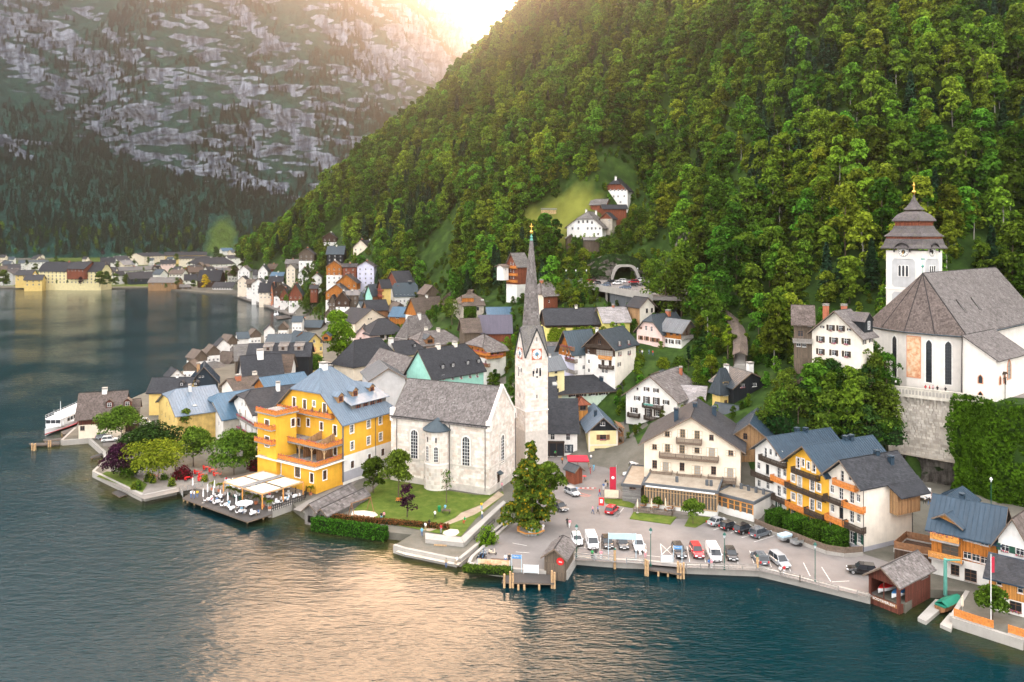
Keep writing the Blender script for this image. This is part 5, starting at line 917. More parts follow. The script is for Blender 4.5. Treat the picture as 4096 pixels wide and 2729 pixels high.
house('balcony_house','white house with black roof and two flower balconies beside the yellow hotel','d',(165,1012),(-30,905),15.,Y=199,g=2,ridge='B',ap=815,hip=(.35,0),wall='white',rmat='slate',cov='slate',oe=1.1,og=1.2,wins=[('A','p',.7,1.4,[(130,1040),(130,1165)]),('A','oc',.8,1.9,[(70,1020),(20,1010),(75,1140),(25,1130)]),('A','n',.6,.8,[(72,935),(40,930)])],bal=[('A',(-5,1088),(168,1122),1.2,1.,'t_grey',True),('A',(-5,1198),(168,1236),1.2,1.,'t_grey',True)],chim=[(.55,.4,1.4,.9,'white')])
house('lake_house','white house with bright blue metal roof and small square windows by the lake garden','c',(1555,640),(1378,548),16.,b=(800,2),ridge='B',ap=452,hip=(.3,0),wall='white',wallB='oldwhite',rmat='m_blue',cov='seam',step=.7,wins=[('A','p',.8,1.1,[(1410,640),(1447,655),(1485,665),(1520,677),(1408,735),(1447,750),(1485,765),(1522,775)]),('A','n',.6,.7,[(1438,540)])])
house('lake_house','yellow house with weathered side wall and pale blue metal roof by the lake garden','c',(1195,612),(1048,545),(1560,572),b=(810,2),ridge='B',ap=418,hip=(.3,0),wall='yellow',wallB='oldyellow',rmat='m_steel',cov='seam',step=.7,wins=[('A','n',.55,1.1,[(1112,520),(1130,525),(1075,590),(1103,605),(1135,625),(1170,640),(1070,685),(1093,695),(1120,712),(1160,735)])],chim=[(.45,.42,1.,.7,'palegrey')])
skylight(HS['lake_house'],'B',5,2.2,1.1,1.)
house('lake_house','yellow house with dark slate roof and small dormers on the lake shore','c',(972,428),9.,(1275,424),Y=236,g=1.6,ridge='B',ap=318,wall='yellow',rmat='slate',cov='slate',dorm=[('B',9.,1.6,1.1,1.,'slate','slate','p'),('B',13.,1.8,1.1,.8,'slate','slate','p')],chim=[(.6,.5,.7,.7,'white')])
fr=house('landing_house','boat landing house with brown shingle roof, red boarded upper wall and cream base','c',(420,622),9.,(765,600),b=(795,1.4),ridge='B',ap=440,wall=[(-2.3,'cream'),(99,'boatred')],rmat='shingle_brown',cov='shingle',oe=.8,og=.8,wins=[('B','b',1.1,1.2,[(450,712),(585,695)]),('B','b',1.,1.,[(450,633),(548,632)])],dorm=[('B',7.2,1.2,1.7,1.5,'boatred','shingle_brown','p'),('B',11.6,1.2,1.7,1.5,'boatred','shingle_brown','p')],chim=[(.52,.5,.9,1.2,'white')])
house('side_shed','dark timber shed with shingle roof attached to the boat landing house','c',(772,578),6.,(882,570),Y=217,g=1.4,ridge='B',rh=2.4,wall='darkwood',rmat='shingle_brown',cov='course',cat='shed',wins=[('B','p',.8,.7,G([.8],[2.4]))])
TC=[('town_house','dark blue boarded gable house with deep blue metal roof by the shore','c',(1290,362),12.,(1512,348),262,dict(ridge='A',ap=232,wall='blueblack',rmat='m_deepblue',cov='seam',wins=[('B','p',.6,.6,[(1395,305),(1370,308)])],chim=[(.3,.3,.6,1.,'tanwood')])),('boat_shed','old timber boat shed with metal strips on its shingle roof','c',(1372,188),9.,(1600,205),332,dict(ridge='B',rh=4.,wall='oldwood',rmat='shingle_brown',cov='course')),('boat_shed','small timber boat shed with pale plank roof at the water','c',(1362,245),6.,(1495,255),318,dict(ridge='A',rh=2.4,wall='oldwood',rmat='shingle',cov='course')),('boat_shed','weathered boat shed with grey shingle roof set behind the others','c',(1570,140),8.,(1690,160),345,dict(ridge='B',rh=3.2,wall='darkwood',rmat='shingle',cov='course')),('town_house','long low building with black slate roof and three plank roofed dormers','d',(90,508),10.,(640,498),272,dict(ridge='B',ap=395,wall='blackwood',rmat='slate',cov='slate',dorm=[('B',6.5,1.8,3.,1.4,'t_grey','shingle','b',1.,'shed'),('B',11.6,1.8,3.,1.4,'t_grey','shingle','b',1.,'shed'),('B',17.,1.8,3.,1.4,'t_grey','shingle','b',1.,'shed')])),('town_house','grey slate roofed house with wide white chimney','d',(60,692),11.,(402,664),250,dict(ridge='B',ap=505,wall='greyplaster',rmat='slate2',cov='slate',chim=[(.48,.45,1.6,1.9,'white')])),('town_house','house with ribbed brown roof behind the white chimney','d',(270,632),9.,(468,630),260,dict(ridge='B',ap=492,wall='white',rmat='browntile',cov='course')),('town_house','little shingle roofed house at the shore end of the black slate roof','d',(-15,532),8.,(88,526),281,dict(ridge='B',ap=405,wall='oldwood',rmat='shingle',cov='course')),('town_house','long house with blue metal roof and orange boarded gable behind the yellow hotel','d',(270,802),8.5,(640,748),224,dict(ridge='B',ap=700,wall='white',wallA='orangewood',rmat='m_blue',cov='seam')),('town_house','dark brown shingle roofed house with brick chimney beside the blue roof','d',(-20,808),9.,(222,772),234,dict(ridge='B',ap=712,wall='white',rmat='shingle_brown',cov='course',chim=[(.3,.4,.9,1.4,'brick'),(1.,.55,.9,1.1,'cream2')])),('town_house','long grey metal roofed house with two gabled dormers on the shore','d',(262,390),10.,(606,386),300,dict(ridge='B',ap=312,wall='wood',rmat='m_copper',cov='seam',step=.9,dorm=[('B',13.,1.2,4.,1.6,'orangewood','m_copper','b',2.),('B',22.,1.2,3.,1.4,'orangewood','m_copper','b',1.5)])),('town_hall','cream hall with great black hipped roof beside the bright green tree','b',(1100,1195),(932,1152),(1482,1112),285,dict(ridge='B',rh=7.6,hip=(1,.9),wall='cream',rmat='slate2',cov='slate',oe=.9)),('town_house','house with black roof, tiny dormer and white chimney behind the great hipped roof','b',(1480,1112),11.,(1705,1092),300,dict(ridge='B',ap=1000,hip=(0,.6),wall='paleyellow',rmat='slate',cov='slate',dorm=[('B',8.,2.2,1.2,1.2,'slate','slate','p')],chim=[(-.05,.5,1.2,1.6,'white')])),('barn_house','black boarded house with big silvery shingle roof behind the church','d',(1492,742),(1150,578),(1772,702),236,dict(ridge='A',ap=540,hip=(.55,0),wall='blackwood',rmat='shingle',cov='big',oe=1.2,wins=[('B','p',.8,1.1,[(1610,665),(1680,655)])])),('town_house','grey metal roofed house wedged between the hotel and the black boarded house','d',(1190,720),(1120,640),10.,222,dict(ridge='A',rh=3.,wall='greyplaster',rmat='m_grey',cov='seam')),('mint_house','mint green house with black mansard roof and four small dormers','f',(400,192),12.,(757,130),228,dict(ridge='B',rh=7.2,hip=(0,.5),wall='mint',rmat='slate',cov='slate',oe=.8,wins=[('B','Wf',.8,1.1,[(475,192),(540,190),(600,187),(662,180),(712,175)])],dorm=[('B',5.,1.2,1.2,1.2,'slate','slate','p'),('B',9.,1.2,1.2,1.2,'slate','slate','p'),('B',15.,1.2,1.2,1.2,'slate','slate','p'),('B',19.5,1.2,1.2,1.2,'slate','slate','p')],chim=[(.35,.5,.9,1.2,'cream2'),(.68,.5,.9,1.2,'cream2')])),('pink_hall','pale pink school house with black hipped roof and brown grid windows','b',(1240,932),15.,(1500,914),346,dict(ridge='B',rh=5.4,hip=(1,.6),wall='pink',rmat='slate',cov='slate',oe=1.2,wins=[('B','B',2.1,1.8,[(1345,957),(1400,955),(1447,952)])])),('town_house','low wing with black roof beside the pale pink school house','b',(1112,950),14.,(1238,948),352,dict(ridge='A',rh=3.6,wall='pink',rmat='slate',cov='slate',wins=[('B','n',.9,1.2,[(1160,975),(1200,972)])])),('shingle_house','white house with tall pyramid roof of silvery shingles and orange awning','b',(1560,978),(1455,935),(1830,918),330,dict(ridge='B',ap=790,hip=(1,1),wall='white',rmat='shingle',cov='big',oe=1.,chim=[(.55,.45,.8,1.2,'white')])),('shingle_house','pink walled house with low shingle roofs and pale chimneys before the pyramid roof','b',(1690,1034),(1560,992),(2005,1004),312,dict(ridge='B',rh=4.6,hip=(.6,.6),wall='pink',rmat='shingle_brown',cov='big',wins=[('B','p',1.,1.,[(1715,1055)])],chim=[(.35,.6,1.2,1.2,'cream2'),(.62,.45,.8,1.2,'cream2')],dorm=[('B',3.5,.3,3.6,2.,'wood','m_dark','b')])),('gable_house','cream gable house with two tiny square windows behind the pink school house','b',(1112,842),14.,(1392,806),376,dict(ridge='A',ap=722,wall='cream',rmat='slate2',cov='slate',wins=[('B','n',.9,.6,[(1230,805),(1252,803)])])),('blue_roof_house','orange timber house with light blue metal roof and broad front gable','b',(1408,778),10.,(1733,790),392,dict(ridge='B',ap=702,wall='orangewood',rmat='m_blue',cov='seam',step=.8,wins=[('B','p',2.,1.3,[(1477,790)])])),('shingle_house','house with dark brown shingle roof and white ground floor below the tower house','b',(1648,762),10.,(1880,742),374,dict(ridge='B',ap=628,wall=[(-1,'white'),(99,'orangewood')],rmat='shingle_brown',cov='course',wins=[('B','b',1.3,1.5,[(1785,790),(1700,795)])],chim=[(.55,.5,.9,1.,'white')])),('blue_roof_house','white house with slate blue roof, small dormers and chimney above the orange timber house','b',(1452,606),11.,(1652,600),420,dict(ridge='B',ap=500,hip=(.4,.2),wall='white',rmat='m_copper',cov='seam',step=.9,wins=[('B','p',.8,1.,G(6,[2.2,5.2]))],dorm=[('B',15.,1.2,1.6,1.2,'orangewood','m_copper','p')],chim=[(.75,.5,.8,1.6,'blueblack')])),('chalet','brown chalet with dark roof and red timber balconies, tallest of its cluster','b',(1475,486),(1388,466),(1612,478),427,dict(ridge='B',ap=398,wall=[(-2.2,'cream'),(99,'redwood')],rmat='slate',cov='slate',bal=[('A',(1388,520),(1475,535),1.1,.9,'t_red',False)],wins=[('A','p',.8,1.2,[(1420,500),(1450,505)])])),('chalet','yellow chalet with red timber balconies stacked below the brown chalet','b',(1345,532),(1308,520),(1420,527),414,dict(ridge='B',ap=470,wall='yellow',wallA='redwood',rmat='slate',bal=[('A',(1305,560),(1345,570),1.1,.9,'t_red',True),('A',(1305,610),(1345,620),1.1,.9,'t_red',True)])),('gable_house','narrow house with turquoise gable and timber side','b',(1262,598),(1203,565),(1318,590),416,dict(ridge='B',ap=512,wall='wood',wallA='mint',rmat='m_dark',cov='seam')),('chalet','dark shingled chalet with white ground floor standing alone by the wood','b',(1745,522),(1670,502),(1832,528),440,dict(ridge='B',ap=432,wall=[(-1.5,'white'),(99,'redwood')],rmat='shingle_brown',cov='course',wins=[('A','p',.8,1.,[(1695,540),(1720,545)]),('B','p',.8,1.,[(1800,510)])],chim=[(.7,.4,.9,.9,'white')])),('balcony_house','timber house with long wraparound flower balconies and grey shingle roof','g',(330,905),(118,852),(500,882),262,dict(ridge='B',ap=760,hip=(.7,.7),wall=[(-2.6,'white'),(99,'orangewood')],rmat='shingle_dark',cov='big',oe=1.1,wins=[('A','b',.9,1.4,[(200,890),(250,905),(290,915),(270,1000),(320,1010)]),('B','b',.9,1.4,[(380,925),(430,925)])],bal=[('A',(160,895),(335,965),1.2,1.,'t_orange',True),('B',(335,965),(475,968),1.2,1.,'t_orange',True),('A',(240,1020),(335,1055),1.2,1.,'t_brown',True)])),('town_house','house with violet grey metal roof and red timber gable','g',(270,738),11.,(548,736),300,dict(ridge='B',ap=588,wall='redwood',rmat='m_violet',cov='seam',step=.6)),('town_house','low house with blue metal roof behind the violet roof','g',(345,585),9.,(548,582),318,dict(ridge='B',rh=2.6,wall='white',rmat='m_blue',cov='seam')),('town_house','small brown shingle roof tucked beside the violet roof','g',(125,728),7.,(272,722),294,dict(ridge='B',rh=4.2,wall='oldwood',rmat='shingle_brown',cov='course')),('town_house','house with dark wooden shingle roof behind the spire','g',(768,882),8.,(972,876),249,dict(ridge='B',ap=790,wall='oldwhite',rmat='shingle_dark',cov='big')),('town_house','house with black metal roof between spire and tall white house','g',(788,968),8.,(988,962),226,dict(ridge='B',ap=875,wall='darkwood',rmat='m_dark',cov='seam')),('boat_house','long low boat house with grey metal roof on the promenade','b',(672,872),8.,(815,874),430,dict(ridge='B',rh=3.,wall='oldwood',rmat='m_copper',cov='seam')),('town_house','weathered house with two shingle gables behind the bright green tree','b',(965,735),12.,(1255,742),440,dict(ridge='B',rh=5.,hip=(.6,0),wall='orangewood',rmat='shingle_dark',cov='course',wins=[('B','b',.9,1.,G(5,[2.5]))])),('town_house','house with black slate roof between cream gable and weathered shingles','b',(1225,730),10.,(1395,722),400,dict(ridge='B',rh=4.5,wall='wood',rmat='slate',cov='slate')),('town_house','white cottage with narrow grey roof below the ivy bank','b',(905,762),5.,(975,758),440,dict(ridge='B',rh=2.,wall='white',rmat='m_grey',wins=[('B','p',.8,.9,G(3,[2.2]))])),]
for nm,lb_,c,Np,A,B,Y,kw in TC:house(nm,lb_,c,Np,A,B,Y=Y,**kw)
fr=HS['blue_roof_house'];
house('front_gable','broad front gable with white balcony on the orange timber house','b',(1562,808),6.,(1726,808),Y=386,ridge='A',ap=738,wall='orangewood',rmat='m_blue',cov='seam',wins=[('B','g',1.,1.6,[(1600,812),(1690,815),(1640,812)])])
fr=house('inn','yellow gable inn with painted hand emblem and lettering beside the bright green tree','d',(612,392),13.,(762,374),Y=295,ridge='A',ap=304,wall='yellow',rmat='m_copper',cov='seam',wins=[('B','p',1.,1.2,[(687,370)]),('B','p',.9,1.4,[(748,436),(752,370)]),('B','n',1.2,1.8,[(712,515)])],og=.9)
mb=MB();u,z=fr.hit('B',687,445);m_plain('emblem',(.62,.28,.16),.9)
mb.lathe([(.02,-.01),(1.,-.01),(1.,.01),(.02,.01)],12,(0,0,0));V=[];o=MB()
for i,dx in enumerate((-.55,-.28,0,.28,.55)):o.box(u+dx-.11,u+dx+.11,-.06,-.02,z,z+1.0-abs(dx)*.5)
o.box(u-.65,u+.65,-.06,-.02,z-.6,z+.05);o.tube((u-.9,-.04,z-.2),(u-.3,-.04,z-.95),.1,.1,4);o.tube((u+.9,-.04,z-.2),(u+.3,-.04,z-.95),.1,.1,4);o.box(u-.35,u+.35,-.06,-.02,z-1.05,z-.85);tag(fr.put('painted_emblem',o.mesh('painted_emblem','emblem',False)),kind='stuff')
def text_mesh(s,size,mat,bold=False):
 cu=bpy.data.curves.new('lettering','FONT');cu.body=s;cu.size=size;cu.align_x='CENTER';cu.align_y='CENTER';cu.extrude=.01
 ob=bpy.data.objects.new('lettering',cu);COL.objects.link(ob);dg=bpy.context.evaluated_depsgraph_get();me=bpy.data.meshes.new_from_object(ob.evaluated_get(dg));bpy.data.objects.remove(ob);me.transform(Matrix.Rotation(PI/2,4,'X'));me.materials.clear();me.materials.append(mt(mat));return me
u,z=fr.hit('B',688,485);fr.put('lettering',text_mesh('DOKTOR BADER',1.0,'t_brown'),(u,-.05,z))
SM=[('cream promenade house with grey gable roof at the bend of the shore','b',108,192,480,440,650,8,'cream','slate2','A'),('small shingled house between the first promenade houses','b',185,240,500,465,630,8,'oldwood','shingle_brown','B'),('white promenade house with blue gable roof','b',228,342,505,460,600,11,'white','m_copper','A'),('white promenade house with broad black roof','b',292,392,570,495,580,7,'cream','slate','B'),('brown gabled promenade house with white ground floor','b',418,548,555,505,560,11,'darkwood','slate','A'),('narrow brown gable promenade house','b',470,545,605,545,545,8,'redwood','slate','A'),('promenade house with blue roof, brown gable and white base','b',545,660,600,505,525,9,'redwood','m_copper','A'),('orange narrow tower like promenade house','b',392,412,560,500,575,9,'terracotta_wall','slate','A'),('long grey roofed house behind the promenade','b',122,280,425,385,680,6,'greyplaster','slate2','B'),('white house with blue gable on the second row','b',283,365,395,345,640,9,'white','m_copper','A'),('house with rusty red roof on the second row','b',368,455,375,335,650,7,'redwood','browntile','B'),('house with bright blue roof on the second row','b',388,492,442,405,620,6,'cream','m_blue','B'),('house with flat black roof above the promenade gables','b',375,490,485,442,600,6,'oldwood','slate','B'),('old house with pale shingle roof on the slope','b',518,632,330,295,610,6,'oldwood','shingle','B'),('tall white house with orange boarded gable','b',526,600,370,335,590,13,'cream','shingle','A'),('white house with steep dark gable on the ivy slope','b',625,722,420,368,560,12,'white','slate','A'),('dark timber house with broad roof on the slope path','b',632,760,250,200,570,11,'oldwood','slate','A'),('narrow dark timber house with blue roof on the slope','b',872,1012,245,182,530,9,'blackwood','m_copper','B'),('white hillside villa with dark chalet roof and terrace','b',1098,1225,190,128,520,9,'cream','slate','A'),('dark timber wing beside the white hillside villa','b',1205,1268,170,132,525,10,'redwood','slate','B'),('small dark chalet highest on the far slope','b',835,955,108,66,600,8,'darkwood','slate','A'),('chalet with orange gable and white base on the slope','b',868,1000,355,308,480,12,'orangewood','shingle_brown','A'),('small timber house with turquoise panels','b',1008,1125,360,332,475,7,'redwood','slate2','B'),('lilac gable house with dark timber side','b',1132,1275,355,312,465,12,'lilac','slate2','A'),('small white gable house among shrubs','b',742,826,450,416,520,8,'white','slate2','A'),('orange timber gable house with slate roof above the lane','b',950,1128,495,425,455,9,'orangewood','slate','A'),('orange timber house with blue metal roof above the lane','b',862,1040,575,510,445,10,'orangewood','m_copper','A'),('dark brown gabled house beside the lane','b',948,1060,640,572,435,9,'darkwood','slate','A'),('house with pale metal roof beside the brown gable','b',1032,1142,600,565,438,7,'oldwood','m_grey','B'),('low dark gable at the foot of the lane','b',888,945,655,605,438,6,'oldwood','slate','A'),('tiny red hut on the ivy bank','b',730,790,545,515,500,4,'redwood','slate2','B'),('blue gable house above the bend','b',2210/1.-2100,2310/1.-2100,395,352,660,8,'white','m_copper','A'),]
m_plaster('terracotta_wall',(.55,.22,.12))
for L_,c,x0,x1,ye,ya,Y,hgt,wm,rm,rg in SM:
 z=onY(c,x0,ye,Y).z;wd=(x1-x0)*CR[c][2]*Y/FPX;cols=max(2,int(wd/2.8));rows=[hgt-1.7-2.7*i for i in range(max(1,int(hgt/3)))]
 dk=wm in('darkwood','redwood','oldwood','orangewood');wl=[(-hgt*.45,'white'),(99,wm)]if dk and hgt>7 else wm
 house('hillside_house',L_,c,(x0,ye),9.,(x1,ye),Y=Y,g=z-hgt,rot=random.uniform(-4,10),ridge=rg,ap=ya,wall=wl,rmat=rm,cov='course' if Y<560 else None,skirt=5,wins=[('B','p',.85,1.15,G(cols,rows))],chim=[(.5,.5,.8,.9,random.choice(['white','brick','cream2']))]if random.random()<.6 else[])
FV=[('great yellow school building with dark roof and red bay on the far shore','a',(332,392),17.,(866,394),745,14,'paleyellow','slate',8,(.3,.3),16,4),('red timber gable bay rising from the great school building','a',(572,372),19.,(722,374),742,4,'redwood','slate',6,(.4,0),5,1),('yellow shore house with dormer roof beside the great school building','a',(132,425),10.,(270,425),760,7,'yellow','slate2',4,(0,0),3,2),('yellow gable house at the water beside the great school building','a',(207,468),10.,(360,466),730,8,'yellow','slate2',4,(0,0),3,2),('long grey roofed hall with orange gables on the far shore','a',(960,398),11.,(1475,368),900,6,'palegrey','m_copper',4,(0,0),10,1),('dark blue boat hall with wide gable on the far shore','a',(1115,462),20.,(1418,450),800,7,'blueblack','slate',6,(0,0),5,1),('pale timber boat barn at the far shore','a',(1268,490),14.,(1510,490),738,6,'tanwood','shingle',4,(0,0),3,1),('white chalet with dark roof on the far shore','a',(1445,418),14.,(1562,418),820,8,'white','shingle_brown',4,(0,0),4,2),('dark chalet with tall roof beside the yellow tree','a',(1690,470),14.,(1880,470),760,6,'darkwood','slate',9,(0,0),4,1),('lakeside restaurant with glass veranda on the far shore','a',(1818,530),12.,(1990,532),735,7,'white','slate2',4,(0,0),8,1),('cream school wing with dark roof at the far end of the village','a',(1230,270),30.,(1412,262),1250,9,'cream','slate',5,(0,0),6,2),('long yellow banded school block','a',(1410,262),20.,(1768,258),1240,8,'yellow','slate',5,(0,0),12,2),('long low school block before the yellow banded one','a',(1530,288),20.,(1790,285),1180,8,'cream','slate',3,(0,0),10,1),('wide dark hipped hall in the far village','a',(1655,340),24.,(2005,330),1020,7,'white','slate',8,(.8,.8),8,1),('white flat villa in the far village','a',(225,318),18.,(410,315),1050,9,'white','m_copper',2,(0,0),6,1),('grey roofed house at the edge of the far village','a',(25,375),14.,(170,372),930,6,'white','slate2',5,(0,0),4,1),('dark roofed house behind the great school building','a',(862,320),14.,(985,318),1050,8,'white','slate',6,(0,0),4,1),('brown chalet behind the shore trees','a',(1010,305),14.,(1115,300),1080,8,'white','slate2',6,(0,0),4,1),('pale gable house behind the shore trees','a',(1058,340),12.,(1150,335),1000,8,'cream','m_grey',5,(0,0),3,1),('pink house in the far village','a',(1375,330),12.,(1502,328),960,7,'pink','slate',4,(0,0),4,1),('orange gable house in the far village','a',(1655,378),12.,(1745,372),900,7,'orangewood','slate',4,(0,0),3,1),('red roofed house in the far village','a',(1622,402),12.,(1742,398),880,7,'oldwood','browntile',5,(0,0),3,1),('long pale metal roofed hall in the far village','a',(1780,388),14.,(2000,378),900,6,'white','m_grey',3,(0,0),6,1),('house with blue dormer roof by the far trees','a',(1885,405),12.,(1990,400),850,6,'wood','m_copper',4,(0,0),3,1),('grey roofed cottage below the meadow','a',(1955,285),14.,(2080,282),1150,6,'white','slate2',4,(0,0),3,1),('blue roofed house at the foot of the meadow','a',(1905,222),14.,(2000,220),1450,8,'white','m_blue',5,(0,0),3,1),('long house with blue roof below the meadow','a',(1985,235),14.,(2110,232),1400,8,'cream','m_copper',4,(0,0),4,1),('house with light blue roof under the clearing','a',(2070,212),14.,(2200,212),1480,8,'white','m_pale',4,(0,0),3,1),('white dark roofed house between barn and chalet','a',(1580,470),12.,(1680,468),790,6,'white','slate',5,(0,0),3,1),('small boat hut at the far water edge','a',(1540,530),8.,(1635,528),738,3,'oldwood','shingle',2,(0,0),2,1),('dark house beside the yellow shore house','a',(110,420),12.,(205,400),790,6,'greyplaster','slate2',4,(0,0),3,1)]
for L_,c,Np,A,B,Y,hgt,wm,rm,rise,hp,cols,rows in FV:
 z=onY(c,*Np,Y).z;g_=max(1.3,z-hgt)if Y<1100 else z-hgt
 f=house('village_house',L_,c,Np,A,B,Y=Y,g=g_,ridge='B',rh=rise,hip=hp,wall=wm,rmat=rm,skirt=6,oe=1.,wins=[('B','p',1.2,1.5,G(cols,[max(1.2,(z-g_)-1.8-3*i)for i in range(rows)]))]+([('A','p',1.2,1.6,G(10,[max(1.2,(z-g_)-1.8-3.2*i)for i in range(rows)]))]if isinstance(A,tuple)and rows>3 else[]),chim=[(.4,.5,1.,1.3,'brick'),(.75,.5,1.,1.3,'brick')]if cols>8 else[(.5,.5,.8,.9,'white')])
PR=[house('small_house','small white house with dark gable roof in the far village','a',(1300,380),9.,(1352,380),Y=930,g=1.35,ridge=rg,rh=3.6,wall=wm,rmat=rm,wins=[('B','p',1.1,1.2,G(3,[1.6,4.2]))],group='small houses in the far village').root for rg,wm,rm in(('A','white','slate'),('B','cream','slate2'),('A',[(-2.4,'white'),(99,'oldwood')],'shingle_brown'),('B','white','m_copper'))]
RF=random.Random(12);spots=[]
while len(spots)<46:
 Y_=RF.uniform(770,1420);px_=RF.uniform(-20,1000);X_=(px_-2048)/FPX*Y_
 if all(math.hypot(X_-a,Y_-b_)>c_*.75+5 for a,b_,c_ in EXC):spots.append((X_,Y_));EXC.append((X_,Y_,11))
for i,(X_,Y_)in enumerate(spots):copy_at(PR[i%4],(X_,Y_,QZ),RF.uniform(-.5,.5),scale=RF.uniform(.85,1.25))
for i,(x,y)in enumerate(((812,1470),(850,1448),(890,1425),(935,1408),(985,1390),(1040,1372),(1095,1355),(1150,1335),(715,1530),(660,1580),(760,1500))):p_=onz('s',x+18,y,QZ);o_=copy_at(PR[[2,0,2,3][i%4]],p_,RF.uniform(-.2,.9),'old boat hut standing at the edge of the lower town',RF.uniform(.6,.8));o_['group']='boat huts of the lower town'
for i,(x,y,Y_)in enumerate([(1010,1165,690),(1040,1140,700),(1080,1165,660),(1120,1185,620),(1185,1205,585),(1010,1120,730),(1260,1195,560),(1290,1235,520),(1330,1255,480),(1400,1275,450),(1450,1290,430),(1500,1300,415),(1570,1310,400),(1370,1230,480),(1440,1240,450),(1700,1240,400),(1760,1280,375),(1880,1345,340),(1930,1400,310),(1300,1310,440),(1960,1330,330)]):p_=onY('s',x,y+14,Y_);o_=copy_at(PR[[2,0,3,2][i%4]],p_,RF.uniform(-.4,.6),'small gabled house squeezed between the slope lanes',RF.uniform(.85,1.15));o_['group']='small houses between the slope lanes';EXC.append((p_.x,p_.y,8))
# ================= churches, walls, parking deck, boathouses =================
def m_fresco():
 m,nt,b=newmat('fresco',.95,.1);co=coords(nt,False);c=ramp(nt,noise(nt,co,1.1,6,.65),[(.32,(.52,.20,.10)),(.46,(.66,.38,.22)),(.58,(.72,.54,.36)),(.7,(.62,.52,.42))]);nt.links.new(c,b.inputs['Base Color'])
m_fresco();m_plain('clockblue',(.06,.22,.36),.6);m_plain('paleface',(.76,.74,.70),.8);m_plain('redface',(.42,.13,.07),.9)
def arch_pts(u,z0,w_,h,n=10,pointed=False):
 r=w_/2;zt=z0+h-r
 if pointed:return[(u-r,z0),(u+r,z0),(u+r,zt-r*.3),(u+r*.72,zt+r*.35),(u+r*.3,zt+r*.8),(u,zt+r*1.05),(u-r*.3,zt+r*.8),(u-r*.72,zt+r*.35),(u-r,zt-r*.3)]
 return[(u-r,z0),(u+r,z0)]+[(u+r*math.cos(t),zt+r*math.sin(t))for t in np.linspace(0,PI,n)]
def arched_window(put,Pm,u,z0,w_,h,cols=3,rows=8,frame='white_paint',pane='glass',surround='churchwhite',pointed=False,sw=.28,parent=None):
 """Pm(u,z,d): d<0 is outside. a proud stone surround, recessed looking pane and glazing bars"""
 pr=lambda pts,d0,d1:(lambda mb:mb.prism([Pm(a,c,d0)for a,c in pts],Vector(Pm(0,0,d1))-Vector(Pm(0,0,d0))))(MB())
 outer=arch_pts(u,z0-sw*.6,w_+2*sw,h+sw*1.6,10,pointed);inner=arch_pts(u,z0,w_,h,10,pointed);mb=MB();n=len(outer)
 V=[Pm(a,c,-.14)for a,c in outer]+[Pm(a,c,-.12)for a,c in inner]+[Pm(a,c,.02)for a,c in outer]+[Pm(a,c,-.02)for a,c in inner]
 mb.add(V,[(i,(i+1)%n,n+(i+1)%n,n+i)for i in range(n)]+[(i,2*n+i,2*n+(i+1)%n,(i+1)%n)for i in range(n)]+[(n+i,n+(i+1)%n,3*n+(i+1)%n,3*n+i)for i in range(n)])
 o=put('window',mb.mesh('window',surround,False));mb=MB();mb.poly([Pm(a,c,-.03)for a,c in inner]);put('pane',mb.mesh('pane',pane,False),parent=o);mb=MB();t=.035
 for k in range(1,cols):uu=u-w_/2+w_*k/cols;zt=z0+h-w_/2+math.sqrt(max(0,(w_/2)**2-(uu-u)**2))-.02;mb.prism([Pm(uu-t,z0,-.07),Pm(uu+t,z0,-.07),Pm(uu+t,zt,-.07),Pm(uu-t,zt,-.07)],Vector(Pm(0,0,-.035))-Vector(Pm(0,0,-.07)))
 for k in range(1,rows):zz=z0+(h-w_*.25)*k/rows;mb.prism([Pm(u-w_/2,zz-t,-.068),Pm(u+w_/2,zz-t,-.068),Pm(u+w_/2,zz+t,-.068),Pm(u-w_/2,zz+t,-.068)],Vector(Pm(0,0,-.036))-Vector(Pm(0,0,-.068)))
 put('glazing_bars',mb.mesh('glazing_bars',frame,False),parent=o);return o
PB=lambda u,z,d:(u,d,z)
PA=lambda u,z,d:(d,u,z)
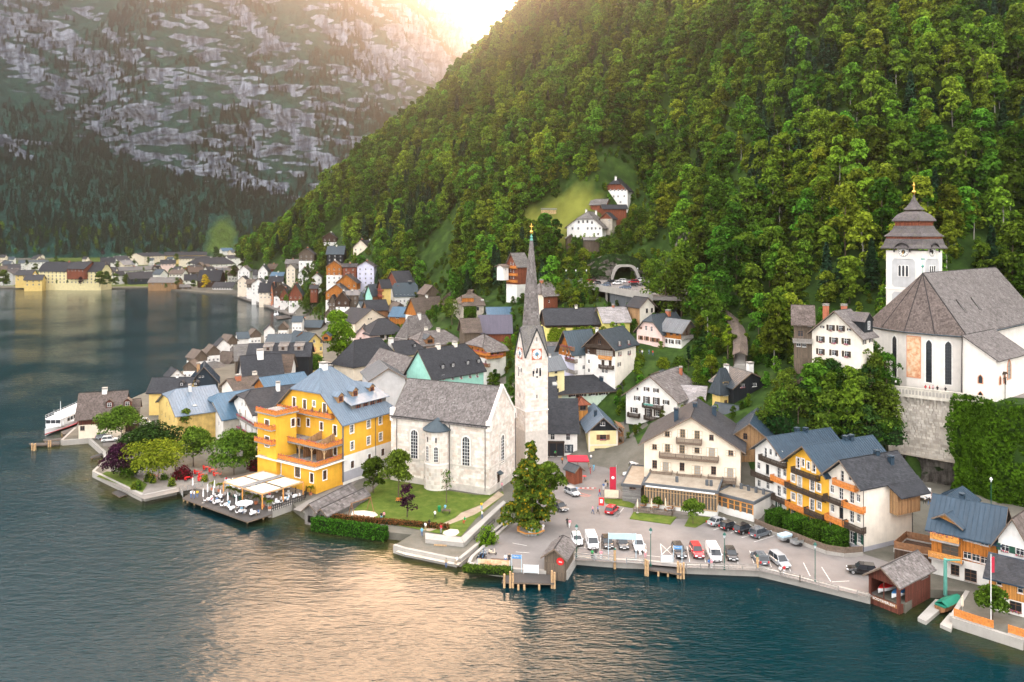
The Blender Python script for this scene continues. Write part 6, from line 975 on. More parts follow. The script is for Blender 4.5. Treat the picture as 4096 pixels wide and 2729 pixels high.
def clock(put,Pm,u,z,d,panel='redface',dark=False):
 def disc(r0,r1,dd,n=24):return[Pm(u+r*math.cos(2*PI*i/n),z+r*math.sin(2*PI*i/n),dd)for r in(r0,r1)for i in range(n)],[(i,(i+1)%n,n+(i+1)%n,n+i)for i in range(n)]
 h=d/2;mb=MB()
 if panel:mb.prism([Pm(u-h*1.08,z-h*1.08,-.02),Pm(u+h*1.08,z-h*1.08,-.02),Pm(u+h*1.08,z+h*1.08,-.02),Pm(u-h*1.08,z+h*1.08,-.02)],Vector(Pm(0,0,-.08))-Vector(Pm(0,0,-.02)))
 else:mb.add(*disc(.01,h*1.05,-.06))
 o=put('clock',mb.mesh('clock',panel or 'iron',False));mb=MB();mb.add(*disc(h*.42,h*.97,-.10));put('dial',mb.mesh('dial','paleface',False),parent=o);mb=MB();mb.add(*disc(.01,h*.42,-.11));put('dial_centre',mb.mesh('dial_centre','iron' if dark else 'clockblue',False),parent=o)
 mb=MB()
 for i in range(12):a=PI/6*i;mb.prism([Pm(u+h*(r*math.sin(a)+s_*.05*math.cos(a)),z+h*(r*math.cos(a)-s_*.05*math.sin(a)),-.105)for r,s_ in((.68,-1),(.68,1),(.9,1),(.9,-1))],Vector(Pm(0,0,-.125))-Vector(Pm(0,0,-.105)))
 put('numerals',mb.mesh('numerals','iron',False),parent=o);mb=MB()
 for a,L in((2.75,.62),(3.05,.85)):mb.prism([Pm(u+h*(r*math.sin(a)+s_*.06*math.cos(a)),z+h*(r*math.cos(a)-s_*.06*math.sin(a)),-.14)for r,s_ in((-.15,-1),(-.15,1),(L,.4),(L,-.4))],Vector(Pm(0,0,-.16))-Vector(Pm(0,0,-.14)))
 put('hands',mb.mesh('hands','gold',False),parent=o)
fr=CH=house('stone_church','pale stone church with silvery shingle roof and slim pointed spire above the lawn','f',(797,530),(112,452),(978,408),b=(988,2.0),ridge='A',lead='A',ap=262,wall='mortar',rmat='shingle',cov='shingle',oe=.55,og=-.35,cat='church',trim=False)
a_,b_,he,ri=fr.a,fr.b,fr.ze,fr.rise
hA=lambda x,y:fr.hit('A',x,y)
wA=[(*hA(275,755),1.7,6.2),(*hA(635,808),1.7,6.2)];uB,zB=fr.hit('B',888,785)
ua,za=fr.hit('A',437,900)
holes=[(a_-u-1.25,a_-u+1.25,z-.4,z+h+.6)for u,z,w_,h in wA]+[(a_-ua-3.1,a_-ua+3.1,-1,11.6)]
R_=random.Random(4);stones_wall(fr.wall,(0,a_,0),(0,0,0),-.4,he-.1,'stone_block',.55,.5,1.25,.06,limit=130,rnd=R_,holes=holes)
stones_wall(fr.wall,(0,0,0),(b_,0,0),-.4,he+ri,'stone_block',.55,.5,1.25,.06,limit=80,rnd=R_,holes=[(uB-1.2,uB+1.2,zB-.4,zB+6.6)],top=lambda t:he+ri*(1-abs(t-b_/2)/(b_/2))-.1)
for u,z,w_,h in wA:arched_window(fr.put,PA,u,z,w_,h,3,8)
arched_window(fr.put,PB,uB,zB,1.5,6.,2,8)
for s0,s1 in((0,b_/2),(b_,b_/2)):
 p=[(s0,-.12,he-.1),(s1,-.12,he+ri+.0),(s1,-.12,he+ri+.75),(s0,-.12,he+.7)];fr.put('gable_coping',MB().prism(p,(0,.6,0)).mesh('gable_coping','churchwhite'))
for q_ in((-.35,.9,-.18,.7,he-1.2,he+.9),(b_-.9,b_+.25,-.18,.7,he-1.2,he+.9),(-.35,.8,a_-.7,a_+.1,he-1.2,he+1.6)):fr.put('kneeler',MB().box(*q_).mesh('kneeler','churchwhite'))
1;mb=MB();mb.box(-.16,0,0,a_,4.6,4.85);mb.box(-.16,b_,-.16,0,4.6,4.85);mb.box(-.22,0,-.22,a_,-1,.7);mb.box(0,b_,-.22,0,-1,.7);fr.put('string_course',mb.mesh('string_course','stone_rough',False))
mb=MB()
for u in(.9,ua-3.0):mb.tube((-.22,u,0),(-.22,u,he),.07)
mb.tube((-.22,a_-1.6,0),(-.22,a_-1.6,he),.07);mb.tube((b_-.3,-.2,0),(b_-.3,-.2,he),.07);mb.box(-.62,-.45,-.4,a_+.2,he-.12,he+.05);fr.put('gutter',mb.mesh('gutter','iron',False))
ra=2.75;mb=MB();mb.lathe([(ra+.25,-1.5),(ra+.25,1.1),(ra+.05,1.15),(ra+.05,4.6),(ra+.22,4.65),(ra+.22,4.9),(ra,4.95),(ra,12.0)],28,(0.1,ua,0));o=fr.put('apse',mb.mesh('apse','churchwhite'));mb=MB();mb.lathe([(ra+.55,11.85),(ra+.55,12.05),(1.6,13.3),(.05,14.4)],28,(0.1,ua,0));fr.put('apse_roof',mb.mesh('apse_roof','m_copper'))
rest=MB()
for k in range(28):
 t0,t1=2*PI*k/28,2*PI*(k+1)/28
 if math.cos((t0+t1)/2)>.2:continue
 for j in range(14):
  z=-.2+j*.85;rr=ra+(.31 if z<1 else(.10 if z<4.4 else.05));g=.012
  if z>11.2 or 4.0<z<4.7:continue
  q=[(rr*math.cos(t)+.1,ua+rr*math.sin(t),zz)for t,zz in((t0+g,z+.02),(t1-g,z+.02),(t1-g,z+.80),(t0+g,z+.80))];rest.poly(q)
tag(rest.build('stone','stone_block',o,uv=False),kind='stuff')
for dy in(-1.,1.):
 th=math.asin(dy/ra);n=(-math.cos(th),math.sin(th));PP=lambda u,z,d,th=th:(.1-(ra-d)*math.cos(th)-u*0,ua+(ra-d)*math.sin(th)+u*math.cos(th),z)
 PP=lambda u,z,d,th=th:(.1-(ra-d+.06)*math.cos(th)+u*math.sin(th),ua+(ra-d+.06)*math.sin(th)+u*math.cos(th),z)
 arched_window(fr.put,PP,0,5.5,.8,3.2,2,5,sw=.14);mb=MB();mb.poly([PP(a,z,-.1)for a,z in arch_pts(0,9.6,.3,1.1)]);fr.put('slit_window',mb.mesh('slit_window','glass',False))
mb=MB();mb.box(uB-2.6,uB-1.5,-.1,0,0,2.4);fr.put('door',mb.mesh('door','darkwood'));mb=MB();mb.slab([(uB-2.9,-.9,2.6),(uB-1.2,-.9,2.6),(uB-1.2,0,3.1),(uB-2.9,0,3.1)],.1);fr.put('door_canopy',mb.mesh('door_canopy','m_copper',False))
tw=house('tower','','g',(676,960),5.7,5.7,Y=179,g=2.0,rot=24,roof='flat',wall='mortar',into=fr,skirt=1,bodyname='tower')
s_,ht=tw.a,tw.ze
for p0,p1 in(((0,s_,0),(0,0,0)),((0,0,0),(s_,0,0))):stones_wall(tw.wall,p0,p1,9,ht+5.9,'stone_block',.55,.5,1.2,.05,limit=45,rnd=R_,top=lambda t:ht+6.*(1-abs(t-s_/2)/(s_/2))-.1)
mb=MB()
for k in range(4):
 M4=Matrix.Translation((s_/2,s_/2,0))@Matrix.Rotation(PI/2*k,4,'Z')@Matrix.Translation((-s_/2,-s_/2,0));m2=MB(M4);m2.prism([(0,0,ht-.02),(s_,0,ht-.02),(s_/2,0,ht+6.0)],(0,.5,0));mb.v_=0
 n0=len(mb.v);mb.v+=m2.v;mb.f+=[tuple(i+n0 for i in f)for f in m2.f];mb.m+=m2.m
tw.put('tower_gable',mb.mesh('tower_gable','mortar'));mb=MB()
for k in range(4):
 M4=Matrix.Translation((s_/2,s_/2,0))@Matrix.Rotation(PI/2*k,4,'Z')@Matrix.Translation((-s_/2,-s_/2,0));m2=MB(M4)
 for q in(0,s_):m2.prism([(q,-.22,ht-.3),(s_/2,-.22,ht+6.05),(s_/2,-.22,ht+6.45),(q,-.22,ht+.15)],(0,.5,0))
 n0=len(mb.v);mb.v+=m2.v;mb.f+=[tuple(i+n0 for i in f)for f in m2.f];mb.m+=m2.m
tw.put('verge',mb.mesh('verge','iron',False))
mb=MB();h_=s_/2;rings=[]
def oct_(r,z):return[(h_+r*math.cos(PI/4*i),h_+r*math.sin(PI/4*i),z)for i in range(8)]
zt_=lambda y:CAMZ-(y-HZY)/FPX*182-2.0
base=[(h_+(h_*1.03 if i%2==0 else h_*1.445)*math.cos(PI/4*i),h_+(h_*1.03 if i%2==0 else h_*1.445)*math.sin(PI/4*i),ht+6.2 if i%2==0 else ht+.0)for i in range(8)]
R8=[base,oct_(2.18,ht+6.9),oct_(1.86,zt_(1240)),oct_(1.62,zt_(1180)),oct_(1.24,zt_(1110)),oct_(.88,zt_(1045)),oct_(.36,zt_(962))]
mb.add([p for r in R8 for p in r],[(k*8+i,k*8+(i+1)%8,(k+1)*8+(i+1)%8,(k+1)*8+i)for k in range(len(R8)-1)for i in range(8)]);sp=tw.put('spire',mb.mesh('spire','shingle'));
mb=MB();z0=zt_(962)
for zz in np.arange(ht+7.2,z0,.42):
 r=float(np.interp(zz,[ht+6.9,zt_(1240),zt_(1180),zt_(1110),zt_(1045),z0],[2.18,1.86,1.62,1.24,.88,.36]));r2=float(np.interp(zz+.4,[ht+6.9,zt_(1240),zt_(1180),zt_(1110),zt_(1045),z0],[2.18,1.86,1.62,1.24,.88,.36]))
 A,B=oct_(r+.05,zz),oct_(r2+.01,zz+.4)
 for i in range(8):
  for q in range(3):t0,t1=q/3+.01,(q+1)/3-.01;L_=lambda P,t:tuple(Vector(P[i]).lerp(Vector(P[(i+1)%8]),t));mb.poly([L_(A,t0),L_(A,t1),L_(B,t1),L_(B,t0)])
tag(mb.build('shingles','wood_shingle',sp),kind='stuff')
mb=MB();mb.lathe([(.36,z0-.1),(.42,z0+.1),(.22,z0+.5),(.34,z0+.8),(.12,z0+1.2),(.06,z0+1.6)],10,(h_,h_,0));tw.put('finial',mb.mesh('finial','verdigris',False),parent=sp);mb=MB();mb.blob((h_,h_,z0+1.9),.42);mb.tube((h_,h_,z0+2.2),(h_,h_,z0+4.0),.06);mb.box(h_-.45,h_+.45,h_-.05,h_+.05,z0+3.2,z0+3.32);tw.put('cross',mb.mesh('cross','gold',False),parent=sp)
for Pm,f in((PA,'A'),(PB,'B')):
 clock(tw.put,Pm,s_/2,ht+.45,2.35)
 mb=MB();mb.poly([Pm(s_/2+a,z,-.09)for a,z in((-.07,ht+3.4),(.07,ht+3.4),(.07,ht+4.4),(-.07,ht+4.4))]);tw.put('slit_window',mb.mesh('slit_window','glass',False))
 for dx in(-.85,0,.85):arched_window(tw.put,Pm,s_/2+dx,ht-5.0,.55,2.3,1,1,pane='glass',sw=.10)
 mb=MB();mb.poly([Pm(s_/2+a,z,-.09)for a,z in((-.12,ht-9.6),(.12,ht-9.6),(.12,ht-8.8),(-.12,ht-8.8))]);tw.put('slit_window',mb.mesh('slit_window','glass',False))
mb=MB();mb.box(-.15,s_+.15,-.15,s_+.15,ht-12.5,ht-12.3);tw.put('string_course',mb.mesh('string_course','churchwhite'))
V3,V2,V1,V0=(97.6,170.8),(93.2,173.6),(89.2,178.),(87.2,184.);dN=Vector((.77,.64));pN=Vector((-.64,.77));ZG,ZE,ZR=21.4,34.5,47.
R0=Vector((94.9,182.));E3=Vector(V3)+dN*48;RE=R0+dN*45.;V00=Vector(V0)+pN*5+dN*1.5;E0=V00+dN*48
root=thing('hillside_church','whitewashed hillside church with steep shingle roof, tall gothic windows and faded saint fresco','church',(94,180,ZG));O3=Vector((94,180,ZG));fr=Fr(root);fr.W=Matrix.Translation(O3);loc3=lambda p,z:(p[0]-94,p[1]-180,z-ZG)
ring=[E3,V3,V2,V1,V0,V00,E0];mb=MB();mb.prism([loc3(p,ZG-4)for p in ring][::-1],(0,0,ZE-ZG+4));wl=fr.put('wall',mb.mesh('wall','churchwhite'))
ctr=Vector((97,182));ov=lambda p:Vector(p)+(Vector(p)-ctr).normalized()*.9
pts=[ov(V3)+Vector((.3,-.6)),ov(V2),ov(V1),ov(V0),V00+pN*.9];eE3=E3-pN*.9;eE0=E0+pN*.9;zlo=ZE-.5
polys=[[loc3(pts[0],zlo),loc3(eE3,zlo),loc3(RE,ZR),loc3(R0,ZR)]]+[[loc3(pts[i+1],zlo),loc3(pts[i],zlo),loc3(R0,ZR)]for i in range(4)]+[[loc3(eE0,zlo),loc3(pts[4],zlo),loc3(R0,ZR),loc3(RE,ZR)]]
mb=MB()
for p in polys:mb.slab(p if flat_ok(p)else p[::-1],.25)
ro=fr.put('roof',mb.mesh('roof','shingle_dark'))
for i,p in enumerate(polys[:5]):cover(fr,ro,p,'shingle','wood_shingle_brown' if i else 'wood_shingle',.36,0,i)
mb=MB()
for p in pts[:4]:mb.tube(loc3(R0,ZR),loc3(p,zlo),.12,.12,5)
mb.tube(loc3(R0,ZR),loc3(RE,ZR),.14,.14,6);fr.put('ridge_cap',mb.mesh('ridge_cap','shingle_dark',False),parent=ro)
mb=MB();mb.path([loc3(p,zlo-.05)for p in[eE3]+pts],.13,6);fr.put('gutter',mb.mesh('gutter','m_copper',False))
mb=MB();mb.lathe([(.05,0),(.05,1.2),(.32,1.5),(.32,1.7),(.04,2.),(.03,3.2)],8,loc3(R0,ZR));q=loc3(R0,ZR+3.2);mb.box(q[0]-.4,q[0]+.5,q[1]-.03,q[1]+.03,q[2]-.1,q[2]+.2);fr.put('weathercock',mb.mesh('weathercock','verdigris',False),parent=ro)
def face_map(p,q):
 p=Vector((*loc3(p,ZG),));q=Vector((*loc3(q,ZG),));d=(q-p);L=d.length;d.normalize();n=Vector((-d.y,d.x,0));return(lambda u,z,dd:tuple(p+d*u+n*dd+Vector((0,0,z)))),L
for p,q,u_,nm in((V1,V0,.45,0),(V2,V1,.5,1),(V3,V2,.5,0)):
 Pm,L=face_map(q,p);Pm2=lambda u,z,d,Pm=Pm:Pm(u,z,d)
 if nm:
  mb=MB();u=L*.30;mb.prism([Pm(L*.02,2.6,-.02),Pm(L*.5,2.6,-.02),Pm(L*.5,11.6,-.02),Pm(L*.02,11.6,-.02)],Vector(Pm(0,0,-.07))-Vector(Pm(0,0,-.02)));o=fr.put('painting',mb.mesh('painting','fresco',False));mb=MB()
  for a0,a1,c0,c1 in((.0,.025,2.4,11.8),(.495,.52,2.4,11.8),(.025,.495,2.4,2.65),(.025,.495,11.55,11.8)):mb.prism([Pm(L*a0,c0,-.06),Pm(L*a1,c0,-.06),Pm(L*a1,c1,-.06),Pm(L*a0,c1,-.06)],Vector(Pm(0,0,-.1))-Vector(Pm(0,0,-.06)))
  fr.put('painted_border',mb.mesh('painted_border','emblem',False),parent=o);arched_window(fr.put,Pm,L*.80,1.8,1.25,9.4,3,12,'iron','glass','paleface',True,.3)
 else:arched_window(fr.put,Pm,L*u_,1.8,1.25,9.4,3,12,'iron','glass','paleface',True,.3)
Pm,L=face_map(Vector(V3),E3)
mb=MB();mb.tube(loc3(V3,ZG),loc3(V3,ZE-.5),.09);fr.put('downpipe',mb.mesh('downpipe','iron',False))
for t_ in(9.,17.5):
 c2=Vector(V3)+dN*t_+pN*2.4;z=ZE+2.4/10.3*(ZR-ZE)+.2;mb=MB();d3=Vector((dN.x,dN.y,0));n3=Vector((pN.x,pN.y,0));c3=Vector(loc3(c2,z));mb.prism([c3-d3*.6,c3+d3*.6,c3+d3*.1+n3*2.2+Vector((0,0,2.9)),c3-d3*.1+n3*2.2+Vector((0,0,2.9))],(0,0,.75));fr.put('roof_vent',mb.mesh('roof_vent','shingle_dark'))
an=house('chapel','','k',(1735,1447),(1470,1416),16.,Y=163,g=ZG,into=fr,lead='A',ridge='B',rh=4.2,rf=.99,hip=(.0,0),wall='churchwhite',rmat='shingle_dark',cov='shingle',oe=.7,og=.6,trim=False,bodyname='chapel',skirt=5)
for f_,u in(('A',3.),('B',4.2),('B',1.8)):arched_window(an.put,PA if f_=='A' else PB,u,3.4,.8,1.7,1,1,'iron','glass','emblem',True,.14)
arched_window(an.put,PB,6.6,4.,1.7,4.,2,4,'iron','glass_curtain','emblem',True,.2);arched_window(an.put,PA,3.,.2,.8,1.4,1,1,'iron','glass','emblem',True,.14)
mb=MB();mb.tube((3.6,-.35,-.5),(3.6,-.35,5.6),.08);mb.box(2.9,4.3,-.42,-.28,4.5,4.65);mb.tube((3.6,-.45,3.2),(3.6,-.45,4.6),.13,.1);mb.slab([(3.0,-.7,5.4),(3.6,-.7,5.9),(3.6,0,5.9),(3.0,0,5.4)],.06);mb.slab([(3.6,-.7,5.9),(4.2,-.7,5.4),(4.2,0,5.4),(3.6,0,5.9)],.06);an.put('crucifix',mb.mesh('crucifix','t_dark',False))
tw=house('tower','','k',(1150,598),9.3,9.3,Y=194,g=ZG,rot=33,roof='flat',wall='churchwhite',into=fr,skirt=4,bodyname='tower');s_,ht=tw.a,tw.ze;h_=s_/2;KZ=lambda y:CAMZ-(700+.51025*y-HZY)/FPX*200-ZG
def sqr(prof,mat,nm,parent=None):mb=MB();mb.lathe([(w_/math.sqrt(2),z)for w_,z in prof],4,(h_,h_,0),0,.5);return tw.put(nm,mb.mesh(nm,mat),parent=parent)
t1=sqr([(11.2,KZ(578)),(11.3,KZ(572)),(10.2,KZ(545)),(9.5,KZ(500))],'shingle_dark','skirt_roof');sqr([(9.3,KZ(505)),(9.3,KZ(480))],'redwood','timber_band');t2=sqr([(10.0,KZ(485)),(10.0,KZ(478)),(8.4,KZ(455)),(7.2,KZ(425)),(6.6,KZ(398))],'shingle_dark','second_roof');sqr([(6.3,KZ(402)),(6.3,KZ(375)),(7.,KZ(362))],'redwood','timber_drum')
t3=sqr([(7.5,KZ(364)),(7.5,KZ(357)),(6.7,KZ(335)),(5.4,KZ(308)),(3.4,KZ(288)),(2.7,KZ(283))],'shingle_dark','dome_roof');sqr([(2.6,KZ(286)),(2.6,KZ(272))],'darkwood','timber_drum');t4=sqr([(3.5,KZ(276)),(3.5,KZ(270)),(2.3,KZ(245)),(1.2,KZ(210)),(.55,KZ(180)),(.2,KZ(150))],'shingle_dark','spirelet')
mb=MB();z0=KZ(150);mb.lathe([(.12,z0-.3),(.5,z0+.3),(.55,z0+.6),(.15,z0+1.)],10,(h_,h_,0));mb.tube((h_,h_,z0+.9),(h_,h_,z0+3.),.09);mb.box(h_-.75,h_+.75,h_-.07,h_+.07,z0+2.1,z0+2.3);mb.blob((h_,h_,z0+2.2),.28);tw.put('cross',mb.mesh('cross','gold',False),parent=t4)
for Pm in(PA,PB):
 clock(tw.put,Pm,h_,ht-.25,2.5,None,True)
 mb=MB();mb.prism([Pm(a,z,.1)for a,z in arch_pts(h_,ht-2.2,3.6,3.9)],Vector(Pm(0,0,-.05))-Vector(Pm(0,0,.1)));tw.put('clock_arch',mb.mesh('clock_arch','churchwhite'));mb=MB()
 ap_=[(h_+2.05*math.cos(t),ht-.15+2.05*math.sin(t))for t in np.linspace(-.1,PI+.1,11)]
 mb.path([Pm(a,z,-.75)for a,z in ap_],.22,5);tw.put('arch_eave',mb.mesh('arch_eave','shingle_dark',False))
 for z0_,z1_ in((ht-9.2,ht-2.0),(ht-17.5,ht-10.4)):mb=MB();mb.prism([Pm(a,z,-.005)for a,z in((1.6,z0_+.7),(2.2,z0_),(s_-2.2,z0_),(s_-1.6,z0_+.7),(s_-1.6,z1_-.7),(s_-2.2,z1_),(2.2,z1_),(1.6,z1_-.7))],Vector(Pm(0,0,-.05))-Vector(Pm(0,0,-.005)));tw.put('wall_panel',mb.mesh('wall_panel','greyplaster'))
 for dx in(-.95,0,.95):arched_window(tw.put,lambda u,z,d,Pm=Pm:Pm(u,z,d-.05),h_+dx,ht-6.4,.65,2.7,1,1,'emblem','glass','paleface',sw=.14)
mb=MB();mb.box(-.15,s_+.15,-.15,s_+.15,ht-9.75,ht-9.45);mb.box(-.12,s_+.12,-.12,s_+.12,ht-18,ht-17.7);tw.put('string_course',mb.mesh('string_course','paleface',False))
root=thing('bastion','pale stone bastion wall with arched corbels and parapet below the hillside church','wall',(88,171,2.5));L3=lambda p,z:(p[0]-88,p[1]-171,z-2.5)
W=[(84.5,190.),(82.6,176.5),(93.6,168.2),(98.,163.6)];mb=MB();bt=[(84.5,190.),(84.0,175.6),(94.0,166.9),(97.6,162.4)]
for i in range(3):mb.add([L3(bt[i],7.5),L3(bt[i+1],7.5),L3(W[i+1],22.2),L3(W[i],22.2)],[(0,1,2,3)])
mb.add([L3(p,21.2)for p in W]+[L3((99.,190),21.2)],[(0,1,2,3,4)]);bw=mb.build('wall','rusticwall',root)
def batter_stones():
 r=random.Random(8);items=0;rest=MB()
 for(a,b2),(a2,b22)in(((bt[1],bt[2]),(W[1],W[2])),((bt[0],bt[1]),(W[0],W[1]))):
  L=math.dist(a,b2);z=7.8
  while z<20.2:
   hh=r.uniform(.4,.65);t=0
   while t<L-.3:
    ww=r.uniform(.5,1.3);f0,f1=t/L+.006,min(1,(t+ww)/L)-.006;t+=ww
    P=lambda f,zz,o:(lambda k:Vector(L3((a[0]+(b2[0]-a[0])*f+((a2[0]-a[0])*(1-f)+(b22[0]-b2[0])*f)*k,a[1]+(b2[1]-a[1])*f+((a2[1]-a[1])*(1-f)+(b22[1]-b2[1])*f)*k),zz))+Vector((-.55,-.83,0))*o)((zz-7.5)/14.7)
    o=r.uniform(.03,.09);q=[P(f0,z+.02,0),P(f1,z+.02,0),P(f1,z+hh-.02,0),P(f0,z+hh-.02,0),P(f0,z+.03,o),P(f1,z+.03,o),P(f1,z+hh-.03,o),P(f0,z+hh-.03,o)]
    tgt=MB()if items<140 else rest;tgt.add(q,[(4,5,6,7),(0,1,5,4),(1,2,6,5),(2,3,7,6),(3,0,4,7)]);items+=1
    if tgt is not rest:tgt.build('stone','stone_rough',bw,uv=False)
   z+=hh
 if rest.f:tag(rest.build('stone','stone_rough',bw,uv=False),kind='stuff')
batter_stones()
d=(Vector(W[2])-Vector(W[1])).normalized();n=Vector((d.y,-d.x));L=math.dist(W[1],W[2]);mb=MB()
for i in range(11):c2=Vector(W[1])+d*(L*(i+.3)/10.6);p=[Vector(L3(c2,20.4))+Vector((n.x,n.y,0))*.02,Vector(L3(c2,18.6))+Vector((n.x,n.y,0))*.02,Vector(L3(c2+n*1.0,20.4))];d3=Vector((d.x,d.y,0))*.4;MB().prism(p,d3).build('corbel','stone_rough',root,uv=False)
wl=MB();q=[Vector(W[0])+Vector((-.9,0)),Vector(W[1])+Vector((-.7,-.7)),Vector(W[2])+n*.9+d*.6,Vector(W[3])+n*.8]
for i in range(3):
 a,b2=q[i],q[i+1];dd=(b2-a).normalized();nn=Vector((dd.y,-dd.x));MBp=wl
 wl.prism([L3(a,20.4),L3(b2,20.4),L3(b2-nn*.45,20.4),L3(a-nn*.45,20.4)],(0,0,2.0));wl.prism([L3(a+nn*.1,22.4),L3(b2+nn*.1,22.4),L3(b2-nn*.55,22.4),L3(a-nn*.55,22.4)],(0,0,.2))
wl.build('parapet','oldwhite',root)
mb=MB()
for i in range(22):
 c2=q[1]+(q[2]-q[1])*((i+.5)/22);mb.add([tuple(Vector(L3(c2,0))+Vector((d.x,d.y,0))*a+Vector((n.x,n.y,0))*.03+Vector((0,0,z)))for a,z in arch_pts(0,21.1,.42,.95,6)],[tuple(range(8))])
mb.build('parapet_arcade','concrete',root,uv=False)
mb=MB();mb.poly([(x,y,21.25)for x,y in((84.6,189),(83,176.8),(93.8,168.6),(98.2,164),(107,160.5),(122,155),(150,145.5),(160,205),(110,215))]);tag(mb.build('church_terrace','paving'),kind='structure')
def rock(name,label,P0,P1,zb,zt,depth,seed,nu=26,nv=20,mat='crag',lean=.25,amp=1.,taper=0.):
 u=np.linspace(0,1,nu);v=np.linspace(0,1,nv);U,V=np.meshgrid(u,v);P0=np.array(P0);P1=np.array(P1);d=P1-P0;L=np.linalg.norm(d);nn=np.array([d[1],-d[0]])/L
 off=depth*np.sin(PI*U)**.6*(1-lean*V)+amp*(fbm(U*L,V*(zt-zb),.25,4,seed)+.5*fbm(U*L,V*(zt-zb),.8,3,seed+1));U=.5+(U-.5)*(1-taper*V);X=P0[0]+d[0]*U+nn[0]*off;Y=P0[1]+d[1]*U+nn[1]*off;Z=zb+(zt-zb)*V+.5*fbm(U*L,V*9,.3,2,seed+2)
 return tag(link(name,grid_mesh(name,np.stack([X,Y,Z],-1),[mat])),label,'rock')
rock('rock_outcrop','bare rock face at the foot of the pale bastion wall',(83.6,178),(99.5,164.2),1,9.5,.9,5)
rock('rock_pillar','tall grey rock pillar beside the road tunnel',(57,300),(74.,296),32,56,4.5,9,amp=2.2,taper=.72)
root=thing('parking_deck','concrete parking deck on columns with dark garage below the rock tunnel','parking deck',(40,290,28));D3=lambda p,z:(p[0]-40,p[1]-290,z-28);DZ=35.5
mb=MB();mb.slab([D3(p,DZ)for p in DECK],1.2);mb.build('deck','asphalt',root);F0,F1=Vector(DECK[0]),Vector(DECK[1]);d=(F1-F0).normalized();n=Vector((-d.y,d.x))*-1;n=n if n.x<0 or n.y<0 else-n;L=(F1-F0).length
mb=MB();mb.prism([D3(F0+n*.3,DZ-1.5),D3(F1+n*.3,DZ-1.5),D3(F1-n*.1,DZ-1.5),D3(F0-n*.1,DZ-1.5)],(0,0,2.3));mb.build('parapet','concrete',root);mb=MB()
for z in(DZ+1.1,DZ+1.5):mb.tube(D3(F0+n*.1,z),D3(F1+n*.1,z),.05,.05,4)
for i in range(26):p=F0+d*(L*i/25)+n*.1;mb.tube(D3(p,DZ+.7),D3(p,DZ+1.55),.05,.05,4)
mb.build('handrail','steel',root,uv=False)
for i in range(9):p=F0+d*(L*(i+.5)/9)-n*1.;MB().box(-.35,.35,-.35,.35,0,7).build('column','concrete',root,loc=D3(p,27.4))
mb=MB();b0=F0-n*8;b1_=F1-n*8;mb.prism([D3(b0,25),D3(b1_,25),D3(b1_-n*.5,25),D3(b0-n*.5,25)],(0,0,9.2));mb.build('back_wall','darkconc',root)
mb=MB();g0,g1=F0+d*L*.55,F0+d*L*.95;mb.prism([D3(g0-n*.6,25),D3(g1-n*.6,25),D3(g1-n*1.,25),D3(g0-n*1.,25)],(0,0,9.2));mb.build('garage_front','darkconc',root)
mb=MB();mb.prism([D3(F0+n*1.2,20),D3(F1+n*1.2,20),D3(F1-n*9,20),D3(F0-n*9,20)],(0,0,8.6));o=mb.build('retaining_wall','oldwhite',root)
stones_wall(o,D3(F0+n*1.2,0),D3(F1+n*1.2,0),-6,.6,'stone_rough',.5,.9,2.,.08,limit=40)
root=thing('tunnel_portal','arched road tunnel mouth in rough rock above the parking deck','tunnel',(47,339,35.5));q=lambda x,y:onY('q',x,y,339);uL,uR=q(925,1225).x-47,q(1165,1225).x-47;hgt=q(1000,1098).z-35.5;u_=np.linspace(-17,13,46);v_=np.linspace(-3,11,30);UU,VV=np.meshgrid(u_,v_)
inA=(UU>uL)&(UU<uR)&(VV<hgt-np.abs((UU-(uL+uR)/2)/((uR-uL)/2))**4*3.2);OFF=-1.6*fbm(UU,VV,.18,4,6)-.9*fbm(UU,VV,.7,3,8)+np.clip(VV,0,20)**2*.035+np.abs((UU+2)/15)**3*6;VV=VV-np.clip(np.abs((UU+2)/15),0,1)**2*5*(VV>2);P=np.stack([UU,OFF,VV+.5*fbm(UU,VV,.4,2,3)],-1);me=grid_mesh('rock_face',P,['crag']);
import bmesh
bm=bmesh.new();bm.from_mesh(me);bm.faces.ensure_lookup_table();cu,cv=cen(UU).ravel(),cen(VV).ravel();ia=(cu>uL)&(cu<uR)&(cv<hgt-np.abs((cu-(uL+uR)/2)/((uR-uL)/2))**4*3.2);bmesh.ops.delete(bm,geom=[f for f,k in zip(bm.faces,ia)if k],context='FACES');bm.to_mesh(me);bm.free();link('rock_face',me,root)
arc=[(uL-.4,-.5)]+[(uL-.4+(uR-uL+.8)*t,(hgt+.3)*min(1.,(1-abs(2*t-1)**4)+.0)+.0)for t in np.linspace(.02,.98,13)]+[(uR+.4,-.5)];big=[(a*1.0+(-.9 if a<(uL+uR)/2 else.9),z+(.9 if z>.5 else 0))for a,z in arc];mb=MB();k=len(arc)
mb.add([(a,-1.6,z)for a,z in big]+[(a,-1.6,z)for a,z in arc]+[(a,1.5,z)for a,z in big]+[(a,14,z)for a,z in arc],[(i,i+1,k+i+1,k+i)for i in range(k-1)]+[(k+i,k+i+1,3*k+i+1,3*k+i)for i in range(k-1)]+[(2*k+i,2*k+i+1,i+1,i)for i in range(k-1)]);mb.poly([(a,14,z)for a,z in arc]);mb.build('portal_arch','concrete',root)
root=thing('covered_stairway','covered timber stairway with shingle roof climbing the wooded slope','stairway',(60,230,25));cs=[(1505,60,258),(1600,95,252),(1690,130,247),(1790,195,240),(1855,270,232),(1905,350,225),(1925,430,217),(1932,520,210),(1925,590,205)];pp=[onY('i',x,y,Y)-Vector((60,230,25))for x,y,Y in cs]
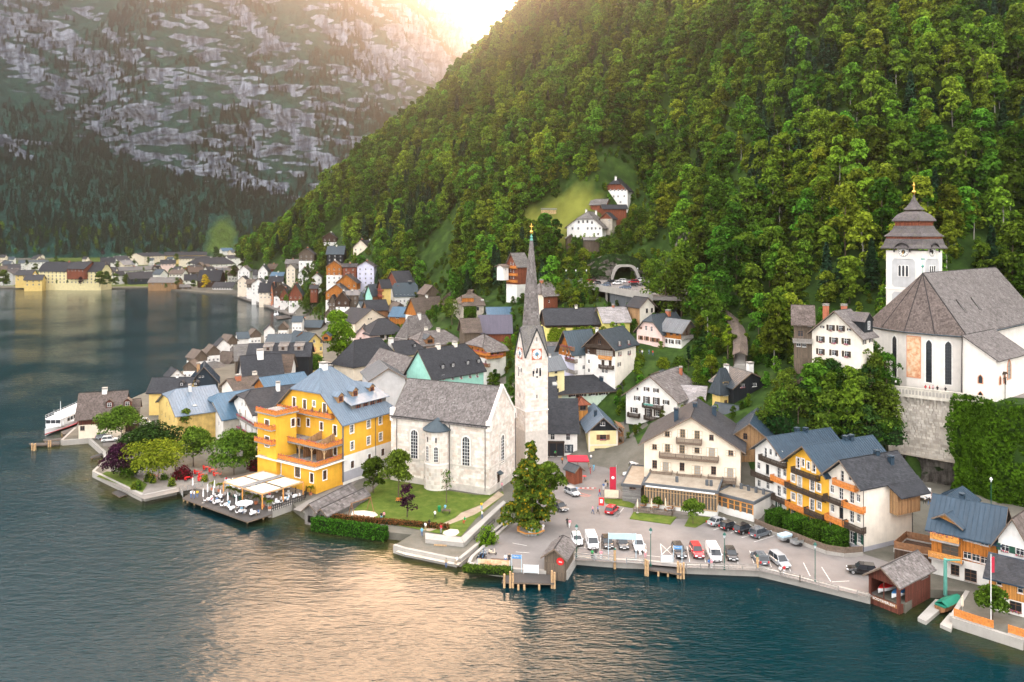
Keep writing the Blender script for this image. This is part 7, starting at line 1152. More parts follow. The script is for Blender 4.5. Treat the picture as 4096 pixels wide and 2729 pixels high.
for i,(p,q)in enumerate(zip(pp[:-1],pp[1:])):
 d=(q-p);d.z=0;d.normalize();n=Vector((-d.y,d.x,0));mb=MB();mb.slab([p+n*1.9-Vector((0,0,.5)),q+n*1.9-Vector((0,0,.5)),q+Vector((0,0,.4)),p+Vector((0,0,.4))],.12);mb.slab([p+Vector((0,0,.4)),q+Vector((0,0,.4)),q-n*1.9-Vector((0,0,.5)),p-n*1.9-Vector((0,0,.5))],.12);o=mb.build('roof_section','shingle_brown',root)
 mb=MB();
 for s_ in(-1,1):
  for a in(p,q):mb.tube(a+n*s_*1.5-Vector((0,0,.5)),a+n*s_*1.5-Vector((0,0,3.4)),.1,.1,4)
  mb.prism([p+n*s_*1.5-Vector((0,0,3.2)),q+n*s_*1.5-Vector((0,0,3.2)),q+n*s_*1.5-Vector((0,0,2.1)),p+n*s_*1.5-Vector((0,0,2.1))],n*.06)
 mb.build('timber_side','darkwood',root);mb=MB();mb.slab([p+n*1.6-Vector((0,0,3.1)),q+n*1.6-Vector((0,0,3.1)),q-n*1.6-Vector((0,0,3.1)),p-n*1.6-Vector((0,0,3.1))],1.2);mb.build('step_base','concrete',root)
for p in pp:EXC.append((p.x+60,p.y+230,4.5))
def boathouse(label,c,Np,A,B,b,ap,wall='oldwood',rm='shingle',cov='shingle',wins=(),name='boathouse',**kw):return house(name,label,c,Np,A,B,b=b,ridge='B',ap=ap,wall=wall,rmat=rm,cov=cov,wins=wins,cat='boathouse',**kw)
fr=boathouse('red brown timber boathouse with patched grey plank roof and open front on the lake','n',(668,872),(392,770),(945,668),(1100,.7),715,'boatred','shingle','shingle',[('A','0',1.9,2.6,G([.30,.72],[2.0])),('B','0',1.5,2.2,G([.12],[1.7])),('B','x',2.,.7,G([.8],[3.2]))],lead='A',oe=.5,og=.9,skirt=1)
mb=MB();mb.box(.1,fr.b-.1,.1,fr.a-.1,.2,.35);fr.put('floor',mb.mesh('floor','deck'));BH=fr
mb=MB();mb.box(-.07,-.01,fr.a*.08,fr.a*.92,.05,.62);fr.put('sign_board',mb.mesh('sign_board','wood'));me=text_mesh('BOOTSVERLEIH',.5,'white_paint');fr.put('lettering',me,(-.09,fr.a*.5,.35),-PI/2)
boathouse('grey plank roofed double boathouse, the longer one beside the restaurant slip','e',(1450,815),(1340,765),(1815,625),(930,.5),745,'greywood','shingle','big',[('A','0',1.4,1.4,G([.5],[.6]))],oe=.4,og=.5,lead='B',skirt=1)
boathouse('narrow grey plank roofed boathouse with barred water gate beside the church lawn','e',(1552,848),(1455,815),(1935,660),(940,.5),790,'greywood','shingle','big',[('A','b',1.,1.6,G([.5],[.9]))],oe=.4,og=.5,lead='B',skirt=1)
fr=house('landing_hut','dark timber landing hut with grey shingle roof and red round sign at the ferry stage','o',(1945,668),(1840,680),(2185,520),b=(880,1.35),ridge='A',rot=38,wall='oldwood',rmat='shingle_dark',cov='shingle',rh=1.6,hip=(0,0),oe=.5,og=.4,cat='hut')if False else None
fr=house('landing_hut','dark timber landing hut with grey shingle roof at the ferry stage','h',(470,1310),(285,1290),(548,1185),b=(1445,1.35),ridge='B',wall='oldwood',rmat='shingle_dark',cov='shingle',ap=1225,hip=(0,.4),oe=.5,og=.4,cat='hut',lead='B',skirt=1.3)
mb=MB();u,z=fr.hit('B',420,1345)if False else(fr.b*.0+.1,1.9);mb.lathe([(.01,-.03),(.62,-.03),(.62,.03),(.01,.03)],16,(0,0,0));sg=MB(Matrix.Rotation(PI/2,4,'Y'));sg.lathe([(.01,-.03),(.62,-.03),(.62,.03),(.01,.03)],16);me=sg.mesh('round_sign','redpaint',False);fr.put('round_sign',me,(-.08,fr.a*.22,1.9));sg=MB();[sg.box(-.125,-.112,fr.a*.22-.3+i*.15,fr.a*.22-.22+i*.15,1.72,1.95)for i in range(4)];tag(fr.put('lettering',sg.mesh('lettering','white_paint',False)),kind='stuff')
fr=house('timber_lodge','orange timber lodge with deep blue metal roof, loggia and rows of white windows','n',(1545,470),(955,345),10.,Y=122,g=1.5,lead='A',ridge='A',rh=3.6,hip=(0,0),wall=[(-4.4,'white'),(99,'orangewood')],rmat='m_deepblue',cov='seam',step=.7,oe=1.,og=.8,wins=[('A','p',1.1,1.1,[(1275,448),(1352,468),(1430,490),(1275,610),(1352,632),(1430,655)]),('A','bl',2.4,1.9,[(1120,555)]),('A','b',1.2,1.7,[(1165,740)]),('A','b',1.7,1.9,[(1305,790),(1365,800)]),('A','0',3.6,1.9,[(1080,420)])],chim=[(.55,.62,.6,.8,'m_deepblue')])
fl=fr.hit('A',1080,455)[1];deck(fr,fr,fl-.15,-1.2,0,fr.a*.55,fr.a*1.0,[((-1.15,fr.a),(-1.15,fr.a*.55))],'t_honey',True);deck(fr,fr,fl-3.0,-1.6,0,fr.a*.5,fr.a*1.02,[((-1.55,fr.a*1.02),(-1.55,fr.a*.5))],'t_honey',False)
house('front_gable','small timber gable with green striped awning on the orange lodge','n',(1215,345),(975,275),7.,Y=125.6,g=8.6,skirt=.3,ridge='B',ap=240,lead='A',wall='honeywood',rmat='m_deepblue',oe=.7,og=.7)
house('side_roof','low blue roofed timber annex behind the orange lodge','n',(1235,172),(985,112),6.,Y=134,g=2.5,ridge='B',rh=1.3,lead='A',wall='honeywood',rmat='m_deepblue',cov='seam')
house('white_lodge','white rendered house with brown shingle roof and green shutters beside the orange lodge','n',(1830,530),(1552,455),9.,Y=118,g=1.5,ridge='B',rh=3.6,lead='A',wall='white',rmat='shingle_brown',cov='shingle',oe=.9,wins=[('A','gf',1.1,1.,[(1612,542),(1745,578)])])
house('timber_lodge','lower orange boarded house with blue tiled roof and white base above the garden terrace','n',(1860,885),(1470,790),8.,Y=112.5,g=1.5,ridge='A',rh=1.8,lead='A',wall=[(-2.7,'white'),(99,'honeywood')],rmat='m_deepblue',cov='slate',oe=.8,wins=[('A','p',.7,.9,[(1560,850),(1750,920)]),('A','bf',1.5,1.4,[(1708,1068)])])
# ================= ground surfaces, decks, fences =================
def sheet(name,c,pts,z,mat,kind='structure',t=.004):
 mb=MB();P=[onz(c,x,y,z)for x,y in pts];mb.poly(P if flat_ok(P)else P[::-1]);return tag(mb.build(name,mat),kind=kind)
def raised(name,c,pts,z0,z,mat,label=None,cat=None):
 P=[onz(c,x,y,z)for x,y in pts];P=P if flat_ok(P)else P[::-1];mb=MB();mb.slab(P,z-z0);o=mb.build(name,mat);return tag(o,label,cat,None,None if label else 'structure')
sheet('road','s',[(2330,2170),(2290,2240),(2560,2255),(2750,2272),(3040,2284),(3290,2345),(3480,2390),(3620,2330),(3680,2290),(3450,2215),(3180,2130),(2970,2100),(2870,2080),(2600,2075),(2520,2000),(2460,1940),(2600,1880),(2590,1800),(2450,1770),(2340,1800),(2170,1840),(2140,1900),(2120,2010),(2080,2080),(1960,2170),(1890,2255),(2000,2280),(2180,2275),(2210,2180)],QZ+.03,'asphalt')
sheet('road','c',[(620,800),(800,730),(930,660),(960,720),(800,800),(700,850),(610,855)],QZ+.03,'asphalt')
sheet('lawn','f',[(-20,985),(60,900),(330,870),(350,960),(540,985),(700,1010),(800,1010),(890,985),(900,1010),(700,1180),(600,1300),(410,1275),(300,1250),(0,1195),(-150,1120)],QZ+.08,'lawn');sheet('path','f',[(860,985),(900,1010),(760,1110),(690,1150),(470,1235),(380,1265),(330,1255),(440,1225),(560,1170),(600,1135),(740,1080)],QZ+.084,'earthpath')
sheet('sandpit','o',[(650,400),(660,370),(740,340),(830,350),(845,385),(800,420),(720,425)],QZ+.088,'sand');sheet('sandpit','e',[(1770,860),(1790,810),(1900,805),(2000,820),(2030,850),(1960,885),(1850,875)],QZ+.084,'sand')
sheet('bathing_platform','o',[(100,608),(285,500),(440,490),(880,560),(1380,230),(1440,250),(1330,330),(835,770),(215,645)],.75,'sand')
raised('kerb_lawn','h',[(1050,950),(1085,890),(1470,935),(1415,1000)],QZ,QZ+.16,'lawn');raised('kerb_lawn','h',[(1540,1015),(1590,925),(1800,940),(1640,1028)],QZ,QZ+.16,'lawn');raised('kerb_lawn','h',[(820,770),(990,775),(1110,830),(1085,855),(960,835),(830,810)],QZ,QZ+.14,'lawn')
raised('patio','h',[(1085,870),(1110,790),(1480,800),(1800,830),(1800,905),(1460,905)],QZ,QZ+.35,'paving')
sheet('garden_ground','c',[(560,1085),(700,1010),(1100,1000),(1500,1040),(1560,1150),(1180,1215),(935,1270)],QZ+.05,'paving');sheet('garden_lawn','c',[(560,1090),(640,1050),(800,1060),(960,1150),(920,1215),(760,1160)],QZ+.06,'lawn')
sheet('lane','e',[(1230,795),(1350,720),(1760,520),(1940,440),(1800,560),(1560,720),(1300,815)],QZ+.05,'paving')
raised('garden_wall','f',[(350,1275),(600,1305),(618,1345),(350,1318)],.6,QZ+.75,'concrete','grey concrete wall around the corner of the church lawn','wall');raised('garden_wall','f',[(600,1305),(895,1050),(912,1062),(622,1345)],.6,QZ+.75,'concrete','long grey wall between church lawn and the path to the bathing platform','wall')
mb=MB();LN=lambda c,a,b_,w_=.1:(lambda p,q:mb.prism([p+n_*w_/2,p-n_*w_/2,q-n_*w_/2,q+n_*w_/2],(0,0,.004))if(n_:=Vector((-(q-p).y,(q-p).x,0)).normalized())else 0)(onz(c,*a,QZ+.036),onz(c,*b_,QZ+.036))
for a,b_ in[((335,235),(328,335)),((478,240),(470,360)),((622,330),(612,360)),((900,300),(905,340)),((1040,295),(1052,400)),((1148,305),(1160,430)),((1045,300),(1150,400)),((1145,310),(1055,395)),((1290,320),(1315,465)),((1440,350),(1465,470)),((1595,380),(1615,478)),((1755,400),(1770,482)),((1880,360),(1920,480)),((2040,390),(2085,515)),((270,330),(600,362)),((900,405),(1180,432)),((1540,165),(1600,145)),((1700,195),(1740,180)),((1805,238),(1870,220)),((1920,278),(2115,218)),((625,45),(660,0))]:LN('p',a,b_)
for a,b_ in[((820,1310),(890,1450)),((1010,1355),(1105,1505)),((660,1330),(685,1400)),((360,1345),(560,1400)),((1120,1510),(1300,1500))]:LN('m',a,b_)
for a,b_ in[((0,1170),(130,1195)),((30,1250),(150,1258)),((930,940),(995,855))]:LN('h',a,b_)
tag(mb.build('parking_marking','linepaint',uv=False),kind='structure');mb=MB()
for a,b_ in[((590,715),(690,745)),((590,745),(690,752)),((690,745),(705,740)),((585,680),(735,695))]:LN('h',a,b_,.16)
tag(mb.build('road_marking','redline',uv=False),kind='structure')
def post_rail(label,pts,h=1.05,rails=3,mat='t_grey',name='railing',sp=2.2,th=.06):
 root=thing(name,label,'railing',pts[0]);o0=Vector(pts[0]);rl=MB()
 for a,b_ in zip(pts[:-1],pts[1:]):
  a=Vector(a)-o0;b_=Vector(b_)-o0;L=(b_-a).length;k=max(1,int(L/sp))
  for i in range(k+1):p=a.lerp(b_,i/k);MB().box(-.06,.06,-.06,.06,0,h+.05).build('post',mat,root,False,loc=p)
  d=(b_-a).normalized();n_=Vector((-d.y,d.x,0))*th/2
  for j in range(rails):z=h*(j+1)/rails-.1;rl.prism([a+n_+Vector((0,0,z)),a-n_+Vector((0,0,z)),b_-n_+Vector((0,0,z)),b_+n_+Vector((0,0,z))],(0,0,.12))
 tag(rl.build('rail',mat,root,uv=False),kind='stuff');return root
Z=lambda c,pts,z=QZ+.1:[onz(c,x,y,z)for x,y in pts]
post_rail('grey timber railing along the quay from landing stage to big pile',Z('p',[(1285,538),(1945,552)]));post_rail('grey timber railing along the quay in front of the silver car',Z('p',[(1975,560),(2354,655)])+Z('n',[(120,945)]));post_rail('steel railing on the quay below the white vans',Z('p',[(240,440),(595,470)]),mat='steel');post_rail('steel railing beside the quay steps',Z('p',[(720,485),(885,498)]),mat='steel');post_rail('short timber railing beside the red boathouse',Z('n',[(290,985),(390,1010)]))
post_rail('railing along the path beside the stream',Z('o',[(1020,500),(1160,375),(1260,290)],.85),mat='iron',rails=2)
post_rail('dark timber railing around the hotel patio with closed parasols',Z('h',[(1085,895),(1430,935),(1465,880)]),h=.95,mat='t_old');post_rail('dark timber railing beside the glass corner of the restaurant',Z('h',[(1690,915),(1800,930)]),h=.95,mat='t_old')
def board_fence(label,pts,h,mat,name='fence',sp=.16):
 root=thing(name,label,'fence',pts[0]);mb=MB();o0=Vector(pts[0]);ps=[Vector(p)-o0 for p in pts];bs=MB()
 for a,b_ in zip(ps[:-1],ps[1:]):slat_rail(mb,a+Vector((0,0,.0)),b_+Vector((0,0,.0)),h,sp=sp,sw=sp*.92);d=(b_-a).normalized();n_=Vector((-d.y,d.x,0))*.15;bs.prism([a+n_-Vector((0,0,.7)),a-n_-Vector((0,0,.7)),b_-n_-Vector((0,0,.7)),b_+n_-Vector((0,0,.7))],(0,0,.72))
 tag(mb.build('boards',mat,root,uv=False),kind='stuff');bs.build('base_wall','concrete',root);return root
board_fence('curved dark board fence on concrete base before the row houses',Z('m',[(310,905),(500,985),(700,1045),(900,1125),(1060,1185),(1250,1215),(1440,1200)],QZ+.6),1.05,'t_old')
board_fence('orange slatted fence around the lake garden terrace',Z('n',[(1155,1150),(1330,1210),(1510,1265)],1.5),1.1,'t_orange',sp=.2);board_fence('orange slatted fence at the far end of the lake garden',Z('n',[(1640,1300),(1800,1350)],1.5),1.1,'t_orange',sp=.2);board_fence('weathered timber fence around the roof terrace beside the blank white wall',Z('n',[(1190,690),(960,610),(622,545),(730,455),(985,505)],3.4),1.2,'t_brown',sp=.2);raised('roof_terrace','n',[(1190,700),(960,620),(622,555),(735,470),(1000,520)],1.3,3.35,'darkwood','timber roof terrace beside the orange lodge','terrace')
def dock(label,c,pts,z,piles,name='landing_stage',plank=.16,mat='deck',rails=()):
 P=[onz(c,x,y,z)for x,y in pts];P=P if flat_ok(P)else P[::-1];o0=P[0];root=thing(name,label,'landing stage',o0);mb=MB();mb.slab([p-o0-Vector((0,0,.06))for p in P],.18);mb.build('beam','t_old',root,uv=False)
 e=(P[1]-P[0])if(P[1]-P[0]).length>(P[2]-P[1]).length else(P[2]-P[1]);e.z=0;e.normalize();f=Vector((-e.y,e.x,0));us=[(p-o0).dot(e)for p in P];P2=[((p-o0).dot(e),(p-o0).dot(f))for p in P];u=min(us);k=0;rest=MB()
 st=max(plank,(max(us)-min(us))/60)
 while u<max(us)-.02:
  u1=min(u+st,max(us));lo,hi=span(P2,0,(u+u1)/2);
  if hi>lo:q=MB();q.prism([e*(u+.01)+f*lo,e*(u1-.01)+f*lo,e*(u1-.01)+f*hi,e*(u+.01)+f*hi],(0,0,.05));q.build('plank',mat,root,uv=False,loc=(0,0,-.05))
  u=u1
 for x,y,h in piles:p=onz(c,x,y,0)-o0;MB().tube((p.x,p.y,-z-2.5),(p.x,p.y,h-z),.2,.17,8).build('pile','t_tan',root,uv=False)
 return root
dock('broad timber ferry landing stage with tall piles before the dark hut','o',[(1345,965),(1400,850),(1930,880),(1960,985)],.95,[(1375,1035,2.2),(1445,1035,2.6),(1475,1035,2.3),(1540,1060,.8),(1610,1060,.8),(1785,1060,.8),(1935,1040,2.8),(1965,1045,2.6)]);dock('small timber landing stage with clustered piles at the car park','p',[(930,535),(935,490),(1260,480),(1235,585),(1200,575)],.95,[(900,595,2.7),(920,600,2.6),(1205,620,2.7),(1230,625,2.5),(1258,625,2.6),(1020,600,.8),(1110,605,.8)]);dock('narrow timber jetty at the boat landing house','c',[(30,830),(50,845),(270,835),(275,820)],.7,[(55,885,1.8),(72,890,1.8),(82,885,1.8),(185,860,1.7),(200,860,1.7)],'jetty');dock('upper timber jetty beside the white ferry','c',[(140,800),(150,812),(400,790),(400,778)],.8,[(160,825,.7)],'jetty');dock('gangway jetty between ferry and landing house','c',[(280,740),(300,760),(415,745),(415,690)],1.1,[(290,775,1.0)],'jetty');dock('tiny timber jetty below the purple tree','c',[(512,935),(520,945),(630,915),(628,895)],.6,[(525,955,.5)],'jetty');dock('small square swimming stage at the garden wall','c',[(682,1215),(740,1250),(800,1230),(735,1195)],.4,[],'jetty');dock('floating pontoon by the swan boats','b',[(440,800),(445,808),(575,792),(520,770),(415,785)],.5,[],'pontoon')
dock('timber restaurant deck over the water with white covered tables','e',[(185,690),(800,912),(1030,840),(1015,775),(600,650),(330,600)],1.25,[(200,720,.6),(235,735,.6),(300,755,.6),(370,775,.6),(800,925,.6),(950,890,.6)],'restaurant_deck',.2);sheet('terrace_floor','e',[(330,600),(600,650),(1015,775),(1030,805),(1340,690),(1320,560),(900,430),(560,500)],QZ+.06,'paving')
raised('middle_pier','n',[(830,1165),(905,1200),(1060,1070),(1060,1010),(990,1000)],-1.5,.55,'concrete','concrete pier between the boat slips','pier');raised('garden_pier','n',[(1030,1225),(1130,1270),(1170,1150),(1120,1120)],-1.5,.5,'concrete','pale landing pier at the lake garden','pier')
for p in[(385,1350)]:pass
for lab,c,x,y in(('thick mooring pile with green cap beside the quay steps','p',610,530),('thick mooring pile where the quay railing bends','p',1953,598)):p=onz(c,x,y,0);root=thing('mooring_pile',lab,'pile',p);MB().tube((0,0,-2),(0,0,3.2),.24,.2,8).build('shaft','t_tan',root,False);MB().tube((0,0,3.2),(0,0,3.5),.22,.1,8).build('cap','lampgreen',root,False)
root=thing('quay_steps','concrete steps down to the water between two quay walls','steps',onz('p',640,495,0))
for i in range(5):p=onz('p',680,492,0)-onz('p',640,495,0);MB().box(p.x-1.6,p.x+1.6,p.y-.8+i*.35,p.y+1.6,-.5,.2+i*.25).build('step','concrete',root)
pm=[onz('s',x,y,0)for x,y in((1171,1266),(1060,1226),(960,1192))];mb=MB();
for a,b_ in zip(pm[:-1],pm[1:]):d=(b_-a).normalized();n_=Vector((d.y,-d.x,0));n_=n_ if n_.x<0 else-n_;mb.prism([a+n_*2.5+Vector((0,0,1)),b_+n_*2.5+Vector((0,0,1)),b_-n_*6+Vector((0,0,1)),a-n_*6+Vector((0,0,1))],(0,0,.6))
for i in range(50):p=pm[0].lerp(pm[2],i/49)+Vector((-2.2,0,0));mb.tube(p-Vector((0,0,2)),p+Vector((0,0,1.)),.2,.2,4)
tag(mb.build('promenade','paving'),kind='structure');post_rail('white railing along the far lake promenade',[pm[0]+Vector((-2.4,-.8,1.6)),pm[1]+Vector((-2.4,-.8,1.6)),pm[2]+Vector((-2.4,-.8,1.6))],1.1,3,'t_grey',sp=4,th=.1)
for lab,c,pts in(('brick red sun terrace with trees at the end of the promenade','b',[(600,830),(715,838),(718,790),(610,785)]),):raised('sun_terrace',c,pts,-1,2.2,'terracotta',lab,'terrace')
root=thing('ivy_wall','high retaining wall wholly covered in green ivy beside the bastion','ivy wall',(100,165,2));IW=[(93.9,166.6),(98.,161.6),(122.,152.8),(150.,143.5)];mb=MB()
for a,b_ in zip(IW[:-1],IW[1:]):mb.add([(a[0]-100,a[1]-165,-2),(b_[0]-100,b_[1]-165,-2),(b_[0]-100,b_[1]+1-165,19.4),(a[0]-100,a[1]+1-165,19.4),(b_[0]-100,b_[1]+9-165,19.4),(a[0]-100,a[1]+9-165,19.4)],[(0,1,2,3),(3,2,4,5)])
mb.build('wall','slope',root)
def ivyfn(u,v,r):
 s_=np.where(u<.25,u*4,1+(u-.25)/.75*2);k=np.minimum(2,s_.astype(int));f=s_-k;I=np.array(IW);P=I[k]*(1-f[:,None])+I[k+1]*f[:,None];lump=1.7*fbm(u*60,v*20,.22,3,5)+2.6*np.abs(fbm(u*60,v*20,.09,2,7));Q=np.stack([P[:,0]-100-.35*lump-.3-(u<.05)*r.random(len(u))*2.2*(fbm(v*20,v*0,.3,2,9)+.4),P[:,1]-165-lump-.5+v,-1.5+v*21.3+(v>.97)*r.random(len(u))*.8],1);return Q,np.tile([-.35,-1,.45],(len(u),1))
ivy_sheet(root,'foliage',ivyfn,17000,.62,'ivy',3,'stuff')
# ================= trees, hedges and shrubs one can point at =================
def T(label,c,xb,yb,z,ytop,wpx,leaf='leaf_mid',shape='round',n=2600,size=.5,h0=None,name='tree',Y=None,seed=None,**kw):
 p=onz(c,xb,yb,z)if Y is None else onY(c,xb,yb,Y);k=CR[c][2]*p.y/FPX;h=(yb-ytop)*k;wpx*=1.22 if c=='c' else 1;n=int(n*(1.4 if c=='c' else 1));EXC.append((p.x,p.y,wpx*k*.5));return make_tree(name,label,p,h,wpx*k/2,leaf,shape,n,size,h0=h0 if h0 is None else h*h0,seed=seed or int(xb+yb),**kw)
G1=QZ+.05
T('rounded green tree on the jetty road beside the landing house','c',758,838,G1,572,280,'leaf_mid',n=3000,size=.5,h0=.22);T('broad dark chestnut tree beside the yellow lake house','c',1000,960,G1,715,400,'leaf_deep',n=4200,size=.55,h0=.12);T('dark purple leaved tree at the garden wall','c',740,1090,G1,868,230,'leaf_purple',n=2200,size=.42,h0=.1);T('lime green spreading maple over the garden tables','c',1050,1115,G1,888,390,'leaf_lime','umbrella',n=3200,size=.45,h0=.35);T('green tree before the white blue roofed house','c',1320,1010,G1,735,270,'leaf_mid',n=2600,size=.5,h0=.15);T('slender poplar like tree against the yellow house wall','c',1258,815,G1,562,105,'leaf_mid','tall',n=1300,size=.4,h0=.1)
T('light green tree at the steps beside the yellow hotel','c',1640,1075,G1,760,310,'leaf_mid',n=3200,size=.5,h0=.1);T('dense tree close to the hotel corner balconies','c',1775,980,G1,780,170,'leaf',n=1800,size=.5,h0=.1);T('green bushy tree behind the purple one','c',830,1100,G1,985,170,'leaf',n=1200,size=.4,h0=.05)
T('round crowned tree with orange bench on the church lawn','f',165,1050,QZ+.1,722,245,'leaf_mid',n=4200,size=.42,h0=.36);T('leafy tree between hotel and church lawn','e',1985,640,QZ+.1,310,250,'leaf',n=2400,size=.45,h0=.08);T('young purple tree with a stake on the church lawn','f',225,1165,QZ+.1,928,125,'leaf_purple','tall',n=800,size=.32,h0=.1);T('thin sapling on a tripod of stakes before the apse','f',498,1066,QZ+.1,838,110,'leaf_mid','tall',n=170,size=.3,h0=.3)
T('tall dark larch with yellow sprays in a timber planter on the market place','f',1085,1262,QZ+.1,600,440,'larch','spire',n=10500,size=.5,name='larch_tree',h0=-.06,nb=140);T('bushy green tree behind the tall larch','f',1215,1150,QZ+.1,790,220,'leaf_mid',n=3000,size=.5,h0=.1);T('big bright green linden between the town roofs','d',900,590,2.5,115,330,'leaf_bright',n=6500,size=.75,h0=.1);T('dark green tree among the grey town roofs','d',665,690,3,512,270,'leaf',n=2000,size=.6,h0=.1)
T('clipped ball tree with bright leaves on the kerbed lawn','h',1618,995,QZ+.2,800,190,'leaf_mid',n=2400,size=.35,h0=.38);T('small ball tree on the hotel patio beside the parasols','h',1185,850,QZ+.35,755,85,'leaf_mid',n=900,size=.3,h0=.35);T('small ball tree on the hotel patio between two parasols','h',1308,860,QZ+.35,758,95,'leaf_mid',n=900,size=.3,h0=.35);T('small garden tree beside the flagpole','n',1500,1170,1.5,905,275,'leaf',n=2200,size=.35,h0=.25);T('slim cypress in the garden above the white guest house','i',1465,770,None,505,45,'needle','tall',n=700,size=.4,Y=215,h0=.1);T('tall narrow ivy clad tree beside the covered stairway','i',1820,640,None,228,95,'ivy_bright','tall',n=2000,size=.5,Y=215,h0=.02)
for i,(x,y,Y,h)in enumerate(((2640,1275,256,380),(2700,1290,253,330),(2760,1310,250,300),(2850,1330,240,330))):T('tall leafy tree hiding the end of the parking deck','s',x+25,y,None,y-h*.72,h*.5,'leaf',n=1900,size=.8,h0=.05,Y=Y,group='trees at the end of the parking deck')
for i,(x,y)in enumerate(((545,945),(735,1010),(950,1080),(1150,1140))):
 p=onz('m',x,y,QZ);make_bush('hedge',['clipped hedge block nearest the white restaurant wall','clipped hedge block before the yellow row house door','clipped hedge block between yellow and cream row houses','clipped hedge block beside the patio table'][i],p+Vector((0,0,-.1)),(3.6,2.7,3.3),'hedge',2600,.26,i,True,'hedge',None,math.radians(25))
p=onz('e',1755,985,QZ);make_bush('hedge','overhanging green hedge on the quay wall below the church lawn',p+Vector((0,.4,-1.1)),(15.5,1.6,2.3),'hedge',3600,.3,5,True,'hedge',None,-.34);p=onz('e',2090,945,QZ);make_bush('hedge','low reddish hedge along the edge of the church lawn',p+Vector((.6,.8,-.1)),(24,1.1,.9),'reddish',2600,.25,6,True,'hedge',None,-.235)
p=onz('o',1180,540,.8);make_bush('bush','bright green bush growing in the stream bed',p,(3.6,3.,3.4),'leaf_bright',900,.3,8);p=onz('c',1235,1105,QZ);make_bush('bush','dark red maple bush among the red tables',p,(4.6,3.4,2.6),'leaf_red',1000,.28,9);p=onz('e',880,420,QZ+1);make_bush('bush','red leaved shrub on the hotel steps',p,(4.,3.,2.4),'leaf_red',700,.28,10)
p=onz('o',1180,830,QZ);make_bush('planting','grassy planting strip before the bicycle rack',p+Vector((0,.2,-.2)),(8,1.6,.7),'leaf_mid',900,.28,11,True,'planting',None,-.12)
for i,(x,y)in enumerate(((860,1190),(890,1190),(1000,1140),(1090,1115),(1150,1165),(960,1130),(1410,1130))):p=onz('c',x,y,QZ+.05);make_bush('garden_plant',['tall yellow green garden plant by the wall','broad leaved garden plant by the wall','flowering orange potted garden plant','low green garden plant under the maple','green potted plant near the steps','small garden plant between pots','spiky garden plant beside the deck railing'][i],p,(1.6,1.5,1.5+.3*(i%3)),['leaf_lime','leaf_mid'][i%2],220,.28,40+i,False,'plant')
r=np.random.default_rng(21)
def shrubs(group,label,boxes,leafs,smin,smax,seed0,name='shrub',tree=.35):
 k=0
 for c,x0,y0,x1,y1,Y0,Y1,n in boxes:
  for i in range(n):
   fx,fy=r.random(),r.random();x,y=src(c,x0+(x1-x0)*fx,y0+(y1-y0)*fy);Y=Y0+(Y1-Y0)*fx
   X=(x-2048)/FPX*Y;z=CAMZ-(y-HZY)/FPX*Y
   zg=float(ground_z(np.array(X),np.array(Y)));
   for _ in range(14):
    if abs(zg-z)<.6:break
    Y*=(1+np.clip((z-zg)*.006,-.04,.04));X=(x-2048)/FPX*Y;z=CAMZ-(y-HZY)/FPX*Y;zg=float(ground_z(np.array(X),np.array(Y)))
   s_=r.uniform(smin,smax)
   if hides(x,HZY-FPX*(zg+s_*1.1-CAMZ)/Y,Y,8):continue
   lf=leafs[int(r.integers(len(leafs)))];k+=1
   if r.random()<tree:make_tree(name if tree<1 else 'tree',label[1],(X,Y,zg-.4),s_*1.7,s_*.62,lf,'round',800,.5,group=group,seed=seed0+k,h0=s_*.15,nb=14)
   else:make_bush(name,label[0],(X,Y,zg-.5),(s_*1.1,s_,s_*.8),lf,520,.48,seed0+k,False,'shrub',group)
shrubs('shrubs on the bank below the hillside church',('leafy shrub on the steep bank below the hillside church','small leafy tree on the steep bank below the hillside church'),[('l',0,120,470,330,183,178,16),('l',-250,330,560,620,182,171,34),('l',0,560,640,820,172,166,20),('j',1040,230,1900,480,185,176,22)],['leaf','leaf_mid','leaf_deep','leaf_mid'],3.4,6.4,900,'bank_shrub',.45)
shrubs('garden shrubs between the slope houses',('round garden shrub between the slope houses','small garden tree between the slope houses'),[('i',990,600,1700,700,218,200,16),('i',1380,500,1870,600,226,210,14),('i',1480,330,1800,480,236,222,14),('i',1400,720,1680,880,205,195,14),('i',40,150,200,380,275,255,9),('i',240,60,520,190,285,262,12),('i',920,280,1060,330,250,246,4),('k',-150,1380,260,1480,192,188,7),('k',310,1430,700,1560,177,176,12)],['leaf_mid','leaf','leaf_lime','leaf_mid','leaf_deep'],2.2,4.4,1100,'garden_shrub')
shrubs('shrubs over the tunnel and deck',('shrub overhanging the rocks around the road tunnel','small tree by the rocks around the road tunnel'),[('q',380,880,1330,1010,350,345,34),('q',960,600,1420,860,372,362,30),('q',250,1040,640,1230,340,330,24),('q',400,1330,600,1540,285,280,9),('q',1330,1230,1500,1560,268,262,16),('q',20,1020,330,1240,335,322,16)],['leaf_mid','leaf','leaf_mid','leaf_lime'],3.,5.6,1300,'rock_shrub')
shrubs('trees in the lower town',('leafy shrub between the town roofs','leafy tree between the town roofs'),[('b',1180,690,1320,720,440,430,3),('b',1560,660,1620,700,410,405,2),('b',1720,560,1900,620,425,400,6),('b',580,640,740,740,500,480,8),('b',700,600,830,740,500,470,10),('b',680,380,850,620,540,470,16),('b',1780,780,1950,880,350,335,7),('g',700,500,860,680,285,268,10),('b',640,300,860,420,570,520,10),('b',960,250,1250,330,520,490,10)],['leaf_mid','leaf','leaf_mid'],4.,7.5,1500,'town_shrub',.6)
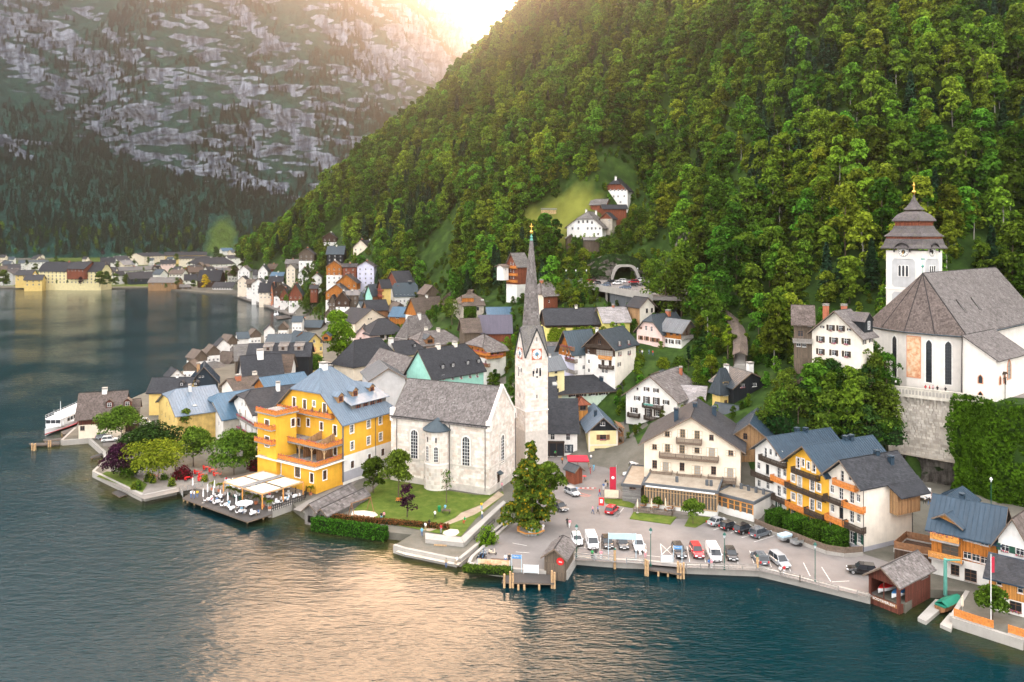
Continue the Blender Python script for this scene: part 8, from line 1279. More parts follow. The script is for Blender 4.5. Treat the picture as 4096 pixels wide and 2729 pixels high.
for i in range(46):FX_,FY_=r.uniform(-620,-190),r.uniform(830,1480);_f=FX_>-.36*FY_;(make_tree('village_tree','leafy green tree among the far village houses',(FX_,FY_,QZ),r.uniform(9,16),r.uniform(4,7),['leaf_mid','farleaf','leaf'][i%3],n=420,size=1.5,group='trees in the far village',seed=i)if not any(math.hypot(FX_-a,FY_-b_)<c_ for a,b_,c_ in EXC)else 0)
FT=[(30,385,520,735),(60,440,520,760),(300,330,410,900),(485,470,505,730),(578,465,505,730),(690,445,520,725),(855,395,525,735),(915,400,525,735),(985,415,525,738),(1070,420,520,740),(1165,455,500,745),(1515,450,528,735),(1655,470,540,735),(1420,500,545,733),(1000,310,370,1000),(1110,200,300,1200),(1150,290,345,1020),(1270,275,340,1050),(1510,245,310,1150),(1850,190,290,1300),(1940,390,480,820),(2000,340,460,760),(880,200,270,1500),(480,270,340,1150),(720,230,300,1300),(230,300,350,1050),(960,370,400,930),(1230,360,400,920),(1620,310,350,1000),(2080,270,400,820),(2170,230,380,780),(1760,430,550,735)]
for i,(x,yt,yb,Y)in enumerate(FT):
 p=onY('a',x,yb,Y);h=(yb-yt)*.46729*Y/FPX;tr,cr,hh=VAR[i%6];sp_={5:'leaf_purple',31:'yellowtree',22:'leaf_purple'}.get(i);o=thing('village_tree',{5:'dark purple tree on the far shore before the great school building',31:'bright yellow tree on the far shore',22:'purple tree behind the far village'}.get(i,'leafy green tree among the far village houses'),'tree',(p.x,p.y,max(p.z,QZ)),i,None if sp_ else 'trees in the far village');o.scale=(h/hh*1.15,h/hh*1.15,h/hh);link('trunk',tr,o);c_=link('crown',cr,o);c_.material_slots[0].link='OBJECT';c_.material_slots[0].material=mt(sp_ or['leaf_mid','farleaf','leaf_mid'][i%3])
# ================= vehicles, people, furniture =================
def setm(o,i,m):o.material_slots[i].link='OBJECT';o.material_slots[i].material=mt(m);return o
_CM={}
KC={'hatch':(4.1,1.78,1.5),'suv':(4.5,1.86,1.68),'sedan':(4.6,1.78,1.44),'van':(4.9,1.95,2.0),'mpv':(4.6,1.84,1.75)}
def car_meshes(k):
 if k in _CM:return _CM[k]
 L,W,H=KC[k];w_=W/2;van=k=='van';bz=1.12 if van else(.98 if k in('suv','mpv')else.88)
 st=[(-.5,.5,bz*.80,.82),(-.485,.34,bz*.97,.95),(-.36,.26,bz,1.),(.0,.24,bz*.98,1.),(.22,.24,bz*.99,1.),(.33 if not van else.40,.26,bz*(.93 if not van else.98),.985),(.45,.30,bz*.80,.92),(.492,.38,bz*.66,.80),(.5,.46,bz*.55,.72)]
 mb=MB();n=10;V=[]
 for x,zl,zt,ww in st:y=w_*ww;V+=[(x*L,s_*y*f,z)for s_,f,z in((-1,.86,zl),(-1,1,zl+.12),(-1,1.0,zl+(zt-zl)*.55),(-1,.95,zt-.05),(-1,.84,zt),(1,.84,zt),(1,.95,zt-.05),(1,1.,zl+(zt-zl)*.55),(1,1,zl+.12),(1,.86,zl))]
 F=[(k_*n+i,k_*n+(i+1)%n,(k_+1)*n+(i+1)%n,(k_+1)*n+i)for k_ in range(len(st)-1)for i in range(n)]+[tuple(range(n)),tuple(range((len(st)-1)*n,len(st)*n))[::-1]];mb.add(V,F)
 b0,b1,t0,t1={'hatch':(-.47,.22,-.38,.08),'suv':(-.475,.2,-.41,.07),'sedan':(-.33,.2,-.2,.06),'van':(-.49,.4,-.475,.27),'mpv':(-.48,.27,-.42,.1)}[k];zb=bz-.03;zt=H-.05;yb,yt=w_*.9,w_*(.74 if not van else.84)
 g=MB();g.add([(b0*L,-yb,zb),(b1*L,-yb,zb),(b1*L,yb,zb),(b0*L,yb,zb),(t0*L,-yt,zt),(t1*L,-yt,zt),(t1*L,yt,zt),(t0*L,yt,zt)],[(0,1,5,4),(1,2,6,5),(2,3,7,6),(3,0,4,7),(4,5,6,7)])
 mb.prism([(t0*L-.03,-yt-.02,zt-.02),(t1*L+.05,-yt-.02,zt-.02),(t1*L+.05,yt+.02,zt-.02),(t0*L-.03,yt+.02,zt-.02)],(0,0,.07))
 for s_ in(-1,1):
  for(xb_,xt_)in((b0,t0),(b1,t1),((b0+b1)/2,(t0+t1)/2)):mb.tube((xb_*L,s_*yb,zb),(xt_*L,s_*yt,zt),.045,.045,4)
  if van:mb.prism([(b0*L,s_*(yb+.015),zb),(.12*L,s_*(yb+.015),zb),(.1*L,s_*(yt+.02),zt),(t0*L,s_*(yt+.02),zt)],(0,s_*.02,0))
  mb.box(b1*L*.86-.1,b1*L*.86+.08,s_*(w_+.02)-.11,s_*(w_+.02)+.11,bz-.02,bz+.16)
 wr=.33 if k!='suv' else.37;ty=MB(Matrix.Rotation(PI/2,4,'X'));ty.lathe([(wr*.7,-.11),(wr,-.11),(wr,.11),(wr*.7,.11)],14);ri=MB(Matrix.Rotation(PI/2,4,'X'));ri.lathe([(.02,-.115),(wr*.66,-.115),(wr*.66,.115),(.02,.115)],8)
 li=[('headlight',MB().box(-.05,.06,-.2,.2,-.07,.08).mesh('headlight','headlight',False),[(.485*L,s_*w_*.62,bz*.66)for s_ in(-1,1)]),('taillight',MB().box(-.05,.05,-.14,.14,-.16,.16).mesh('taillight','taillight',False),[(-.49*L,s_*w_*.72,bz*.8)for s_ in(-1,1)]),('licence_plate',MB().box(-.02,.02,-.26,.26,-.06,.06).mesh('licence_plate','plate',False),[(.505*L,0,.46),(-.505*L,0,.58)]),('grille',MB().box(-.02,.02,-.45,.45,-.12,.1).mesh('grille','rubber',False),[(.497*L,0,bz*.5)])]
 _CM[k]=(mb.mesh('body','paint_white',False),g.mesh('window','carglass',False),ty.mesh('tyre','rubber',False),ri.mesh('rim','steel',False),li,[(x*L,s_*(w_-.1),wr)for x in(-.31,.32)for s_ in(-1,1)]);return _CM[k]
def car(k,paint,label,p,deg,group=None,name='parked_car'):
 b_,g,ty,ri,li,wh=car_meshes(k);root=thing(name,label,'van' if k=='van' else 'car',p,math.radians(deg),group);setm(link('body',b_,root),0,paint);link('window',g,root)
 for q in wh:w_=link('wheel',ty,root,q);link('rim',ri,w_)
 for nm,me,ps in li:
  for q in ps:link(nm,me,root,q)
 return root
RZ=QZ+.034
for k,pt,lb,x,y,dg in[('hatch','white','white hatchback parked beside the dark landing hut',253,285,-86),('van','white','small white van parked between the white hatchback and a black car',393,312,-87),('hatch','black','black hatchback parked nose to the quay beside the white van',540,312,-88),('hatch','darkgrey','dark small car parked behind the landing sign frame',684,318,-89),('suv','white','white suv parked nose to the quay beside the sign frame',833,338,-92),('suv','black','black suv parked behind the small landing stage sign',1214,398,-88),('suv','red','bright red suv parked nose to the quay',1382,398,-90),('van','white','long white van parked between red suv and dark hatchback',1542,425,-92),('hatch','black','dark hatchback parked beside the long white van',1705,425,-93),('suv','grey','grey suv parked tail to the quay by itself',1975,462,93),('mpv','silver','silver people carrier parked askew at the quay railing',2162,488,-78),('sedan','silver','old silver saloon parked by the hotel kerb lawn',1580,112,30),('hatch','black','black estate with red lights beside the silver saloon',1690,152,31),('suv','black','black suv parked beside the grey suv at the hotel fence',1832,185,32),('suv','grey','mid grey suv parked next to the two trailers',1980,222,33)]:car(k,'paint_'+pt,lb,onz('p',x,y,RZ),dg)
for k,pt,lb,c,x,y,dg in[('hatch','red','red hatchback parked by the red banner','h',892,895,62),('van','white','white delivery van beside the cream hotel','h',1108,525,185),('hatch','white','white car half hidden behind the grey store block','h',1070,575,170),('hatch','silver','silver car parked under the larch by the barrier','h',535,735,-60),('hatch','darkgrey','dark car in the shade under the larch','h',425,870,-60),('suv','black','black suv parked alone near the red boathouse','m',1430,1420,165),('hatch','grey','grey car parked by the jetty railing','c',618,795,25),('hatch','white','white car parked by the jetty railing beside the grey car','c',665,815,22),('van','white','white minibus on the jetty road beside the hedge','c',915,690,20),('hatch','white','white and red car in the lane under the bright linden','d',832,592,20)]:car(k,'paint_'+pt,lb,onz(c,x,y,RZ if c!='d' else 3.05),dg)
car('van','paint_white','white van parked on the street under the bastion',onz('l',775,1232,2.6),150)
for i,(k,pt,x,y,dg)in enumerate([('hatch','silver',590,1255,200),('hatch','red',650,1262,205),('hatch','darkred',700,1268,205),('hatch','black',740,1280,205),('hatch','blue',840,1298,190),('hatch','black',888,1265,195),('hatch','white',962,1278,190),('suv','white',1003,1258,160),('suv','red',1132,1265,190),('hatch','black',1130,1298,185),('suv','white',1185,1245,185),('hatch','black',1240,1290,190),('sedan','blue',1045,1322,180),('hatch','blue',1300,1322,200)]):car(k,'paint_'+pt,'%s %s parked on the deck before the road tunnel'%({'darkred':'dark red'}.get(pt,pt),{'hatch':'hatchback','suv':'suv','sedan':'saloon'}[k]),onz('q',x,y,DZ+.01),dg,'cars on the parking deck')
for lb,x,y,cv in(('grey covered box trailer beside the grey suv',625,1085,1),('small open silver trailer beside the covered trailer',755,1125,0)):
 root=thing('trailer',lb,'trailer',onz('m',x,y,RZ),math.radians(28));mb=MB();mb.box(-1.1,1.1,-.65,.65,.45,.5);[mb.box(a,b_,c,e,.5,1.0)for a,b_,c,e in((-1.1,1.1,-.65,-.6),(-1.1,1.1,.6,.65),(-1.1,-1.05,-.6,.6),(1.05,1.1,-.6,.6))];mb.tube((1.1,0,.5),(2.2,0,.5),.05);mb.build('box','steel',root,False)
 if cv:MB().slab([(-1.15,-.7,1.35),(1.15,-.7,1.35),(1.15,.7,1.35),(-1.15,.7,1.35)],.4).build('tarpaulin','paleblue',root,False)
 for s_ in(-1,1):link('wheel',car_meshes('hatch')[2],root,(0,s_*.75,.33))
def figure(sit=0,stride=0.,arm=0.):
 J={'pel':(0,0,.94,.15),'che':(0,0,1.27,.155),'nec':(0,0,1.47,.06),'hea':(0,-.015,1.59,.10),'top':(0,0,1.68,.085)};B=[('pel','che',1),('che','nec',1),('nec','hea',0),('hea','top',3)]
 for s_,n in((-1,'l'),(1,'r')):
  st=stride*s_;J['sh'+n]=(s_*.18,0,1.41,.065);J['el'+n]=(s_*.25,.02-st*.3-arm*.15,1.14+arm*.05,.045);J['ha'+n]=(s_*.2,-.05-st*.6-arm*.25,.92+arm*.25,.04);J['hi'+n]=(s_*.1,0,.88,.1);B+=[('che','sh'+n,1),('sh'+n,'el'+n,1),('el'+n,'ha'+n,0),('pel','hi'+n,2),('hi'+n,'kn'+n,2),('kn'+n,'an'+n,2),('an'+n,'to'+n,4)]
  if sit:J['kn'+n]=(s_*.12,-.42,.9,.07);J['an'+n]=(s_*.12,-.42,.47,.05);J['to'+n]=(s_*.12,-.58,.45,.04)
  else:J['kn'+n]=(s_*.1,-.04+st*.5-abs(stride)*.1,.5,.068);J['an'+n]=(s_*.1,st*.9+.02,.08+max(0,st)*.3,.045);J['to'+n]=(s_*.11,st*.9-.15,.03+max(0,st)*.2,.04)
 ks=list(J);me=bpy.data.meshes.new('person');me.from_pydata([J[k][:3]for k in ks],[(ks.index(a),ks.index(b_))for a,b_,_ in B],[]);ob=bpy.data.objects.new('person',me);COL.objects.link(ob);md=ob.modifiers.new('s','SKIN')
 for v,k in zip(me.skin_vertices[0].data,ks):v.radius=(J[k][3],J[k][3]*(.75 if k in('pel','che')else 1))
 me.skin_vertices[0].data[0].use_root=True;ob.modifiers.new('u','SUBSURF').levels=1;dg=bpy.context.evaluated_depsgraph_get();out=bpy.data.meshes.new_from_object(ob.evaluated_get(dg));bpy.data.objects.remove(ob);out.materials.clear()
 for m in('skin','tablecloth','iron','t_dark','rubber'):out.materials.append(mt(m))
 for p in out.polygons:
  c=p.center;best=min(B,key=lambda b_:(lambda a,e:(lambda t:(c-(a+(e-a)*t)).length-.3*(J[b_[0]][3]+J[b_[1]][3]))(max(0,min(1,(c-a).dot(e-a)/max(1e-6,(e-a).length_squared)))))(Vector(J[b_[0]][:3]),Vector(J[b_[1]][:3])));k=best[2]
  if c.z>1.5 and(c.y>.0 or c.z>1.63):k=3
  p.material_index=k;p.use_smooth=True
 return out
FG={'stand':figure(),'walk':figure(0,.28),'hold':figure(0,.05,1.),'sit':figure(1,0,.6)}
for n_,c in dict(c_white=(.78,.78,.78),c_black=(.02,.02,.022),c_blue=(.07,.16,.36),c_sky=(.16,.42,.60),c_red=(.5,.03,.04),c_pink=(.68,.30,.34),c_yellow=(.8,.5,.02),c_green=(.05,.32,.10),c_grey=(.25,.25,.26),c_jean=(.08,.12,.22),c_khaki=(.35,.27,.17),c_lime=(.35,.75,.03),c_orange=(.75,.25,.03)).items():m_plain(n_,c,.85,.15)
HAIR=['t_dark','t_brown','iron','t_tan','t_dark','t_grey']
_pc=[0]
def person(pose,top,leg,label,p,deg=0,group=None,z=None):
 o=link('person',FG[pose],None,p if z is None else(p[0],p[1],z),math.radians(deg));tag(o,label,'person',group);_pc[0]+=1;o.scale=(1,1,.96+.02*(_pc[0]%4));setm(o,1,'c_'+top);setm(o,2,'skin' if leg=='bare' else 'c_'+leg);setm(o,3,HAIR[_pc[0]%6]);return o
PL=[('f',45,1190,'stand','black','sky','person in black top beside a friend on the lawn',20,0),('f',63,1185,'stand','pink','black','person in pale top standing close to a friend on the lawn',-20,0),('f',418,1180,'walk','white','black','person in white shirt and black shorts walking on the lawn',160,0),('f',378,1240,'stand','black','black','person dressed in black with hands behind on the path',170,0),('f',327,1300,'stand','sky','jean','person in light blue shirt at the lawn steps',180,0),('f',352,1262,'stand','white','khaki','person in white top beside the lawn steps',150,0),('f',460,1280,'stand','red','grey','person in patterned red top and scarf on the path',-30,0),('f',743,1115,'hold','yellow','sky','person in yellow shirt and blue shorts on the path',10,0),('f',746,1178,'hold','white','jean','person in white shirt standing on the lawn wall',120,.0),('f',885,975,'stand','pink','grey','person in pink by the church door',0,0),('h',718,910,'walk','pink','jean','person in pink shirt walking across the market place',80,0),('h',765,910,'walk','blue','black','person in navy coat walking behind the pink shirt',80,0),('h',490,1022,'walk','black','black','tall person in long black dress near the larch',20,0),('h',513,1035,'walk','pink','white','child in pale dress near the larch',10,0),('h',275,1078,'walk','white','white','person in white dress with blue bag beside the larch planter',-20,0),('h',780,752,'walk','darkred' if False else 'red','blue','person in dark red shirt by the info board',120,0),('h',816,700,'stand','blue','white','person with backpack beside the red banner',0,0),('h',853,672,'stand','khaki','black','person in brown beside the red banner',0,0),('h',835,668,'stand','black','white','person in white trousers before the red banner',30,0),('h',728,525,'walk','sky','sky','person in blue dress near the food stall',0,0),('h',683,500,'stand','khaki','khaki','person in olive clothes by the food stall',0,0),('h',697,555,'stand','red','red','person in red coat at the food stall counter',90,0),('h',703,438,'walk','white','jean','person in white top walking between the shops',10,0),('h',682,410,'stand','green','green','person in green behind the dark red parasol',0,0),('h',445,462,'walk','orange','black','person in orange vest near the planter box',40,0),('h',383,400,'stand','green','black','person in green shirt before the shop door',0,0),('h',413,385,'sit','white','red','person in white and red sitting before the shop',0,-.35),('h',358,395,'stand','grey','black','person in grey at the shop door',0,0),('p',398,438,'stand','green','black','person in dark green at the quay railing below the white van',180,0),('p',433,438,'stand','black','white','person in black jacket and pale skirt at the quay railing',185,0),('p',480,445,'stand','pink','white','person in pink shirt at the quay railing',170,0),('p',845,420,'sit','white','white','person in white sitting by the landing stage',10,.0),('p',898,430,'stand','white','pink','person in white beside the landing stage piles',0,0),('p',1497,530,'stand','blue','black','person in dark clothes embracing at the railing',30,0),('p',1522,532,'stand','pink','white','person in pink embracing at the railing',-150,0),('p',2168,595,'stand','white','black','person in white shirt at the railing bend',170,0),('p',2205,590,'stand','red','white','person in red top at the railing bend',190,0),('o',1390,750,'sit','white','blue','person in white shirt on the landing bench',0,-.02),('o',1432,752,'sit','black','black','person in black dress on the landing bench',0,-.02),('o',690,762,'stand','khaki','jean','person in jeans standing at the edge of the bathing platform',0,-.55),('o',818,705,'sit','white','khaki','person with backpack sitting on the bathing platform',-30,-1.0),('o',680,150,'sit','sky','jean','person in light blue on the lawn bench',-20,.05),('o',910,300,'sit','green','red','child in green on the spring rider',-30,0),('l',782,1285,'walk','lime','black','person in neon yellow top on the street below the bastion',-60,1.3),('l',834,1290,'walk','white','black','person in white and black on the street below the bastion',-60,1.3),('l',872,1300,'walk','black','blue','person in dark clothes on the street below the bastion',-60,1.3),('l',898,1300,'walk','pink','pink','child in pink on the street below the bastion',-60,1.3)]
for c,x,y,ps,tp,lg,lb,dg,dz in PL:person(ps,tp,lg,lb,onz(c,x,y,QZ+.06)+Vector((0,0,dz))if dz<1 else onz(c,x,y,2.6),dg)
for i,(x,y,tp,lb)in enumerate([(840,345,'red','person in red leaning on the bastion parapet'),(875,350,'red','person in dark red leaning on the bastion parapet'),(903,350,'pink','person in pale top at the bastion parapet'),(940,355,'black','person in black shirt at the bastion parapet'),(1008,362,'black','person with dark hair at the end of the bastion parapet'),(592,300,'white','person in white at the bastion parapet corner'),(475,240,'blue','person in blue on the churchyard terrace'),(365,205,'black','person in dark clothes on the churchyard terrace'),(338,195,'white','person in white on the churchyard terrace')]):person('stand',tp,'black',lb,onz('l',x,y+8,21.3),i*40)
for i,(x,y)in enumerate([(1050,575),(1112,570),(1145,580),(1030,568)]):person('walk',['white','blue','red','black'][i],'jean',['person in white','person in blue','person in red','person in black'][i]+' on the path below the pink house',onY('i',x,y+35,226),i*70)
rr=random.Random(5)
for i in range(46):f=rr.random();p=(pm[0].lerp(pm[1],f*2)if f<.5 else pm[1].lerp(pm[2],f*2-1))+Vector((rr.uniform(.5,4.5),rr.uniform(-1,1),1.6));person(rr.choice(['walk','stand']),rr.choice(['white','red','blue','pink','black','sky']),rr.choice(['jean','black','white']),'tiny stroller on the far lake promenade',p,rr.uniform(0,360),'strollers on the promenade')
def table_proto(cloth='tablecloth',label='round table',r_=.5,mat='t_brown'):
 root=thing('dining_table',label,'table');MB().tube((0,0,0),(0,0,.72),.05).build('leg','iron',root,False);MB().lathe([(r_*.98,.45),(r_*1.04,.6),(r_,.74),(.02,.76)],12,ph=.3).build('tablecloth' if cloth=='tablecloth' else 'table_top',cloth,root,False)if cloth=='tablecloth' else MB().lathe([(r_,.70),(r_,.74),(.02,.745)],8,ph=.5).build('table_top',cloth,root,False);return root
def chair_proto(mat,label):
 root=thing('chair',label,'chair');MB().box(-.22,.22,-.22,.22,.42,.48).build('seat',mat,root,False);MB().prism([(-.22,.2,.46),(.22,.2,.46),(.22,.28,.92),(-.22,.28,.92)],(0,.04,0)).build('backrest',mat,root,False)
 for x in(-.19,.19):
  for y in(-.19,.19):MB().box(x-.02,x+.02,y-.02,y+.02,0,.42).build('leg','iron',root,False)
 return root
TP=table_proto(label='white clothed table on the restaurant deck');TP['group']='tables on the restaurant deck';CPr=chair_proto('tablecloth','white chair at a clothed restaurant table');CPr['group']='chairs on the restaurant deck';first=[True]
def place(proto,loc,rz,st):
 if not st.get(proto.name):st[proto.name]=1;proto.location=loc;proto.rotation_euler=(0,0,rz);return proto
 return copy_at(proto,loc,rz)
ST={};R_=random.Random(9)
TB=[(520,745),(600,775),(660,805),(740,835),(545,690),(860,850),(440,725),(790,780)];TB2=[(1080,750),(1160,715),(1250,690),(1180,670),(1070,640),(1150,610),(960,640),(850,600),(760,610),(660,600),(620,545),(1000,700),(880,660),(720,680)]
for k,(x,y)in enumerate(TB+TB2):
 z=1.26 if k<len(TB)else QZ+.07;p=onz('e',x,y,z);place(TP,p,k,ST)
 for j in range(3):
  a=k*1.3+j*2.1;q=p+Vector((math.cos(a),math.sin(a),0))*.85;place(CPr,q,a-PI/2,ST)
  if R_.random()<.42:person('sit',R_.choice(['white','blue','red','black','sky','grey']),R_.choice(['jean','black','khaki']),'diner seated at a clothed restaurant table',q-Vector((0,0,.47)),math.degrees(a)-90,'diners on the restaurant terrace')
for i,(x,y,tp)in enumerate(((270,690,'white'),(298,695,'white'),(328,685,'yellow'),(1255,650,'black'))):person('stand',tp,'blue' if i<3 else 'black',['person in white and blue shorts on the deck edge','person in white top chatting on the deck edge','person in yellow top chatting on the deck edge','waiter in black on the restaurant terrace'][i],onz('e',x,y,1.27),i*90)
def parasol(label,c,x,y,z,h=2.6,open_=False,mat='tablecloth',group=None):
 root=thing('parasol',label,'parasol',onz(c,x,y,z),0,group);MB().tube((0,0,0),(0,0,h),.035).build('pole','steel',root,False);MB().lathe([(.28,0),(.28,.08),(.05,.1)],10).build('base','concrete',root,False)
 MB().lathe([(1.7,h-.55),(1.72,h-.5),(.9,h-.2),(.03,h)]if open_ else[(.10,h-1.75),(.17,h-1.6),(.14,h-.8),(.07,h-.5),(.11,h-.35),(.02,h)],8).build('canopy',mat,root,False);return root
for x,y in((285,625),(383,735),(425,690),(478,715),(490,650),(545,745),(615,770),(695,795)):parasol('closed white parasol on the restaurant deck','e',x,y,1.27,3.0,group='closed parasols on the deck')
parasol('open white parasol over a deck table','e',770,835,1.27,2.6,True)
for i,x in enumerate((1120,1245,1372)):parasol('closed cream parasol behind the hotel patio railing','h',x,935-i*4-35,QZ+.35,2.8,mat='canvas',group='closed parasols on the hotel patio')
parasol('closed cream parasol in the lake garden','n',1232,1120,1.5,2.6,mat='canvas')
BT=table_proto('t_brown','brown wicker table on the hotel patio');BC=chair_proto('t_brown','brown wicker chair on the hotel patio');BT['group']='tables on the hotel patio';BC['group']='chairs on the hotel patio'
for x,y in((1225,800),(1435,815),(1160,865),(1275,880),(1400,890),(1770,850),(1700,820)):
 p=onz('h',x,y,QZ+.36);place(BT,p,0,ST)
 for j in range(2):a=.6+j*PI;place(BC,p+Vector((math.cos(a),math.sin(a),0))*.8,a-PI/2,ST)
RT=table_proto('redpaint','red table in the gravel garden',.55);RC=chair_proto('redpaint','red folding chair in the gravel garden');RT['group']='red garden tables';RC['group']='red garden chairs'
for x,y in((1350,1075),(1385,1100),(1420,1040),(1465,1060),(1275,1120),(1380,1130),(1500,1090),(1000,1105)):
 p=onz('c',x,y,QZ+.06);place(RT,p,0,ST)
 for j in range(3):a=.4+j*2.1;place(RC,p+Vector((math.cos(a),math.sin(a),0))*.8,a-PI/2,ST)
C4=[onz('e',x,y,QZ+.06)for x,y in((755,690),(1140,700),(1318,620),(575,625))];root=thing('pergola','timber pergola with cream fabric sails over the restaurant terrace','pergola',C4[0]);o0=C4[0];hp=[onz('e',x,y,4.3)-o0 for x,y in((940,655),(1325,540),(945,435),(575,540))]
for p in hp+[(hp[0]+hp[3])/2,(hp[0]+hp[1])/2]:MB().box(p.x-.11,p.x+.11,p.y-.11,p.y+.11,0,p.z+.1).build('post','t_honey',root,False)
for a,b_ in((0,1),(1,2),(2,3),(3,0)):MB().tube(hp[a],hp[b_],.14,.14,4).build('beam','t_tan',root,False)
lerp2=lambda u,v:(hp[3].lerp(hp[2],u)).lerp(hp[0].lerp(hp[1],u),v)
for u0,u1 in((.03,.47),(.53,.97)):
 for v0,v1 in((.03,.42),(.56,.97)):MB().slab([lerp2(u0,v0)+Vector((0,0,.1)),lerp2(u0,v1)+Vector((0,0,.1)),lerp2(u1,v1)+Vector((0,0,.1)),lerp2(u1,v0)+Vector((0,0,.1))],.04).build('sail','canvas',root,False)
MB().slab([lerp2(0,.43)+Vector((0,0,.25)),lerp2(0,.55)+Vector((0,0,.25)),lerp2(1,.55)+Vector((0,0,.25)),lerp2(1,.43)+Vector((0,0,.25))],.06).build('slat_walkway','siding',root)
for i,(x,y)in enumerate(((470,615),(535,630),(625,660),(680,680),(735,700),(800,720),(880,745),(945,775),(1010,795),(1395,660))):make_palm('potted palm at the edge of the restaurant terrace',onz('e',x,y,1.28),2.6,i,'potted palms on the terrace','terracotta' if i not in(2,3,4,5)else 'lampgreen')
post_rail('black iron railing around the raised restaurant terrace',Z('e',[(1030,815),(1340,705),(1355,620)],QZ+.1),1.1,2,'iron',sp=.45,th=.04);post_rail('wire railing at the end of the restaurant deck',Z('e',[(190,680),(165,640),(380,580)],1.27),1.1,4,'steel',sp=1.5,th=.03)
def lamp(label,c,x,y,h,z=QZ,white=False,group=None):
 root=thing('street_lamp',label,'street lamp',onz(c,x,y,z),0,group);MB().lathe([(.16,0),(.16,.3),(.07,.5),(.06,h-.8)],8).build('post','lampgreen',root,False);MB().lathe([(.1,h-.8),(.24,h-.3),(.24,h-.28)],6).build('lantern','glasspanel',root,False);MB().lathe([(.32,h-.3),(.2,h-.05),(.04,h+.15)],6).build('hood','lampgreen' if not white else 'tablecloth',root,False)
lamp('green street lamp on the quay beside the white hatchback','p',250,430,5.6);lamp('green street lamp beside the small landing stage','p',948,505,6.2);lamp('green street lamp beside the dark hatchback on the quay','p',1642,540,6.);lamp('green street lamp on the bare end of the car park','m',942,1515,6.2);lamp('pale headed street lamp beside the orange lodge chimney','n',1488,190,6.,2.5,True)
for i,x in enumerate((430,490,532,642,1178)):lamp('slim street lamp on the edge of the parking deck','q',x,1250 if i<4 else 1225,5.,DZ,True,'lamps on the parking deck')
def board(name,label,c,x,y,z,w_,h,zb,mat,deg=0,cat='sign',text=None,ts=.3,tm='white_paint',frame='paleblue',legs=True):
 root=thing(name,label,cat,onz(c,x,y,z),math.radians(deg));MB().box(-w_/2,w_/2,-.03,.03,zb,zb+h).build('panel',mat,root,False)
 if legs:[MB().box(s_*w_/2-.04,s_*w_/2+.04,-.05,.05,0,zb+h+.05).build('post',frame,root,False)for s_ in(-1,1)]
 if text:link('lettering',text_mesh(text,ts,tm),root,(0,-.045,zb+h*.6))
 return root
board('landing_sign','blue landing sign lettered Markt 1 at the ferry stage','o',1520,850,QZ,1.6,.6,2.2,'bluepaint',-5,text='Markt 1',ts=.42);board('landing_sign','blue landing sign lettered Markt 2 at the small stage','p',1203,470,QZ,1.4,.55,2.2,'bluepaint',-3,text='Markt 2',ts=.38);board('sign_gantry','pale blue sign frame straddling the quay steps','p',680,455,QZ,4.6,1.,3.6,'paleblue',-4);board('gate','pale framed gate at the ferry stage','o',1690,870,.98,2.4,1.3,.15,'glasspanel',-5,'gate',frame='tablecloth');board('gate','pale glazed gate at the small landing stage','p',1100,490,.98,2.,1.4,.15,'glasspanel',-3,'gate',frame='steel');board('info_board','yellow and white map board beside the red banner','h',887,785,QZ,3.,1.6,.5,'canvas',-8,'board',frame='iron');board('mural_panel','colourful painted panels along the bicycle stand','o',1250,775,QZ,5.4,.9,.1,'fresco',-8,'panel');board('notice','white notice on the larch planter','f',1082,1300,QZ,.55,.7,.7,'tablecloth',0,text='i',ts=.4,tm='iron');board('notice','yellow notice on the larch planter','f',1108,1298,QZ,.45,.7,.7,'yellowpaint',10)
root=thing('banner','tall red banner with round white emblem beside the map board','banner',onz('h',930,775,QZ));MB().tube((0,0,0),(0,0,7.),.06).build('pole','steel',root,False);MB().box(-1.35,-.06,-.02,.02,.6,6.6).build('cloth','redcloth',root,False);s=MB(Matrix.Rotation(PI/2,4,'X'));s.lathe([(.18,-.01),(.32,-.01),(.32,.01),(.18,.01)],16,(-.7,4.4,.04));s.build('emblem','white_paint',root,False)
root=thing('sandwich_board','red framed sandwich board on the road edge','sign',onz('h',797,830,QZ),-.2);[MB().prism([(-.5,s_*.35,0),(.5,s_*.35,0),(.5,s_*.04,1.5),(-.5,s_*.04,1.5)],(0,s_*.05,0)).build('panel','redpaint',root,False)for s_ in(-1,1)];MB().prism([(-.28,-.27,.5),(.28,-.27,.5),(.28,-.16,1.2),(-.28,-.16,1.2)],(0,-.06,0)).build('poster','tablecloth',root,False)
fr=house('food_stall','brown food stall hut with dark green roof on the market place','h',(555,530),(475,500),(625,500),b=(650,QZ),ridge='A',rh=.9,wall='redwood',rmat='m_dark',cat='stall',oe=.4,og=.5,lead='A',skirt=.3)
root=thing('parasol','large dark red square parasol behind the food stall','parasol',onz('h',585,520,QZ));MB().tube((0,0,0),(0,0,3.4),.06).build('pole','t_brown',root,False);MB().lathe([(3.4,2.6),(3.42,2.85),(1.,3.3),(.05,3.5)],4,ph=.5).build('canopy','redcloth',root,False)
for x,y in((610,625),(645,600)):t_=table_proto('redpaint','red bar table beside the food stall',.5);t_.location=onz('h',x,y,QZ);t_['group']='bar tables at the stall'
root=thing('planter','octagonal timber bench planter around the larch','planter',onz('f',1085,1268,QZ));mb=MB();mb.lathe([(2.2,0),(2.2,.5),(1.9,.5),(1.9,.3)],8,ph=.5);mb.build('wall','concrete',root,False);[MB(Matrix.Rotation(PI/4*i,4,'Z')).prism([(2.05,-.95,.52),(2.5,-1.05,.52),(2.5,1.05,.52),(2.05,.95,.52)],(0,0,.08)).build('bench_seat','t_honey',root,False)for i in range(8)]
